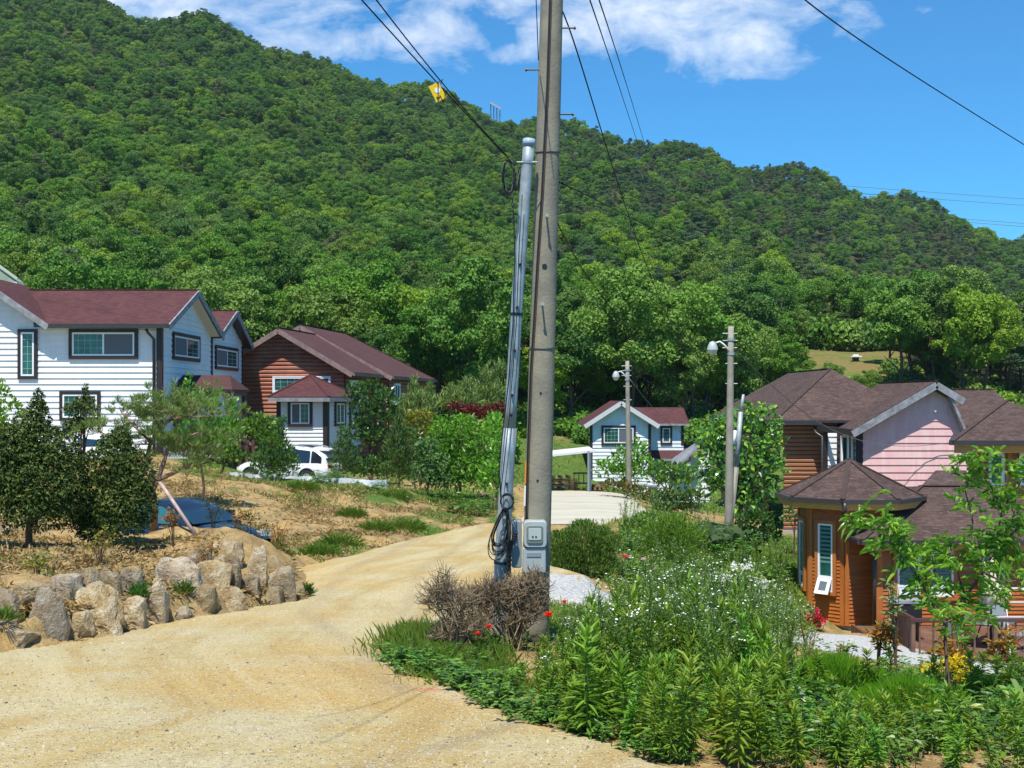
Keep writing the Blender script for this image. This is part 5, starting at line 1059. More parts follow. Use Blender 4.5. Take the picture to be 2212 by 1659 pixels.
for v_ in (963, 989): mb = MB(); mb.beam(P(360, v_, 44.45), P(476, v_, 44.45), .05, .05); pe(mb, 'rail', mat('pale_lattice', (.42, .44, .46)), e)

# ---------------------------------------------------------------- vehicles
def car(name, origin, rz, paint, label, L=4.55, Wd=1.84, Ht=1.68, suv=True, scalez=1.0):
    e = empty(name, origin, rz, label, 'car'); w = Wd/2
    gl = mat('car_glass', (.015, .02, .03), .05, .9) if suv or rz > 0 else mat('teal_car_glass', (.03, .13, .14), .06, .9); ty = mat('tyre', (.02, .02, .02), .8); rim = mat('alloy_rim', (.45, .46, .48), .3, .5, metal=.6)
    if suv: st = [(-.5, .50, .80, .93, .86), (-.485, .38, .95, 1.0, .93), (-.40, .30, .98, 1.02, .99), (-.2, .26, .96, 1.02, 1.), (.1, .26, .94, 1.02, 1.), (.22, .27, .98, 1.06, 1.), (.36, .28, .92, 1.02, .97), (.45, .32, .82, .93, .90), (.49, .38, .68, .78, .80), (.5, .48, .6, .66, .74)]
    else: st = [(-.5, .48, .78, .88, .82), (-.485, .34, .86, .95, .92), (-.38, .24, .92, .98, .99), (-.2, .20, .92, .95, 1.), (.1, .20, .88, .93, 1.), (.2, .21, .86, .96, 1.), (.34, .22, .78, .90, .97), (.44, .25, .68, .80, .90), (.49, .32, .58, .66, .80), (.5, .42, .5, .56, .74)]
    prof = []
    for x, zb, zm, zt, ww in st:
        W_ = w*ww; prof.append([(x*L, -W_*.9, zb), (x*L, -W_, zb+.14), (x*L, -W_*1.0, (zb+zm)/2), (x*L, -W_*.985, zm-.06), (x*L, -W_*.93, zm), (x*L, -W_*.5, zt-.01), (x*L, 0, zt)])
    full = [p+[(x, -y, z) for x, y, z in p[-2::-1]] for p in prof]; n = len(full[0]); V = [q for p in full for q in p]; k = len(full)
    Fc = [(i*n+j, i*n+j+1, (i+1)*n+j+1, (i+1)*n+j) for i in range(k-1) for j in range(n-1)]+[tuple(range(n))[::-1], tuple((k-1)*n+j for j in range(n))]+[(i*n, (i+1)*n, (i+1)*n+n-1, i*n+n-1) for i in range(k-1)]
    mb = MB(); mb.grid(V, [f[::-1] for f in Fc]); body = mb.build('body', paint, e, True)
    # cabin: pillars and roof in paint, glass panels set just outside
    if suv: cs = [(-.485, 1.0, .30, .86), (-.45, 1.32, .80, .80), (-.36, 1.58, 1, .76), (-.1, 1.68, 1, .76), (.04, 1.64, 1, .76), (.12, 1.48, 1, .79), (.255, .98, 1, .90)]
    else: cs = [(-.42, .94, .3, .84), (-.32, 1.22, .8, .76), (-.24, 1.38, 1, .72), (-.06, 1.45, 1, .72), (.02, 1.43, 1, .72), (.10, 1.28, 1, .75), (.25, .88, 1, .86)]
    ring = [[(x*L, -w*.91, .90), (x*L, -w*(.91+(ww-.91)*.5), (.9+zt)/2), (x*L, -w*ww, zt-.05), (x*L, -w*ww*.85, zt), (x*L, 0, zt+.02)] for x, zt, _, ww in cs]
    ring = [r+[(x, -y, z) for x, y, z in r[-2::-1]] for r in ring]; n = len(ring[0]); V = [q for r in ring for q in r]; k = len(ring)
    Fc = [(i*n+j, i*n+j+1, (i+1)*n+j+1, (i+1)*n+j)[::-1] for i in range(k-1) for j in range(n-1)]; mb = MB(); mb.grid(V, Fc+[tuple(range(n)), tuple((k-1)*n+j for j in range(n))[::-1]]); mb.build('cabin', paint, e, True)
    for s_ in (-1, 1):
        spans = (((-.44, -.33), (-.315, -.11), (-.095, .115)) if suv else ((-.35, -.2), (-.185, -.04), (-.025, .13)))
        for a_, b_ in spans:
            mb = MB(); top = lambda x: float(np.interp(x, [c[0] for c in cs], [c[1] for c in cs]))-.10; zb = 1.0 if suv else .93; pts = []
            xs = np.linspace(a_, b_, 6); up = [(x*L, top(x)) for x in xs if top(x) > zb+.03]
            if len(up) < 2: continue
            ys = lambda z: w*(.925+(.775-.925)*(z-.9)/.75)+.012 if suv else w*(.925+(.74-.925)*(z-.9)/.52)+.012
            pl = [(a_*L, zb), (b_*L, zb)]+up[::-1]; mb.face([(x, s_*ys(z), z) for x, z in (pl if s_ < 0 else pl[::-1])]); mb.build('window', gl, e)
    f0, f1 = cs[-1], cs[-3]; zf = lambda c, d: c[1]+d
    mb = MB(); mb.face([(f0[0]*L+.03, -w*.80, .96 if not suv else 1.05), (f0[0]*L+.03, w*.80, .96 if not suv else 1.05), (f1[0]*L+.06, w*.68, f1[1]-.03), (f1[0]*L+.06, -w*.68, f1[1]-.03)]); mb.build('windscreen', mat('car_windscreen', (.012, .03, .045), .05, .9), e)
    r0, r1 = cs[0], cs[2]; mb = MB(); mb.face([(r0[0]*L-.03, w*.74, r0[1]+.08), (r0[0]*L-.03, -w*.74, r0[1]+.08), (r1[0]*L-.10, -w*.66, r1[1]-.04), (r1[0]*L-.10, w*.66, r1[1]-.04)]); mb.build('rear_window', gl, e)
    R_ = .36 if suv else .32
    for sx in (-.30, .315):
        for s_ in (-1, 1):
            c = (sx*L, s_*(w-.10), R_); mb = MB(); mb.lathe([(R_*.62, -.11), (R_*.96, -.11), (R_, -.07), (R_, .07), (R_*.96, .11), (R_*.62, .11)], c, 24, axis='y'); t = mb.build('wheel', ty, e, True)
            mb = MB(); mb.lathe([(0, s_*.06), (R_*.2, s_*.09), (R_*.64, s_*.095), (R_*.64, 0)], c, 20, axis='y'); [mb.beam((c[0]+R_*.15*math.cos(q), c[1]+s_*.115, c[2]+R_*.15*math.sin(q)), (c[0]+R_*.62*math.cos(q), c[1]+s_*.105, c[2]+R_*.62*math.sin(q)), .03, .05) for q in [i*math.pi*.4 for i in range(5)]]; mb.build('rim', rim, t)
            mb = MB(); mb.tube([(c[0]+(R_+.045)*math.cos(q), s_*(w+.004), c[2]+(R_+.045)*math.sin(q)) for q in np.linspace(-.2, math.pi+.2, 15)], .035, 6); mb.build('wheel_arch', M_black, e)
    for s_ in (-1, 1):
        mb = MB(); mb.box((-.5*L-.012, s_*w*.62-.16, .78), (-.475*L, s_*w*.62+.16, .95)); mb.build('tail_light', mat('tail_red', (.35, .01, .015), .2, .6), e)
        mb = MB(); mb.box((.44*L, s_*w*.66-.17, .62), (.487*L, s_*w*.66+.15, .76)); mb.build('headlight', mat('headlight_lens', (.6, .65, .7), .1, .8), e)
        mb = MB(); mb.box((.12*L, s_*(w+.02)-.08, 1.0), (.16*L, s_*(w+.02)+.08, 1.14)); mb.build('mirror', paint, e)
        for hx in (-.16, .05): mb = MB(); mb.box((hx*L, s_*(w+.005)-.012, .84), (hx*L+.18, s_*(w+.005)+.012, .87)); mb.build('handle', rim, e)
    if suv:
        mb = MB(); mb.box((-.495*L, -w*.66, 1.50), (-.38*L, w*.66, 1.56)); mb.build('spoiler', paint, e); mb = MB(); mb.box((-.28*L, -w*.45, 1.672), (-.02*L, w*.45, 1.705)); mb.build('sunroof', gl, e)
        for s_ in (-1, 1): mb = MB(); mb.tube([(-.33*L, s_*w*.70, 1.62), (-.2*L, s_*w*.71, 1.71), (.0*L, s_*w*.71, 1.70)], .018, 6); mb.build('roof_rail', rim, e)
    return e
M_cw = mat('white_car_paint', (.72, .74, .76), .18, .6); M_cd = mat('dark_blue_car_paint', (.012, .022, .04), .12, .8)
def at_uv(u, v, D): return P(u, v, D)
car('parked_suv', P(628, 1047, 51.5), R(180-22), M_cw, 'white sport utility car parked in front of the white annex')
car('parked_car', P(396, 1206, 29.3), R(-33), M_cd, 'dark blue car half hidden behind the earth bank and the yew', L=4.5, suv=False)
car('parked_car', P(205, 1015, 46), R(-65), M_cw, 'white car almost hidden behind the two yews', L=4.4, suv=False)

# ---------------------------------------------------------------- boulders along the lane
def stone_mat():
    m = bpy.data.materials.new('boulder_stone'); m.use_nodes = True; m.node_tree.nodes.clear(); w = NT(m.node_tree); tc = w.new('ShaderNodeTexCoord').outputs['Object']; oi = w.new('ShaderNodeObjectInfo')
    n1 = w.noise(tc, 2.4, 6, .68, .4); n2 = w.noise(tc, 7, 5, .7); n3 = w.noise(tc, 28, 3, .7)
    c = w.ramp(n1, [(.3, (.26, .17, .09)), (.45, (.40, .31, .19)), (.6, (.46, .40, .29)), (.72, (.30, .29, .28))])
    c = w.mix(w.mapr(n2, .52, .68, 0, .8), c, (.64, .60, .47)); c = w.mix(w.mapr(n2, .44, .32, 0, .75), c, (.13, .09, .055)); c = w.mix(w.mapr(n3, .6, .75, 0, .6), c, (.12, .11, .09))
    hs = w.new('ShaderNodeHueSaturation', ins={'Color': c, 'Saturation': w.mapr(oi.outputs['Random'], 0, 1, .85, 1.25), 'Value': w.mapr(w.math('FRACT', w.math('MULTIPLY', oi.outputs['Random'], 5.3)), 0, 1, .55, 1.1)})
    bn = w.new('ShaderNodeBump', ins={'Height': w.math('ADD', w.math('ADD', n1, n2), w.math('MULTIPLY', n3, .5)), 'Strength': .9, 'Distance': .06})
    b = w.new('ShaderNodeBsdfPrincipled', ins={'Base Color': hs.outputs[0], 'Roughness': .85, 'Specular IOR Level': .25}); w.l.new(bn.outputs[0], b.inputs['Normal'])
    o = w.new('ShaderNodeOutputMaterial'); w.l.new(b.outputs[0], o.inputs[0]); return m
M_stone = stone_mat()
def boulder(w, d, hgt, seed, pointy=0.0):
    rng = random.Random(seed); bm = bmesh.new()
    for i in range(22):
        v = Vector((rng.uniform(-1, 1), rng.uniform(-1, 1), rng.uniform(-1, 1))); m_ = max(abs(v.x), abs(v.y), abs(v.z)); v = v/m_*.5 if rng.random() < .8 else v.normalized()*.58
        s_ = 1-pointy*max(0, v.z+.1)*.95; bm.verts.new((v.x*s_+pointy*.2*(v.z)*rng.choice((-1, 1))*.3, v.y*s_, v.z))
    r_ = bmesh.ops.convex_hull(bm, input=bm.verts); bmesh.ops.delete(bm, geom=[g for g in r_['geom_interior'] if isinstance(g, bmesh.types.BMVert)], context='VERTS')
    bmesh.ops.triangulate(bm, faces=bm.faces); 
    for _ in range(3):
        bmesh.ops.subdivide_edges(bm, edges=[e_ for e_ in bm.edges if e_.calc_length() > .09], cuts=1, use_grid_fill=True); bmesh.ops.triangulate(bm, faces=bm.faces)
    for _ in range(2): bmesh.ops.smooth_vert(bm, verts=bm.verts, factor=.35, use_axis_x=True, use_axis_y=True, use_axis_z=True)
    off = Vector((seed*3.1, seed*1.7, 0))
    for v in bm.verts:
        n = v.co.normalized(); q = v.co*3+off; v.co += n*(mnoise.noise(q)*.085+abs(mnoise.noise(q*2.3))*-.06+mnoise.noise(q*6)*.022)
    xs = [v.co.x for v in bm.verts]; ys = [v.co.y for v in bm.verts]; zs = [v.co.z for v in bm.verts]
    for v in bm.verts:
        v.co.x = ((v.co.x-min(xs))/(max(xs)-min(xs))-.5)*w; v.co.y = ((v.co.y-min(ys))/(max(ys)-min(ys))-.5)*d; v.co.z = (v.co.z-min(zs))/(max(zs)-min(zs))*hgt
    me = bpy.data.meshes.new('boulder'); bm.to_mesh(me); bm.free(); me.materials.append(M_stone); me.polygons.foreach_set('use_smooth', [True]*len(me.polygons))
    me.set_sharp_from_angle(angle=R(32)); return me
BL = [(-60, 205, 1120, 1335, 0, 'squat tan boulder at the left picture edge, front row'), (190, 430, 885, 1300, .5, 'tall pointed grey-tan boulder, second from the left in the front row'), (415, 650, 1040, 1265, 0, 'blocky flat-topped boulder right of the tall pointed one'), (525, 840, 840, 1235, .6, 'largest pale lichen-covered boulder of the front row'),
      (810, 1020, 950, 1195, .3, 'brown rounded boulder right of the largest pale one'), (1000, 1170, 825, 1150, .35, 'narrow upright boulder standing like a tooth in the front row'), (1165, 1350, 1010, 1135, .1, 'low small boulder between the upright tooth and a grey peak'), (1310, 1530, 845, 1090, .6, 'grey peaked boulder right of the low small one'),
      (1525, 1740, 860, 1075, .7, 'triangular grey boulder in the right half of the front row'), (1660, 1840, 780, 1010, .3, 'dark blue-grey boulder behind the triangular one'), (1830, 2000, 865, 1005, .3, 'small low boulder near the right end of the row'), (1900, 2095, 720, 990, .15, 'tall blocky boulder near the right end of the row'), (2085, 2170, 825, 970, .4, 'last small boulder at the right end of the row'),
      (-80, 130, 890, 1130, .1, 'dark boulder at the left edge, upper row'), (100, 330, 835, 1000, 0, 'flat pale slab on top left of the wall'), (310, 560, 785, 1030, 0, 'wide grey block above the flat-topped boulder'), (500, 700, 742, 860, 0, 'thin pale capping stone on the upper row'), (688, 858, 740, 970, .1, 'dark-faced block above the brown rounded boulder'),
      (855, 1012, 735, 960, .2, 'rounded grey boulder left of the huge slab'), (1085, 1415, 660, 950, .0, 'huge wide slab in the middle of the upper row'), (1360, 1620, 690, 940, .2, 'brown cracked boulder right of the huge slab'), (1590, 1705, 630, 770, .4, 'small pale stone high on the right part of the wall'), (1765, 1900, 570, 880, .5, 'tall fluted boulder rising above the right end'),
      (1490, 1710, 548, 660, .1, 'flat grey stone lying behind the wall top'), (1340, 1485, 590, 660, .1, 'small white stone on the sand behind the huge slab'), (1690, 1785, 740, 860, .2, 'small stone tucked under the tall fluted boulder'), (1898, 1995, 640, 760, .4, 'small rough stone behind the tall blocky one')]
for i, (xa_, xb_, yt, yb, pt, lab) in enumerate(BL):
    u = (xa_+xb_)/2*.303; vb = 1005.5+.303*yb; vt = 1005.5+.303*yt
    Dl = float(np.interp(u, [-40, 0, 100, 207, 277, 329, 430, 495, 580, 662], [13.4, 13.6, 14.2, 15.0, 15.7, 16.4, 17.5, 18.0, 19.2, 20.2])) ; D = Dl+.2 if i < 13 else Dl+(.85 if i < 23 else 2.2)
    if i == 9: D += .5
    w_ = (xb_-xa_)*.303*D/F*1.16; zt_ = (V0-vt)*D/F; zb_ = min((V0-vb)*D/F, float(HZ([u], [D])[0]))-.12; d_ = w_*(.75 if w_ > .5 else 1.0)
    o = link('boulder', boulder(w_, d_, zt_-zb_, 40+i*7, pt)); o.location = ((u-U0)*D/F, D+d_*.3, zb_); o.rotation_euler = (0, 0, 0); tag(o, lab, 'boulder', 'boulders edging the lane')
for i, (u, D, s_, lab) in enumerate([(818, 50, .5, 'pale rock among shrubs behind the banner end'), (795, 51, .4, 'grey rock half hidden right of the small cone yew'), (1045, 52, .5, 'pale rock at the foot of the shrub beside the lane bend'), (1068, 50, .35, 'small light stone by the lane bend'), (755, 44.2, .16, 'small white stone on the bank crest'), (8, 23.5, .35, 'dark stone on the sandy terrace at the left edge'), (700, 39, .14, 'tiny pale stone on the sandy slope')]):
    o = link('rock', boulder(s_, s_*.8, s_*.6, 300+i)); o.location = G(u, D, -.04); tag(o, lab, 'rock')

# ---------------------------------------------------------------- terrace, parasol, chairs by the cabin
DF = -7.02; e = empty('deck', P(2040, 860, 34), 0, 'brown wooden terrace with plank floor and baluster railing before the cabin', 'deck'); e.location.z = DF
dl, dr, dn, df = (1972-U0)*31.6/F, 17.0, 31.6, 37.2; ex, ey = e.location.x, e.location.y
mb = MB(); k = int((df-dn)/.145)
for i in range(k): mb.box((dl-ex, dn+i*.145-ey, -.04), (dr-ex, dn+i*.145+.135-ey, 0))
mb.build('floor', M_deck, e)
mb = MB(); mb.box((dl-ex, dn-.06-ey, -.26), (dr-ex, dn-.01-ey, .02)); mb.box((dl-ex-.05, dn-ey, -.26), (dl-ex, df-ey, .02)); mb.build('skirt', M_trimb, e)
for i in range(7): x = dl-ex+i*(dr-dl)/6; mb = MB(); mb.box((x-.05, dn-.05-ey, -.3), (x+.05, dn+.05-ey, 1.16)); mb.build('post', M_deck, e)
mb = MB(); mb.box((dl-ex-.08, dn-.08-ey, 1.16), (dr-ex, dn+.08-ey, 1.23)); mb.build('handrail', M_trimb, e); mb = MB(); mb.box((dl-ex, dn-.03-ey, .14), (dr-ex, dn+.03-ey, .2)); mb.build('bottom_rail', M_trimb, e)
k = int((dr-dl)/.36)
for i in range(k): x = dl-ex+.18+i*.36; mb = MB(); mb.box((x-.02, dn-.02-ey, .2), (x+.02, dn+.02-ey, 1.16)); mb.build('baluster', M_deck, e)
A_ = P(1974, 1338, 31.6)-e.location; B_ = P(1927, 1311, 35.5)-e.location
mb = MB(); mb.beam(A_, B_, .1, .08); mb.build('stair_rail', M_trimb, e)
for i in range(14): p = A_.lerp(B_, i/13); mb = MB(); mb.beam(p, (p.x, p.y, -.3), .05, .05); mb.build('baluster', M_deck, e)
o_ = P(2141, 860, 34.5); o_.z = DF; e = empty('parasol', o_, 0, 'closed cream parasol on a dark pole standing on the terrace', 'parasol')
mb = MB(); mb.tube([(0, 0, 0), (0, 0, 2.35)], .03, 8); mb.build('pole', M_trim, e)
mb = MB(); k = 20; V = []
for j, (r_, z) in enumerate(((.01, 2.6), (.10, 2.3), (.16, 1.9), (.24, 1.5), (.28, 1.15), (.20, 1.12))):
    for i in range(k): t = 2*math.pi*i/k; rr_ = r_*(1+.22*math.sin(5*t)); V.append((rr_*math.cos(t), rr_*math.sin(t), z+.05*math.sin(5*t+1)*(j == 4)))
mb.grid(V, [(j*k+i, (j+1)*k+i, (j+1)*k+(i+1) % k, j*k+(i+1) % k) for j in range(5) for i in range(k)]); mb.build('canopy', mat('cream_fabric', (.66, .56, .42), .8), e, True)
mb = MB(); mb.lathe([(0, .06), (.25, .05), (.28, 0)], (0, 0, 0), 16); mb.build('base', M_trim, e)
o_ = P(2130, 860, 34.2); o_.z = DF; e = empty('garden_table', o_, 0, 'dark oval garden table around the parasol pole', 'table')
mb = MB(); mb.lathe([(0, .70), (.80, .70), (.82, .715), (.80, .74), (0, .74)], (0, 0, 0), 28); mb.build('tabletop', mat('slate_table', (.10, .13, .13), .25, .5), e, True)
for sx in (-.45, .45):
    for sy in (-.4, .4): mb = MB(); mb.tube([(sx*1.25, sy*1.25, 0), (sx*.4, sy*.4, .70)], .018, 6); mb.build('leg', M_trim, e)
def chair(u, D, rz, lab):
    o_ = P(u, 860, D); o_.z = DF; e = empty('garden_chair', o_, rz, lab, 'chair', 'chairs on the terrace')
    mb = MB(); mb.box((-.24, -.22, .42), (.24, .22, .45)); mb.build('seat', M_plastic2, e); mb = MB(); mb.beam((0, .22, .45), (0, .32, .92), .46, .02); mb.build('backrest', M_plastic2, e)
    for sx in (-.22, .22):
        for a_, b_ in ((-.24, .24), (.24, -.2)): mb = MB(); mb.tube([(sx, a_, 0), (sx, b_, .43)], .013, 6); mb.build('leg', M_trim, e)
chair(2082, 34.4, R(80), 'grey folding chair left of the garden table'); chair(2155, 35.2, R(-10), 'grey folding chair behind the garden table'); chair(2190, 33.6, R(-110), 'grey folding chair under the drying rack'); chair(2060, 33.3, R(150), 'grey folding chair nearest the terrace railing')
o_ = P(2195, 860, 32.6); o_.z = DF; e = empty('drying_rack', o_, 0, 'white folding laundry rack standing on the terrace at the right edge', 'laundry rack')
for x in (-.27, .45):
    for a_, b_ in ((-.3, .3), (.3, -.3)): mb = MB(); mb.tube([(x, a_, 0), (x, b_*.3, 1.95)], .016, 6); mb.build('leg', M_sash, e)
for z_, x0_ in ((1.93, -.27), (1.55, -.27), (1.15, -.62)):
    mb = MB(); [mb.tube([(x0_, -.28+.09*i, z_-.02*i), (.6, -.28+.09*i, z_-.02*i)], .008, 5) for i in range(7)]; mb.tube([(x0_, -.3, z_), (x0_, .3, z_-.12)], .012, 5); mb.build('wire_shelf', M_sash, e)
o_ = P(1957, 860, 34.8); o_.z = DF; e = empty('barbecue', o_, 0, 'dark barbecue box with lid beside the terrace steps', 'barbecue')
mb = MB(); mb.box((-.38, -.25, .55), (.38, .25, 1.12)); mb.build('body', M_black, e); mb = MB(); mb.box((-.5, -.28, 1.12), (.5, .28, 1.2)); mb.build('lid', M_fascia, e)
for x in (-.33, .33): mb = MB(); mb.box((x-.03, -.2, 0), (x+.03, .2, .55)); mb.build('leg', M_trim, e)

# ---------------------------------------------------------------- far things
e = empty('ridge_frame', G(1070, 596, 0), R(20), 'small steel frame with tilted panel on the ridge line', 'steel frame')
zt = (860-240)*596/F-e.location.z; Mg = mat('weathered_steel', (.10, .12, .15), .7)
for x in (-2.4, -.8, .8, 2.4): mb = MB(); mb.beam((x, 0, 0), (x, 0, zt+2.2-x*.7), .34, .34); mb.build('leg', Mg, e)
for i in range(5): mb = MB(); mb.beam((-2.4, -.1, zt*.55+i*1.1), (2.4, -.1, zt*.45+i*1.3), .12, .12); mb.build('brace', Mg, e)
mb = MB(); mb.box((-3.1, -1.6, 0), (3.1, 1.6, .12), 0, Matrix.Translation((0, 0, zt+2.6)) @ Matrix.Rotation(R(24), 4, 'Y') @ Matrix.Rotation(R(38), 4, 'X')); mb.build('panel', mat('panel_grey', (.22, .24, .27), .4), e)
e = empty('stone_marker', G(1848, 158), 0, 'tiny pale stone marker with dark opening in the hillside clearing', 'stone marker')
mb = MB(); mb.box((-.35, -.35, 0), (.35, .35, .55)); mb.build('body', M_trim, e); mb = MB(); mb.box((-.7, -.6, .55), (.7, .6, .72)); mb.box((-.35, -.3, .72), (.35, .3, .9)); mb.build('cap', M_sash, e)
e = empty('retaining_wall', P(0, 860, 88), 0, 'slanted grey concrete retaining wall with pale rail above the roof at the left edge', 'retaining wall')
mb = MB(); a, b = P(-60, 540, 88)-e.location, P(36, 606, 88)-e.location; c, d = P(42, 640, 87)-e.location, P(-60, 640, 87)-e.location
pts = [a, b, c, d]; back = [p+Vector((0, 1.2, 0)) for p in pts]; mb.grid(pts+back, [(3, 2, 1, 0), (4, 5, 6, 7), (0, 1, 5, 4), (1, 2, 6, 5), (2, 3, 7, 6), (3, 0, 4, 7)]); mb.build('wall', mat('green_grey_concrete', (.30, .33, .30), .9, .1, col2=(.16, .22, .14), vscale=.5), e)
mb = MB(); mb.beam(a+Vector((0, -.1, .35)), b+Vector((.1, -.1, .1)), .14, .14); mb.build('rail', mat('pale_rail', (.55, .5, .4), .6), e)
# ---------------------------------------------------------------- garden and lane-side plants
def blob_leaves(rng, blobs, D, o, ls, cover=1.7, depth=.85, kind='short', aspect=.55, droop=.1, up=.5, rag=.22, vol=.35, wild=.55):
    """leaves over measured lumps (u, v, ru, rv[, dD]) at distance D, in coordinates relative to o"""
    Ps, Ns = [], []
    for b in blobs:
        u, v, ru, rv = b[:4]; dD = b[4] if len(b) > 4 else 0; c = np.array(P(u, v, D+dD)); a = ru*D/F; z = rv*D/F; area = 4*math.pi*((a*a+a*z*2)/3); n = max(40, int(area/(ls*ls*aspect)*cover))
        d = rdir(rng, n); d[:, 2] = np.where((d[:, 2] < -.3) & (rng.random(n) < .5), -d[:, 2], d[:, 2]); lump = 1+rag*np.sin(d[:, 0]*5+u)*np.cos(d[:, 2]*6+v)+rag*.6*np.sin(d[:, 1]*9+d[:, 2]*11)
        r = np.where(rng.random(n) < vol, rng.uniform(.35, .9, n), rng.uniform(.86, 1.12, n))*lump
        Ps.append(c+d*np.array([a, a*depth, z])*r[:, None]); Ns.append(d)
    p = np.concatenate(Ps)-np.array(o); n = np.concatenate(Ns); m = len(p); ax = unit(rdir(rng, m)*wild+n*.6+np.array([0, 0, up])); L = rng.uniform(.6, 1.35, m)*ls
    return leaves(p-ax*L[:, None]*.4, ax, n+rdir(rng, m)*.5+np.array([0, 0, .4]), L, L*aspect, droop, kind)
def stems(base, tips, r0, rng, m, parent=None, name='trunk', split=.45, wig=.06):
    mb = MB(); base = Vector(base); cen = sum((Vector(t) for t in tips), Vector())/len(tips); fork = base.lerp(cen, split); mb.tube([base-Vector((0, 0, .2)), base.lerp(fork, .5)+Vector((rng.normal(0, wig), 0, 0)), fork], [r0, r0*.85, r0*.7], 8)
    for t in tips:
        t = Vector(t); mid = fork.lerp(t, .5)+Vector((rng.normal(0, wig*2), rng.normal(0, wig*2), 0)); mb.tube([fork, mid, t], [r0*.55, r0*.35, r0*.12], 6, cap=False)
    return mb.build(name, m, parent)
def plant(name, cat, label, u, D, blobs, ls, m, r0=.05, trunk=True, bark=None, seed=None, group=None, crown='crown', **kw):
    rng = np.random.default_rng(seed if seed is not None else int(u*7+D)); o = G(u, D); e = empty(name, o, 0, label, cat, group)
    v, q = blob_leaves(rng, blobs, D, o, ls, **kw); link(crown, np_mesh(crown, [(v, q, 0)], m), e)
    if trunk:
        tips = [P(b[0], b[1]+b[3]*.1, D+(b[4] if len(b) > 4 else 0))-o for b in blobs]; stems((0, 0, 0), tips, r0, rng, bark or M_bark, e)
    return e
# the two dark yews on the terrace
def yew(name, label, u, D, blobs, seed, ls=.075, m=None, cat='tree'):
    return plant(name, cat, label, u, D, blobs, ls, m or L_yew, .07, True, seed=seed, cover=2.1, aspect=.42, up=.25, rag=.12, vol=.25, wild=.9, depth=.95)
yew('yew_tree', 'broad dark yew with short bare trunk at the left edge of the sandy terrace', 65, 20.5, [(80, 905, 26, 40), (84, 868, 12, 26), (60, 960, 62, 60), (120, 985, 55, 60), (20, 1010, 70, 80), (95, 1040, 82, 75), (140, 1085, 42, 55), (30, 1090, 60, 52), (90, 1105, 72, 40), (-30, 1050, 60, 70)], 1)
yew('yew_tree', 'dark rounded yew touching the ground between the broad yew and the blue car', 240, 21.2, [(250, 965, 35, 32), (262, 945, 20, 22), (238, 1010, 62, 48), (285, 1030, 46, 55), (245, 1075, 82, 60), (200, 1110, 45, 42), (295, 1090, 42, 50), (245, 1130, 72, 38), (205, 1140, 42, 28)], 2)
yew('cloud_pruned_tree', 'small cloud-pruned tree with two foliage pads before the lower window of the white house', 178, 24, [(174, 884, 34, 17), (182, 868, 20, 14), (184, 848, 6, 18), (165, 918, 24, 16), (195, 915, 26, 14), (150, 926, 14, 12)], 3, .07)
plant('young_tree', 'tree', 'thin young tree with light leaves at the left edge before the white house', 15, 26, [(8, 850, 16, 28), (30, 880, 18, 26), (-5, 900, 30, 30), (50, 895, 14, 22), (5, 945, 40, 35), (88, 880, 14, 14), (70, 925, 18, 16)], .11, L_bright, .03, cover=.8, up=.6, vol=.7)
# red pine with crooked limbs, propped by a stake
o = G(333, 23); e = empty('pine_tree', o, 0, 'crooked young pine with open needle tufts leaning over the blue car', 'tree'); rng = np.random.default_rng(8); mb = MB()
limbs = [[(330, 1172), (334, 1100), (330, 1060), (340, 1036)], [(340, 1036), (322, 1010), (318, 985), (326, 955), (345, 925), (372, 905)], [(340, 1036), (352, 1005), (362, 970), (385, 950), (430, 935)], [(340, 1036), (375, 1022), (405, 1006), (440, 978), (460, 960)],
         [(326, 955), (300, 930), (275, 905), (262, 890)], [(345, 925), (330, 895), (335, 870)], [(345, 925), (385, 890), (410, 868)], [(318, 985), (280, 965), (235, 945), (215, 930)], [(372, 905), (405, 900), (440, 900)], [(362, 970), (400, 985), (430, 1000)]]
rad = [.085, .055, .05, .045, .03, .025, .03, .025, .02, .02]; tuft = []
for L_, r_ in zip(limbs, rad):
    pts = [np.array(P(u, v, 23+.25*math.sin(u*.05+v*.03))-o) for u, v in L_]; mb.tube(pts, [r_*(1-.55*i/(len(pts)-1)) for i in range(len(pts))], 7, cap=False)
    if r_ < .08:
        for i in range(15):
            t = rng.uniform(.35, 1)*(len(pts)-1); a = pts[min(int(t), len(pts)-2)]; b = pts[min(int(t), len(pts)-2)+1]; p = a+(b-a)*(t-int(min(t, len(pts)-2))); q = p+rng.normal(0, 1, 3)*np.array([.30, .30, .13])+np.array([0, 0, .12]); mb.tube([p, (p+q)/2+np.array([0, 0, -.03]), q], [.007, .006, .004], 4, cap=False); tuft.append((q, unit(q-p)))
mb.build('trunk', M_pinebark, e)
ps, as_ = [], []
for q, d in tuft:
    for s_ in range(4):
        c = q+rng.normal(0, .07, 3); k = 22; a = unit(rdir(rng, k)+d*.5+np.array([0, 0, .9])); ps.append(np.repeat(c[None], k, 0)); as_.append(a)
ps, as_ = np.concatenate(ps), np.concatenate(as_); v, q = leaves(ps, as_, rdir(rng, len(ps)), rng.uniform(.11, .19, len(ps)), .011); link('needles', np_mesh('needles', [(v, q, 0)], L_needle), e)
mb = MB(); mb.tube([P(342, 1037, 22.8), P(385, 1100, 22.6), P(431, 1168, 22.4)], .035, 8); o_ = mb.build('support_stake', mat('pinkish_stake', (.50, .38, .36), .6, var=.4, vscale=6), None, True); tag(o_, 'long slanting pale stake propping the crooked pine', 'stake')
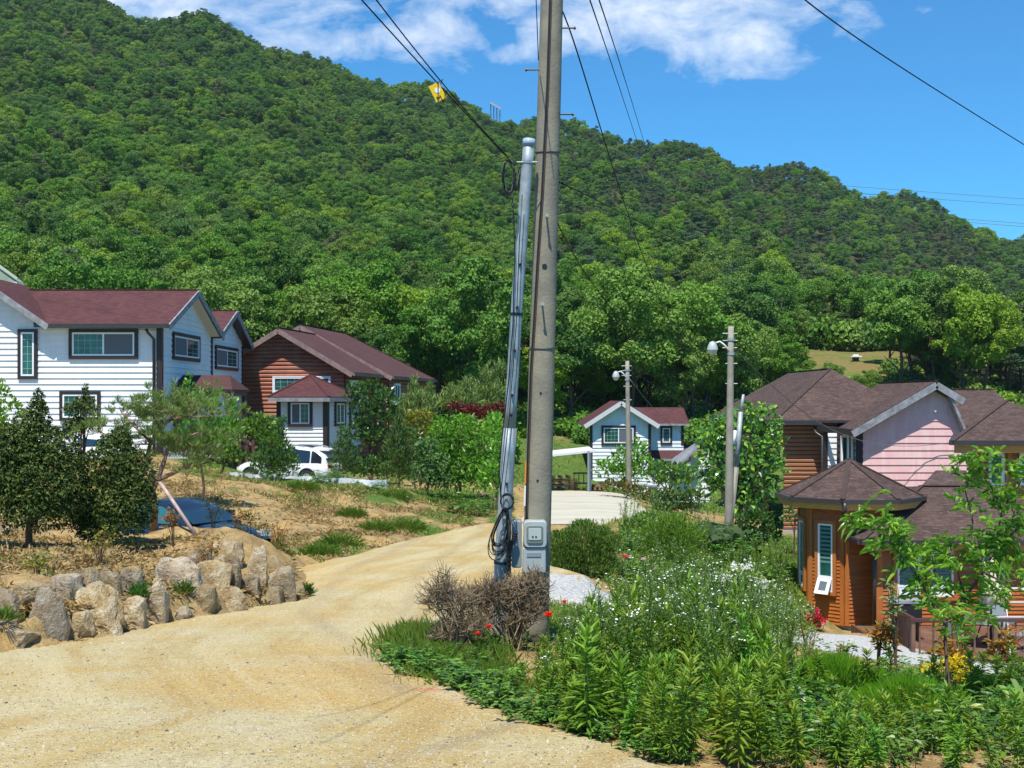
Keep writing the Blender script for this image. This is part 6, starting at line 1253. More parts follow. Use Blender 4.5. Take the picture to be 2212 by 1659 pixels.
# around the houses
plant('young_tree', 'tree', 'bright green upright young tree beside the porch of the white house', 430, 36, [(405, 835, 12, 26), (425, 865, 22, 30), (468, 850, 14, 26), (455, 885, 30, 28), (400, 890, 30, 28), (500, 885, 22, 22), (430, 930, 50, 32), (490, 925, 32, 32), (390, 950, 32, 25), (450, 965, 48, 26)], .17, L_bright, .05, cover=1.0, up=.9, vol=.6)
plant('shrub', 'shrub', 'dark leafy shrub mass left of the pergola', 470, 45, [(470, 960, 40, 30), (520, 930, 34, 26), (560, 920, 30, 26), (430, 985, 32, 20), (575, 950, 26, 28), (500, 985, 34, 18)], .17, L_mid, .05, up=.5)
plant('cone_yew', 'shrub', 'cone-shaped yew hiding the front of the white sport utility car', 590, 48.5, [(592, 925, 20, 24), (588, 950, 32, 28), (596, 985, 42, 34), (575, 1005, 36, 26), (612, 1005, 34, 26), (612, 912, 7, 16)], .16, L_conifer, .06, cover=2, aspect=.35, up=.9, rag=.1)
plant('cone_yew', 'shrub', 'small loose cone yew right behind the rear of the white sport utility car', 744, 50, [(742, 942, 14, 24), (744, 975, 26, 30), (746, 1002, 32, 24)], .15, L_conifer, .05, cover=1.5, aspect=.35, up=1.0, rag=.15)
plant('cone_yew', 'shrub', 'taller cone-shaped conifer with layered branches between the leafy tree and the big light shrub', 862, 51, [(862, 905, 7, 22), (862, 930, 16, 24), (858, 960, 28, 28), (862, 992, 38, 30), (860, 1020, 36, 20)], .16, L_conifer, .06, cover=1.8, aspect=.3, up=.8, rag=.2)
plant('leafy_tree', 'tree', 'dark glossy-leaved tree right of the white annex', 800, 56, [(760, 860, 16, 30), (790, 850, 28, 30), (830, 870, 30, 34), (790, 900, 34, 34), (845, 910, 26, 34), (800, 945, 32, 28), (775, 925, 18, 25)], .22, L_garden, .08, cover=1.5, up=.4)
for u, D, bl, lb in ((905, 63, [(905, 860, 30, 26), (880, 878, 26, 18), (925, 875, 28, 22), (895, 835, 10, 24), (930, 840, 8, 20), (905, 895, 40, 16)], 'grey-green pine with upright shoots left of the thin red tree'), (1000, 64, [(985, 850, 26, 20), (1010, 835, 20, 22), (960, 870, 26, 18), (1005, 865, 34, 20)], 'olive pine above the dark red maple'), (1052, 66, [(1052, 815, 20, 26), (1070, 845, 28, 26), (1040, 850, 22, 24), (1080, 800, 14, 24), (1062, 880, 30, 22)], 'tall olive pine directly left of the steel pipe')):
    plant('pine_tree', 'tree', lb, u, D, bl, .36, L_needle, .1, cover=1.5, aspect=.13, up=1.1, rag=.3, vol=.6, wild=.9)
plant('red_maple', 'tree', 'dark red maple shrub between the pines and the lane bend', 1045, 58, [(1020, 888, 26, 14), (1060, 895, 28, 18), (1080, 885, 16, 16), (985, 880, 18, 12)], .17, L_maple, .06, up=.2)
plant('shrub', 'shrub', 'yellow-tinged shrub left of the red maple', 905, 57, [(905, 900, 26, 16), (880, 915, 20, 16), (925, 925, 22, 18), (900, 940, 30, 18)], .17, L_yellow, .05)
plant('shrub', 'shrub', 'large light green arching shrub beside the lane bend', 985, 50, [(960, 925, 30, 26), (1000, 915, 28, 24), (985, 960, 44, 34), (1035, 950, 28, 34), (950, 985, 32, 34), (1010, 1005, 48, 34), (1050, 1010, 24, 40), (965, 1035, 40, 24), (1030, 1040, 40, 24)], .24, L_bright, .06, cover=1.3, up=.2, droop=.35, aspect=.3, kind='long')
plant('shrub', 'shrub', 'brownish green drooping shrub in front of the large light one', 925, 49, [(920, 965, 26, 22), (935, 1000, 32, 30), (912, 1020, 26, 26), (940, 1035, 30, 18)], .18, L_conifer, .05, aspect=.3, up=-.1)
plant('shrub', 'shrub', 'dark shrub between the small cone yew and the layered conifer', 800, 52, [(800, 1005, 26, 18), (780, 1020, 22, 14), (825, 1022, 20, 14)], .16, L_garden, .04)
plant('shrub', 'shrub', 'bright leafy shrub directly left of the steel pipe at the lane bend', 1072, 46, [(1072, 930, 22, 40), (1078, 985, 22, 40), (1060, 1030, 26, 30), (1085, 1040, 16, 36)], .2, L_bright, .05, cover=1.4)
plant('shrub', 'shrub', 'dark leafy shrubs between the layered conifer and the large light shrub', 900, 53, [(890, 950, 26, 30), (915, 985, 26, 30), (885, 1000, 22, 30)], .2, L_garden, .05, cover=1.4)
# middle distance on the right of the pole
def round_bush(): return plant('round_bush', 'shrub', 'dense rounded dark green bush just right of the concrete pole', 1262, 27, [(1215, 1185, 42, 40), (1262, 1168, 50, 42), (1305, 1185, 36, 42), (1225, 1215, 48, 34), (1285, 1215, 46, 34)], .10, leafmat('spiky_bush', [(.03, .07, .012), (.06, .12, .015), (.12, .19, .03)], .15, .45, .35), .05, cover=2.3, aspect=.22, up=1.0, rag=.1, vol=.25)
round_bush()
plant('shrub', 'shrub', 'light loose shrub covering the left foot of the distant cottage', 1345, 68, [(1345, 990, 22, 26), (1378, 980, 24, 30), (1310, 1010, 24, 20), (1350, 1020, 34, 20), (1385, 1010, 26, 28)], .24, L_bright, .05, cover=1.3)
plant('leafy_tree', 'tree', 'low spreading tree with dark stem before the shed roof', 1440, 58, [(1425, 1010, 26, 14), (1460, 1015, 30, 16), (1490, 1030, 26, 18), (1410, 1028, 22, 14), (1450, 1040, 36, 14)], .22, L_mid, .07, cover=1.3)
plant('hedge', 'shrub', 'brown-green clipped hedge at the right end of the concrete lane', 1350, 53, [(1318, 1048, 22, 12), (1350, 1052, 24, 12), (1380, 1062, 24, 14), (1400, 1078, 22, 14)], .16, leafmat('bronze_hedge', [(.13, .12, .02), (.17, .10, .025), (.08, .12, .02), (.12, .16, .03)], .25), .04, cover=1.6); 
plant('hedge', 'shrub', 'dark green and brown hedge between the clipped hedge and the big round tree', 1450, 50, [(1425, 1075, 26, 18), (1462, 1078, 30, 20), (1500, 1075, 26, 22), (1440, 1095, 30, 12), (1485, 1098, 30, 12)], .17, L_conifer, .04, cover=1.6)
plant('leafy_tree', 'tree', 'big round glossy-leaved tree behind the nearer lamp post', 1600, 47, [(1570, 920, 36, 32), (1610, 900, 36, 28), (1650, 905, 32, 34), (1540, 950, 36, 34), (1600, 950, 60, 44), (1655, 960, 36, 40), (1550, 1000, 44, 40), (1620, 1010, 60, 46), (1672, 1010, 26, 32), (1575, 1050, 46, 34), (1640, 1055, 46, 32), (1530, 1035, 26, 24), (1610, 1085, 44, 22)], .26, L_gloss, .12, cover=1.35, up=.3, droop=.3, vol=.3)
plant('leafy_tree', 'tree', 'dark leafy undergrowth tree right of the nearer lamp post base', 1640, 41, [(1610, 1130, 24, 26), (1640, 1120, 26, 24), (1665, 1150, 24, 22), (1625, 1165, 32, 24), (1600, 1175, 20, 22)], .17, L_garden, .05)
plant('shrub', 'shrub', 'small shrub against the log wall left of the turret', 1715, 44, [(1712, 1085, 22, 20), (1735, 1072, 14, 14), (1705, 1118, 18, 16)], .15, L_mid, .04, cover=.9)
def blades(rng, u0, D0, ru, rD, n, h, w, lean=.35, z0=0.0):
    u = u0+rng.normal(0, ru/2, n); D = D0+rng.normal(0, rD/2, n); p = np.stack([(u-U0)*D/F, D, HZ(u, D)+z0-.02], 1); ax = unit(rng.normal(0, lean, (n, 3))*np.array([1, 1, .1])+np.array([0, 0, 1.0])); L = h*rng.uniform(.5, 1.15, n); return leaves(p, ax, rdir(rng, n)*np.array([1, 1, .1])+.01, L, w, .35, 'long')
o_ = G(1518, 37); rng = np.random.default_rng(9)
for (u, D, lab) in ((1505, 37, 'arching pale green grass clump left of the nearer lamp post'), (1545, 38.5, 'arching grass clump at the foot of the nearer lamp post')):
    o_ = G(u, D); n = 1300; a = rng.uniform(0, 6.28, n); ax = unit(np.stack([np.cos(a)*.5, np.sin(a)*.5, np.ones(n)], 1)*rng.uniform(.7, 1.3, (n, 3))); v, q = leaves(rng.normal(0, .16, (n, 3))*np.array([1, 1, 0]), ax, rdir(rng, n), rng.uniform(.7, 1.45, n), .035, .55, 'long'); tag(link('ornamental_grass', np_mesh('ornamental_grass', [(v, q, 0)], leafmat('pale_grass', [(.10, .18, .06), (.16, .24, .10), (.22, .30, .14)], .3)), None, o_), lab, 'ornamental grass')
plant('shrub', 'shrub', 'bright yellow-green feathery mound above the weedy slope', 1440, 33, [(1420, 1150, 36, 28), (1460, 1135, 40, 26), (1395, 1180, 40, 24), (1480, 1165, 44, 28), (1440, 1195, 55, 24)], .14, leafmat('feathery', [(.12, .22, .02), (.17, .27, .03), (.08, .16, .02)], .35), .03, cover=1.5, aspect=.22, up=.8)
plant('shrub', 'shrub', 'leafy shrub beside the concrete lane left of the feathery mound', 1375, 36, [(1360, 1150, 20, 24), (1385, 1130, 24, 22), (1350, 1180, 20, 20), (1405, 1125, 18, 16)], .13, L_mid, .03, cover=1.2)

# ---------------------------------------------------------------- weeds of the bank
def weed_tall(seed, h=1.0, n=95, L=.125, W=.021, m=None, stems_=1):
    """straight stalk ringed with narrow leaves, tight rosette at the tip"""
    rng = np.random.default_rng(seed); parts = []
    for s_ in range(stems_):
        bx, by = (rng.normal(0, .09, 2) if stems_ > 1 else (0, 0)); hh = h*rng.uniform(.55, 1.1); lx, ly = rng.normal(0, .15, 2)*hh; t = np.sort(rng.uniform(.08, 1, n)**.85); a = np.arange(n)*2.4+rng.normal(0, .3, n)
        x = bx+lx*t**2; y = by+ly*t**2; p = np.stack([x, y, t*hh], 1); up = rng.uniform(-.25, .75, n)+1.4*t**4; ax = unit(np.stack([np.cos(a), np.sin(a), up], 1)); Ls = L*(1.15-.45*t)*rng.uniform(.75, 1.2, n)*np.where(t < .3, .7, 1); v, q = leaves(p, ax, np.tile([0, 0, 1.], (n, 1))+rng.normal(0, .2, (n, 3)), Ls, W*rng.uniform(.8, 1.2, n), .35*(1-t)+.05, 'long'); parts.append((v, q, 0))
        tv, tf = tube_np([(bx+lx*u*u, by+ly*u*u, u*hh) for u in (-.05, .3, .65, .98)], [.006, .005, .004, .002], 4); parts.append((tv, tf, 1))
    return np_mesh('leafy_stalk', parts, [m or L_weed, leafmat('weed_stem', [(.07, .13, .03)], 0)])
def weed_flower(seed, h=1.1, heads=6, fr=.012):
    """branching stalk with small leaves; flower heads are a separate mesh"""
    rng = np.random.default_rng(seed); parts = []; tips = []
    for s_ in range(3):
        bx, by = rng.normal(0, .07, 2); hh = h*rng.uniform(.75, 1.08); lx, ly = rng.normal(0, .10, 2)*hh; n = 46; t = np.sort(rng.uniform(.05, .97, n)); a = np.arange(n)*2.4; p = np.stack([bx+lx*t*t, by+ly*t*t, t*hh], 1)
        ax = unit(np.stack([np.cos(a), np.sin(a), .5+t], 1)); v, q = leaves(p, ax, np.tile([0, 0, 1.], (n, 1))+rng.normal(0, .3, (n, 3)), (.10*(1.1-.6*t))*rng.uniform(.7, 1.2, n), .018, .3, 'long'); parts.append((v, q, 0))
        tv, tf = tube_np([(bx+lx*u*u, by+ly*u*u, u*hh) for u in (-.05, .3, .65, .98)], [.005, .004, .003, .002], 4); parts.append((tv, tf, 1))
        top = np.array([bx+lx, by+ly, hh*.93])
        for k in range(5):
            a_ = rng.uniform(0, 6.28); q_ = top+np.array([math.cos(a_)*.09, math.sin(a_)*.09, rng.uniform(.0, .12)]); tv, tf = tube_np([top-np.array([0, 0, .08]), (top+q_)/2, q_], [.003, .002, .002], 3); parts.append((tv, tf, 1))
            for w_ in range(int(rng.random() < .45)+int(rng.random() < .25)): tips.append(q_+rng.normal(0, .022, 3)*np.array([1, 1, .4]))
    body = np_mesh('leafy_stalk', parts, [L_weed2, leafmat('weed_stem', [(.07, .13, .03)], 0)]); tips = np.array(tips); V, Q = [], []
    for i, c in enumerate(tips):
        nn = unit(rdir(rng, 1)*.5+np.array([[0, -.25, 1.]]))[0]; a1 = unit(np.cross(nn, [1, 0, .1])); a2 = np.cross(nn, a1); ring = [c+fr*(math.cos(t)*a1+math.sin(t)*a2)*(1 if k % 2 == 0 else .8) for k, t in enumerate(np.linspace(0, 2*math.pi, 7)[:-1])]; b = len(V); V += [c+nn*fr*.25]+ring; Q += [(b, b+1, b+2, b+3), (b, b+3, b+4, b+5), (b, b+5, b+6, b+1)]
    return body, np_mesh('flower_heads', [(np.array(V), np.array(Q), 0)], L_white)
def weed_broad(seed, h=.7, n=60, L=.12, W=.055, m=None):
    rng = np.random.default_rng(seed); parts = []
    for s_ in range(6):
        bx, by = rng.normal(0, .1, 2); hh = h*rng.uniform(.5, 1.05); lx, ly = rng.normal(0, .16, 2); k = n//6; t = rng.uniform(.15, 1, k); a = rng.uniform(0, 6.28, k); p = np.stack([bx+lx*t, by+ly*t, t*hh], 1); ax = unit(np.stack([np.cos(a), np.sin(a), rng.uniform(-.1, .6, k)], 1)); v, q = leaves(p, ax, np.tile([0, 0, 1.], (k, 1))+rng.normal(0, .25, (k, 3)), L*rng.uniform(.6, 1.2, k), W, .3, 'long'); parts.append((v, q, 0)); tv, tf = tube_np([(bx, by, 0), (bx+lx*.5, by+ly*.5, hh*.5), (bx+lx, by+ly, hh)], [.005, .004, .002], 4); parts.append((tv, tf, 1))
    return np_mesh('leafy_stalk', parts, [m or L_mid, leafmat('weed_stem', [(.07, .13, .03)], 0)])
WT = [weed_tall(500+i, 1.0, 110, .155, .021, stems_=2) for i in range(5)]; WF = [weed_flower(520+i) for i in range(6)]; WB = [weed_broad(540+i) for i in range(4)]
L_weed3 = leafmat('young_weed_leaves', [(.13, .22, .025), (.18, .28, .035), (.10, .17, .02)], .35, .5, .25, .35); WY_ = [weed_tall(560+i, .7, 85, .17, .025, L_weed3, 2) for i in range(3)]
rw = np.random.default_rng(21)
def cap(u):  # highest weed tops v allowed per column
    return float(np.interp(u, [830, 950, 1060, 1100, 1180, 1230, 1330, 1450, 1600, 1660, 1720, 1760, 1900, 2100, 2212], [1500, 1480, 1455, 1430, 1368, 1320, 1230, 1190, 1190, 1225, 1300, 1370, 1400, 1440, 1440]))
def put(mesh, name, u, D, h, label, group, cat='weed', child=None, base_h=1.0, turn=None):
    vt = cap(u)+rw.uniform(-8, 60)
    if u > 1700 and D < 12: vt = max(vt, rw.uniform(1500, 1570))
    o = G(u, D); hm = (V0-vt)*D/F-o.z; h = min(h, max(.22, hm)); s = h/base_h
    if child is not None:
        e = link(name, mesh, None, o, rw.uniform(0, 6.28)); e.scale = (min(s*1.15, 1), min(s*1.15, 1), s); c = link('flower_heads', child, e); tag(e, label, cat, group); return e
    e = link(name, mesh, None, o, rw.uniform(0, 6.28)); w_ = min(max(s, .6), 1.15); e.scale = (w_, w_, s); return tag(e, label, cat, group)
def edge_u(D): return float(rs_edge(RE, D))
nt = nf = nb = 0
while nt < 150:
    D = rw.uniform(8.1, 15.5) if nt < 95 else rw.uniform(8.1, 11.5); lo = edge_u(D)+25; hi = 2240 if D < 10 else 1760; u = rw.uniform(lo, hi)
    if u > 1640 and D > 10.8: continue
    if u > 1760 and rw.random() < .5: continue
    if D > 12.5 and u < 1180: continue
    if u < 1210 and rw.random() < .75: continue
    g = rw.random() < .42
    if D < 10.5: h = rw.uniform(.45, .8)
    else: h = rw.uniform(.7, 1.05)
    put(WY_[nt % 3] if g else WT[nt % 5], 'tall_weed', u, D, h, 'tall leafy weed stalk with narrow leaves on the bank beside the lane', 'leafy weeds of the bank', base_h=.72 if g else 1.02); nt += 1
while nf < 190:
    D = rw.uniform(9.6, 20.5); u = rw.uniform(max(1180, edge_u(D)+60), 1760 if D > 13 else 1600)
    if D > 18.5 and u < 1330: continue
    put(WF[nf % 6][0], 'flowering_weed', u, D, rw.uniform(.85, 1.35), 'slender weed with clusters of tiny white flowers on the bank', 'white flowering weeds', 'flowering weed', WF[nf % 6][1], base_h=1.15); nf += 1
while nb < 110:
    D = rw.uniform(8.3, 16.5); u = rw.uniform(edge_u(D)+12, 2230)
    if 1200 < u < 1700 and D > 12: continue
    put(WB[nb % 4], 'broad_weed', u, D, rw.uniform(.3, .6) if u < 1300 or u > 1700 else rw.uniform(.3, .6), 'low bushy weed with broad leaves on the bank', 'low broad-leaved weeds', base_h=.7); nb += 1
for i in range(58):
    D = rw.uniform(8.6, 13.2); u = rw.uniform(1690, 2235); vt = rw.uniform(-.04, .12); o_ = G(u, D); e = link('young_weed', WY_[i % 3] if i % 3 else WB[i % 4], None, o_, rw.uniform(0, 6.28)); s = rw.uniform(.35, .7); e.scale = (s*1.25, s*1.25, s); tag(e, 'light green young weed on the sandy right bank', 'weed', 'young weeds of the sandy bank')
for i in range(60):
    D = rw.uniform(8.2, 13.0); u = edge_u(D)+rw.uniform(0, 70); e = link('creeping_weed', WB[i % 4], None, G(u, D), rw.uniform(0, 6.28)); s = rw.uniform(.25, .5); e.scale = (s*1.6, s*1.6, s*.7); tag(e, 'low creeping weed along the edge of the dirt lane', 'weed', 'creeping weeds of the lane edge')
# flowering weeds on the slope beyond the path
for i in range(75):
    u = rw.uniform(1340, 1700); D = rw.uniform(26, 42); b_, f_ = WF[i % 6]; o_ = G(u, D); e = link('flowering_weed', b_, None, o_, rw.uniform(0, 6.28)); s = rw.uniform(.7, 1.1); e.scale = (1.3, 1.3, s); c = link('flower_heads', f_, e); tag(e, 'white flowering weed on the green slope beyond the gravel path', 'flowering weed', 'flowering weeds of the far slope')
for i in range(60):
    u = rw.uniform(1340, 1715); D = rw.uniform(25, 40); s = rw.uniform(.5, 1.0); e = link('broad_weed', WB[i % 4], None, G(u, D), rw.uniform(0, 6.28)); e.scale = (s*1.6, s*1.6, s); tag(e, 'leafy green weed on the slope beyond the gravel path', 'weed', 'leafy weeds of the far slope')
for i in range(40):   # weeds along the earth bank and beside the shrubs
    u = rw.choice([rw.uniform(500, 880), rw.uniform(860, 1070)]); D = rw.uniform(45.5, 49) if u < 860 else rw.uniform(43, 48); s = rw.uniform(.5, 1.1); e = link('broad_weed', WB[i % 4], None, G(u, D), rw.uniform(0, 6.28)); e.scale = (s*1.6, s*1.6, s*.9); tag(e, 'scruffy green weed growing around the white banner board', 'weed', 'weeds around the banner')

# single plants that stand out
def leaf_ball(name, cat, label, u, D, h, r, n, L, W, m, seed, up=.5, dome=True, stem=True, group=None, droop=.3):
    rng = np.random.default_rng(seed); o = G(u, D); d = rdir(rng, n); d[:, 2] = abs(d[:, 2]); p = d*np.array([r, r, h])*rng.uniform(.35, 1, n)[:, None]; ax = unit(d*np.array([1, 1, .3])+np.array([0, 0, up])+rdir(rng, n)*.4); v, q = leaves(p, ax, np.tile([0, 0, 1.], (n, 1))+rdir(rng, n)*.4, L*rng.uniform(.6, 1.2, n), W, droop, 'long'); parts = [(v, q, 0)]
    for i in range(7 if stem else 0): a = rdir(rng, 1)[0]; tv, tf = tube_np([(0, 0, -.05), (a[0]*r*.3, a[1]*r*.3, h*.45), (a[0]*r*.6, a[1]*r*.6, h*.9)], [.008, .006, .003], 4); parts.append((tv, tf, 1))
    return tag(link(name, np_mesh(name, parts, [m, leafmat('brown_stem', [(.14, .08, .05)], 0)]), None, o), label, cat, group)
leaf_ball('broad_leaf_plant', 'plant', 'dark shrub with broad glossy leaves in front of the feathery grass mound', 1690, 10.3, .68, .17, 190, .10, .05, L_garden, 31, .1)
leaf_ball('hosta', 'plant', 'striped pale-edged hosta rosette at the right edge of the picture', 2195, 9.9, .36, .26, 80, .26, .07, leafmat('hosta', [(.18, .28, .06), (.35, .42, .15), (.10, .20, .04)], .3, .4, .4), 32, .6, stem=False, droop=.5)
leaf_ball('low_plant', 'plant', 'low plant with large light leaves below the peach tree', 2030, 9.4, .22, .24, 60, .16, .07, L_bright, 33, .4, stem=False)
leaf_ball('iris_clump', 'plant', 'small dark grassy tuft at the last boulder', 664, 20.6, .2, .08, 120, .18, .02, L_garden, 34, 1.2, stem=False)
for u, D, s_, lab in ((395, 17.6, 81, 'green grassy tuft above the low small boulder'), (300, 16.5, 82, 'green tuft left of the upright tooth boulder'), (6, 13.9, 83, 'dark green tuft at the left picture edge')): leaf_ball('grass_tuft', 'plant', lab, u, D, .16, .12, 150, .16, .014, L_mid, s_, 1.2, stem=False)
for i, (u, v, D, h_, lab) in enumerate(((735, 1172, 31.5, .5, 'weedy tuft at the lane edge below the earth bank'), (690, 1195, 28.6, .4, 'green tuft on the lane edge nearest the last boulder'), (815, 1150, 36, .45, 'green tuft on the right part of the sandy slope'), (760, 1110, 38.5, .4, 'lone green tuft in the middle of the sandy slope'), (880, 1145, 37, .5, 'weedy tuft where the bank meets the lane bend'), (655, 1075, 43.2, .5, 'scruffy weed on the bank crest below the banner'), (850, 1075, 44.5, .6, 'tall weed on the bank crest right of the banner'))):
    leaf_ball('grass_tuft', 'plant', lab, u, D, h_*.7, h_*1.2, 900, .22, .018, L_grass, 120+i, .9, stem=False)
def grass_mound(u, D, r, h, n, lab, seed):
    rng = np.random.default_rng(seed); o = G(u, D); a = rng.uniform(0, 6.28, n); rr_ = r*abs(rng.normal(0, .62, n)); p = np.stack([rr_*np.cos(a)*1.15, rr_*np.sin(a)*.8, np.zeros(n)-.02], 1); ax = unit(np.stack([np.cos(a)*.22*rr_/r, np.sin(a)*.22*rr_/r, np.ones(n)], 1)+rng.normal(0, .17, (n, 3))); v, q = leaves(p, ax, rdir(rng, n), h*rng.uniform(.35, 1.1, n)*np.clip(1.05-.3*rr_/r, .3, 1), .006, .25, 'long')
    return tag(link('grass_mound', np_mesh('grass_mound', [(v, q, 0)], leafmat('fine_grass', [(.08, .20, .01), (.12, .27, .015), (.05, .13, .01)], .35)), None, o), lab, 'ornamental grass')
grass_mound(1800, 12.1, .34, .60, 6000, 'fine bright green feathery grass mound in the middle of the right bank', 41)
grass_mound(1965, 10.8, .30, .55, 5000, 'darker feathery grass mound left of the yellow flowers', 42)
grass_mound(2140, 12.0, .28, .36, 2500, 'feathery grass mound near the right picture edge', 43)
grass_mound(1745, 9.3, .2, .24, 1500, 'small feathery grass tuft near the sandy ground', 44)
# red-orange shoots (young maples) before the terrace
def sapling(u, D, htop, label, seed, m=L_orange, n=90, spread=.22, L=.11, W=.035):
    rng = np.random.default_rng(seed); o = G(u, D); hh = (V0-htop)*D/F-o.z; e = empty('maple_sapling', o, 0, label, 'sapling'); mb = MB(); tips = []
    for i in range(5):
        a = rng.uniform(0, 6.28); x, y = math.cos(a)*spread*rng.uniform(.2, 1), math.sin(a)*spread*rng.uniform(.2, 1); h1 = hh*rng.uniform(.7, 1); pts = [(0, 0, -.05), (x*.3, y*.3, h1*.5), (x, y, h1)]; mb.tube(pts, [.010, .007, .003], 5, cap=False)
        for k in range(5): t = rng.uniform(.55, 1); tips.append(np.array([x*t, y*t, h1*t])+rng.normal(0, .05, 3))
    mb.build('stems', leafmat('brown_stem', [(.14, .08, .05)], 0), e); tips = np.array(tips); P_ = np.repeat(tips, 7, 0); k = len(P_); a = np.tile(np.linspace(-1.4, 1.4, 7), len(tips))+np.repeat(rng.uniform(0, 6.28, len(tips)), 7); ax = unit(np.stack([np.cos(a), np.sin(a), rng.uniform(-.3, .9, k)], 1)); v, q = leaves(P_+rng.normal(0, .02, (k, 3)), ax, np.tile([0, 0, 1.], (k, 1))+rng.normal(0, .7, (k, 3)), L*rng.uniform(.7, 1.1, k), W, .2, 'long'); link('leaves', np_mesh('leaves', [(v, q, 0)], m), e)
sapling(1893, 13.2, 1315, 'orange-leaved maple sapling standing left of the terrace steps', 51); sapling(2065, 12.8, 1345, 'orange-brown maple sapling in front of the terrace railing', 52, spread=.3); sapling(2150, 13.3, 1365, 'reddish sapling at the right before the terrace', 53, spread=.2)
sapling(1830, 13.5, 1390, 'thin bare-stemmed sapling left of the orange maple', 54, L_yellow, spread=.1, L=.05, W=.02); sapling(1745, 14.2, 1330, 'spindly sapling with few leaves in front of the turret', 55, L_yellow, spread=.2, L=.05, W=.02)
sapling(1935, 13.0, 1250, 'pale-leaved tall spindly shoot between turret and terrace', 56, leafmat('pale_leaves', [(.25, .33, .16), (.15, .24, .08)], .3), spread=.12, L=.07, W=.02)
for i, (u, v, D, lab) in enumerate(((600, 1200, 24.6, 'orange-leaved shrub behind the tall blocky boulder'), (460, 1150, 23.4, 'thin brown shrub in front of the blue car bonnet'), (375, 1165, 20.8, 'twiggy shrub on the terrace edge before the blue car'), (215, 1210, 18.2, 'small sprouting twig shrub between yews and boulders'), (512, 1160, 24.8, 'sparse twiggy orange shrub right of the blue car'), (80, 1265, 16.4, 'twiggy shrub over the leftmost boulders'), (455, 1240, 19.6, 'thin twig shrub growing from the huge slab'))):
    sapling(u, D, v-75 if i not in (0,) else 1120, lab, 60+i, L_orange if i % 2 == 0 else L_yellow, spread=.24, L=.06, W=.025)
plant('shrub', 'shrub', 'bronze and green leafy shrub behind the last boulders of the wall', 610, 23.2, [(600, 1185, 22, 20), (625, 1200, 16, 16), (585, 1205, 16, 14)], .07, leafmat('bronze_hedge', []), .02, cover=.9, vol=.7)
plant('shrub', 'shrub', 'open twiggy shrub with tiny bronze leaves on the mound right of the blue car', 545, 24.6, [(540, 1120, 26, 24), (565, 1150, 22, 22), (520, 1150, 20, 20)], .05, leafmat('bronze_hedge', []), .02, cover=.4, vol=.9)
# peach tree
o = G(2060, 11.2); e = empty('peach_tree', o, 0, 'young peach tree with long drooping leaves in front of the cabin at right', 'tree'); rng = np.random.default_rng(70); mb = MB(); PT = []
BR = [([(2062, 1560), (2046, 1450), (2040, 1345), (2085, 1290), (2125, 1235), (2150, 1180), (2165, 1100), (2180, 1010)], .019, 11.2, 1), ([(2040, 1345), (2005, 1290), (1985, 1250), (1960, 1215), (1925, 1175), (1890, 1140), (1860, 1120)], .014, 11.0, 2), ([(1960, 1215), (1950, 1170), (1930, 1130), (1915, 1112)], .009, 11.0, 2), ([(2085, 1290), (2070, 1240), (2060, 1200), (2050, 1175)], .011, 11.3, 2),
      ([(2125, 1235), (2110, 1180), (2100, 1120), (2085, 1060), (2100, 1010)], .013, 11.1, 2), ([(2150, 1180), (2190, 1150), (2220, 1120), (2260, 1100)], .014, 11.4, 2), ([(2165, 1100), (2140, 1050), (2120, 1000), (2105, 985)], .010, 11.1, 2), ([(2165, 1100), (2200, 1050), (2225, 1000)], .010, 11.3, 2), ([(2125, 1235), (2170, 1260), (2210, 1250)], .011, 11.0, 2), ([(2150, 1180), (2130, 1150), (2180, 1190), (2215, 1210)], .009, 11.5, 2), ([(2005, 1290), (2020, 1230), (2010, 1190)], .008, 11.3, 2), ([(2040, 1345), (2080, 1330), (2120, 1310)], .009, 11.0, 2)]
for pts, r_, D, k in BR:
    Q = [np.array(P(u, v, D+.06*math.sin(u*.1))-o) for u, v in pts]; mb.tube(Q, [r_*(1-.65*i/(len(Q)-1)) for i in range(len(Q))], 6, cap=False)
    for i in range(len(Q)-1):
        if i == 0 and k == 1 or (k == 1 and i < 3): continue
        for j in range(10 if k == 2 else 9):
            t = rng.random(); p = Q[i]+(Q[i+1]-Q[i])*t; d = unit(Q[i+1]-Q[i]); q = p+rng.normal(0, 1, 3)*np.array([.085, .11, .07]); n = 6
            a = unit(rdir(rng, n)*.9+d*.6+np.array([0, 0, .35])); PT.append((np.repeat(q[None], n, 0)+rng.normal(0, .015, (n, 3)), a))
mb.build('trunk', mat('peach_bark', (.16, .10, .08), .8, var=.3), e, True)
p_ = np.concatenate([a for a, b in PT]); a_ = np.concatenate([b for a, b in PT]); v, q = leaves(p_, a_, np.tile([0, 0, 1.], (len(p_), 1))+rdir(rng, len(p_))*.5, rng.uniform(.10, .17, len(p_)), rng.uniform(.020, .032, len(p_)), .5, 'long'); link('leaves', np_mesh('leaves', [(v, q, 0)], L_peach), e)
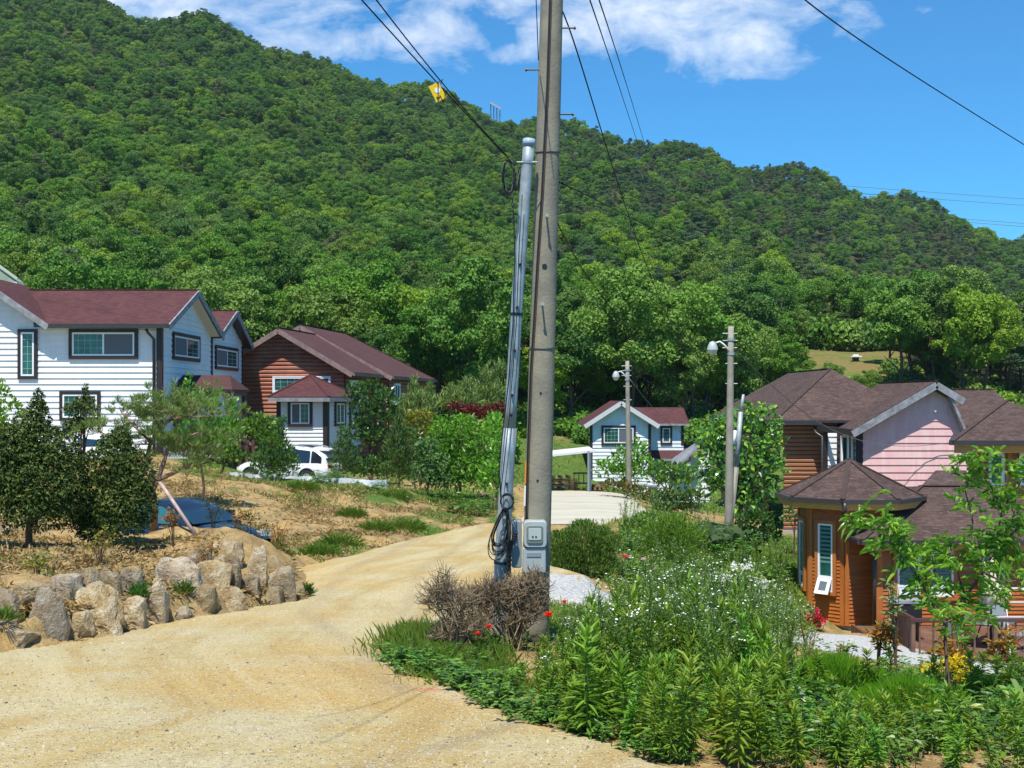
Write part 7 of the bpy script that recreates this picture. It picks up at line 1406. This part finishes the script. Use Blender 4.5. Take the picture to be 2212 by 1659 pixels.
# dead bushes by the pole
def dead(u, D, blobs, n, label, seed, L=.16):
    rng = np.random.default_rng(seed); o = G(u, D); mb = MB()
    for b in blobs:
        c = P(b[0], b[1], D)-o; a, z = b[2]*D/F, b[3]*D/F
        for i in range(int(n*b[2]*b[3]/1800)):
            d = Vector(rdir(rng, 1)[0]); p = Vector((c.x+d.x*a*rng.uniform(.2, 1), d.y*a*.6, c.z+d.z*z*rng.uniform(.2, 1))); g = Vector((d.x*.6+rng.normal(0, .5), rng.normal(0, .5), .55+rng.normal(0, .5))).normalized()*L*rng.uniform(.5, 1.2); m_ = p+g*.5+Vector(rng.normal(0, .02, 3)); mb.tube([p, m_, p+g], [.0045, .0035, .002], 3, cap=False); h2 = m_+Vector(rng.normal(0, 1, 3)).normalized()*L*.4; mb.tube([m_, h2], [.003, .0015], 3, cap=False)
        for i in range(7): mb.tube([Vector((rng.normal(0, .05), rng.normal(0, .05), -.02)), Vector((c.x*.5+rng.normal(0, .05), rng.normal(0, .08), c.z*.5)), Vector((c.x+rng.normal(0, a*.5), rng.normal(0, a*.4), c.z+rng.normal(0, z*.4)))], [.012, .008, .004], 4, cap=False)
    return tag(mb.build('dead_shrub', L_dead, None, False, o), label, 'dead shrub')
dead(1105, 13.9, [(1150, 1265, 36, 34), (1110, 1280, 46, 34), (1075, 1298, 40, 30), (1150, 1305, 34, 30), (1040, 1300, 28, 26), (1125, 1330, 46, 24), (1015, 1290, 30, 24), (1060, 1275, 34, 24)], 560, 'dense leafless grey-brown shrub at the foot of the concrete pole', 80, .14)
dead(1000, 13.4, [(960, 1275, 26, 40), (985, 1310, 36, 40), (940, 1300, 22, 36), (1015, 1355, 44, 30), (975, 1370, 40, 30)], 260, 'sparse dry thorny shrub left of the dense dead one', 81, .22)
mb = MB(); mb.tube([P(948, 1426, 12.6), P(980, 1446, 12.2), P(1012, 1474, 11.8)], [.008, .010, .009], 6); mb.tube([P(960, 1433, 12.5), P(930, 1420, 12.7), P(905, 1436, 12.8)], [.006, .004, .002], 5); tag(mb.build('fallen_stick', mat('bleached_wood', (.45, .36, .26), .8), None, True), 'bleached dead stick lying on the grass edge of the lane', 'stick')
# flowers
def flower(name, u, v, D, r, m, label, cat='flower', petals=6, group=None, stemh=None, cup=.5):
    o = P(u, v, D); z0 = float(HZ([u], [D])[0]); e = empty(name, (o.x, o.y, z0), random.Random(int(u*v)).uniform(0, 6), label, cat, group); h = o.z-z0; mb = MB(); mb.tube([(0, 0, 0), (.01, .01, h*.5), (0, 0, h)], .0035, 4); mb.build('stem', leafmat('weed_stem', [(.07, .13, .03)], 0), e)
    rng = np.random.default_rng(int(u+v)); V = []; k = petals*2
    a = np.arange(k)*2.4; ax = unit(np.stack([np.cos(a), np.sin(a), np.where(np.arange(k) < petals, cup, cup*2.6)], 1)); P_ = np.tile([0, 0, h], (k, 1)).astype(float); vv, q = leaves(P_, ax, np.tile([0, 0, 1.], (k, 1)), r*1.15, r*1.1, -.15, 'long'); link('petals', np_mesh('petals', [(vv, q, 0)], m), e)
    mb = MB(); mb.lathe([(0, .0), (r*.22, r*.15), (r*.2, r*.35), (0, r*.4)], (0, 0, h), 8); mb.build('centre', M_trim, e, True); return e
for u, v, D, r, lab in ((1185, 1334, 13.2, .062, 'largest scarlet poppy right beside the concrete pole'), (1219, 1303, 13.6, .035, 'small scarlet poppy above and right of the largest one'), (1056, 1357, 13.0, .042, 'orange-red poppy on the upper right of the pair left of the pole'), (1032, 1373, 12.9, .040, 'orange-red poppy on the lower left of the pair left of the pole')): flower('poppy', u, v, D, r, L_redf, lab, group='poppies')
flower('lily', 1259, 1433, 11.3, .05, leafmat('orange_petals', [(.75, .30, .05), (.8, .4, .1)], .3), 'pale orange lily among the leafy weeds')
flower('lily', 1272, 1338, 13.2, .03, MATS['orange_petals'], 'small orange bloom above the pale lily')
for (cx, cy) in ((880, 495), (820, 545), (1010, 548), (968, 608), (745, 648), (740, 700), (910, 668), (955, 690), (890, 722), (830, 742), (962, 722), (950, 484), (885, 740), (1258, 545), (975, 600), (1005, 562)):
    flower('buttercup', 804.4+cx*.5425, 1118+cy*.5425, 11.6 if cy > 600 else 12.2, .022, L_yelf, 'small yellow flower in the patch at the lane edge', group='yellow flowers at the lane edge', petals=5)
flower('peony', 1350, 1209, 19, .075, L_pinkf, 'crimson bloom right of the rounded bush'); flower('peony', 1390, 1212, 19, .05, leafmat('pale_pink_petals', [(.75, .45, .5), (.8, .6, .62)], .3), 'pale pink bloom right of the crimson one')
def flower_bush(name, u, D, pts, r, m, lm, label, cat, leafr=None, ls=.08):
    o = G(u, D); e = empty(name, o, 0, label, cat); rng = np.random.default_rng(int(u)); v, q = blob_leaves(rng, leafr, D, o, ls, cover=.9); link('leaves', np_mesh('leaves', [(v, q, 0)], lm), e); C = []
    for (pu, pv, ru, rv, n) in pts:
        for i in range(n): C.append(np.array(P(pu+rng.normal(0, ru*.5), pv+rng.normal(0, rv*.5), D+rng.normal(-.15, .15))-o))
    C = np.array(C); k = 7; P_ = np.repeat(C, k, 0); a = unit(rdir(rng, len(P_))+np.array([0, -.3, .5])); v, q = leaves(P_, a, rdir(rng, len(P_)), r, r*.9, 0, 'short'); link('blossoms', np_mesh('blossoms', [(v, q, 0)], m), e)
flower_bush('rose_bush', 1757, 36.3, [(1745, 1345, 10, 8, 5), (1757, 1325, 14, 10, 8), (1775, 1340, 12, 12, 7), (1760, 1350, 16, 6, 5)], .13, L_pinkf, L_garden, 'crimson rose bush at the foot of the turret', 'flower bush', [(1755, 1340, 26, 20)], .12)
flower_bush('yellow_flower_clump', 2045, 12.6, [(2010, 1450, 22, 18, 60), (2060, 1430, 28, 20, 90), (2075, 1462, 20, 16, 55), (2095, 1440, 12, 10, 25)], .022, L_yelf, L_weed2, 'dense clump of bright yellow flowers on the right bank', 'flower bush', [(2045, 1452, 50, 24)], .07)
flower_bush('yellow_flower_clump', 1790, 14.5, [(1780, 1420, 12, 8, 10), (1815, 1425, 12, 8, 10)], .02, L_yelf, L_weed2, 'small faded yellow flower clump before the gravel path', 'flower bush', [(1795, 1430, 26, 10)], .07)
flower_bush('red_flower_clump', 2100, 29.5, [(2100, 1412, 8, 4, 6), (2125, 1415, 6, 4, 4)], .07, L_pinkf, L_mid, 'small red flowers before the terrace railing', 'flower bush', [(2110, 1418, 24, 8)], .1)
flower_bush('white_flower_clump', 1610, 30, [(1600, 1225, 30, 14, 50), (1640, 1260, 26, 16, 45), (1560, 1250, 30, 14, 40)], .05, L_white, L_weed2, 'white blossoming mound on the slope below the nearer lamp post', 'flower bush', [(1600, 1245, 50, 26)], .12)

# ---------------------------------------------------------------- grass, straw, pebbles: nobody could count these
def ground_cover(name, label, m, gen):
    parts = [(v, q, 0) for v, q in gen]; return tag(link(name, np_mesh(name, parts, m)), label, None, None, 'stuff')
rg = np.random.default_rng(77)
def by_mask(n, ulo, uhi, Dlo, Dhi, h, w, thr=.35, lean=.45):
    D = np.exp(rg.uniform(math.log(Dlo), math.log(Dhi), n)); u = rg.uniform(ulo, uhi, n); x = (u-U0)*D/F; vg = veg(u, D)+.28*np.sin(x*2.1+D)*np.sin(D*1.7+x*.7)+.2*np.sin(x*6+D*4.3)
    k = (vg > thr+rg.uniform(-.15, .35, n)) & (covered(u, D) < .03); u, D, x = u[k], D[k], x[k]; m = len(u); p = np.stack([x, D, HZ(u, D)-.02], 1); ax = unit(rg.normal(0, lean, (m, 3))*np.array([1, 1, 0])+np.array([0, 0, 1.])); return leaves(p, ax, rdir(rg, m)*np.array([1, 1, .2]), h*rg.uniform(.4, 1.2, m), w*rg.uniform(.7, 1.3, m), .35, 'short')
ground_cover('grass', 'green grass over the banks and slopes', L_grass, [by_mask(60000, 820, 2240, 8, 16, .13, .007), by_mask(26000, 1100, 2240, 16, 26, .22, .015), by_mask(42000, 1300, 1760, 25, 48, .34, .03, .3), by_mask(60000, 350, 1110, 22, 56, .24, .03, .35), by_mask(30000, -60, 2240, 56, 100, .3, .07, .3), by_mask(16000, -40, 700, 14, 27, .14, .012, .4),
    blades(rg, 960, 13.5, 110, .9, 5000, .34, .007), blades(rg, 1000, 12.3, 110, .7, 5200, .22, .007), blades(rg, 900, 14.2, 60, .8, 1800, .45, .006, .15), blades(rg, 865, 13.4, 40, .3, 900, .12, .006), blades(rg, 1090, 11.4, 60, .5, 1500, .2, .007)])
def straw_pts(n, ulo, uhi, Dlo, Dhi, L, w, umax=None):
    D = np.exp(rg.uniform(math.log(Dlo), math.log(Dhi), n)); u = rg.uniform(ulo, uhi, n); x = (u-U0)*D/F; k = (covered(u, D) < .02) & ((u < rs_edge(LE, D)+0) | (u > 1000) | (D > 40)) & (np.sin(x*1.3+D*.9)+np.sin(x*3.1-D*2.2)+rg.normal(0, .8, n) > -.2); u, D, x = u[k], D[k], x[k]; m = len(u); p = np.stack([x, D, HZ(u, D)+.01], 1)
    ax = unit(rdir(rg, m)*np.array([1, 1, .45])+np.array([0, 0, .18])); return leaves(p, ax, rdir(rg, m)+np.array([0, 0, 1.]), L*rg.uniform(.4, 1.3, m), w, .1, 'short')
ground_cover('dry_litter', 'dry straw and leaf litter on the sandy earth', L_straw, [straw_pts(60000, -60, 1080, 14.5, 47, .17, .035), straw_pts(26000, -60, 700, 14.5, 30, .10, .020), straw_pts(70000, 300, 1080, 28, 48, .17, .035), straw_pts(16000, 1150, 2260, 8, 14, .07, .010), straw_pts(5000, 1150, 2260, 14, 24, .12, .02)])
def pebbles(n):
    D = np.exp(rg.uniform(math.log(7.6), math.log(26), n)); u = rg.uniform(-60, 1500, n); k = covered(u, D) > .05; u, D = u[k], D[k]; m = len(u); c = np.stack([(u-U0)*D/F, D, HZ(u, D)+.020], 1); r = rg.uniform(.003, .010, m)*(1+(rg.random(m) < .02)*1.5); a = rg.uniform(0, 6.28, m)
    o8 = np.array([[1, 1, -.2], [-1, 1, -.2], [-1, -1, -.2], [1, -1, -.2], [.6, .5, .7], [-.5, .6, .6], [-.6, -.6, .75], [.5, -.5, .6]])*.75; ca, sa = np.cos(a), np.sin(a)
    V = np.stack([np.stack([c[:, 0]+r*(ca*q[0]-sa*q[1]*.7), c[:, 1]+r*(sa*q[0]+ca*q[1]*.7), c[:, 2]+r*q[2]], 1) for q in o8], 1).reshape(-1, 3); b = np.arange(m)[:, None]*8
    return V, np.concatenate([b+np.array(f) for f in ([4, 5, 6, 7], [0, 1, 5, 4], [1, 2, 6, 5], [2, 3, 7, 6], [3, 0, 4, 7])])
ground_cover('pebbles', 'loose pebbles scattered over the dirt lane', leafmat('pebble', [(.12, .10, .08), (.30, .26, .20), (.55, .50, .40), (.22, .19, .15)], 0, .8, .2), [pebbles(26000)])

# ---------------------------------------------------------------- thin summer haze
def haze():
    mb = MB(); mb.box((-520, -4, -14), (620, 790, 300)); m = bpy.data.materials.new('haze'); m.use_nodes = True; m.node_tree.nodes.clear(); w = NT(m.node_tree)
    v = w.new('ShaderNodeVolumePrincipled', ins={'Color': (.72, .84, 1.0), 'Density': .00008, 'Anisotropy': .2}); o = w.new('ShaderNodeOutputMaterial'); w.l.new(v.outputs[0], o.inputs['Volume'])
    tag(mb.build('haze', m), 'thin bluish summer haze over the valley', None, None, 'stuff')
haze()
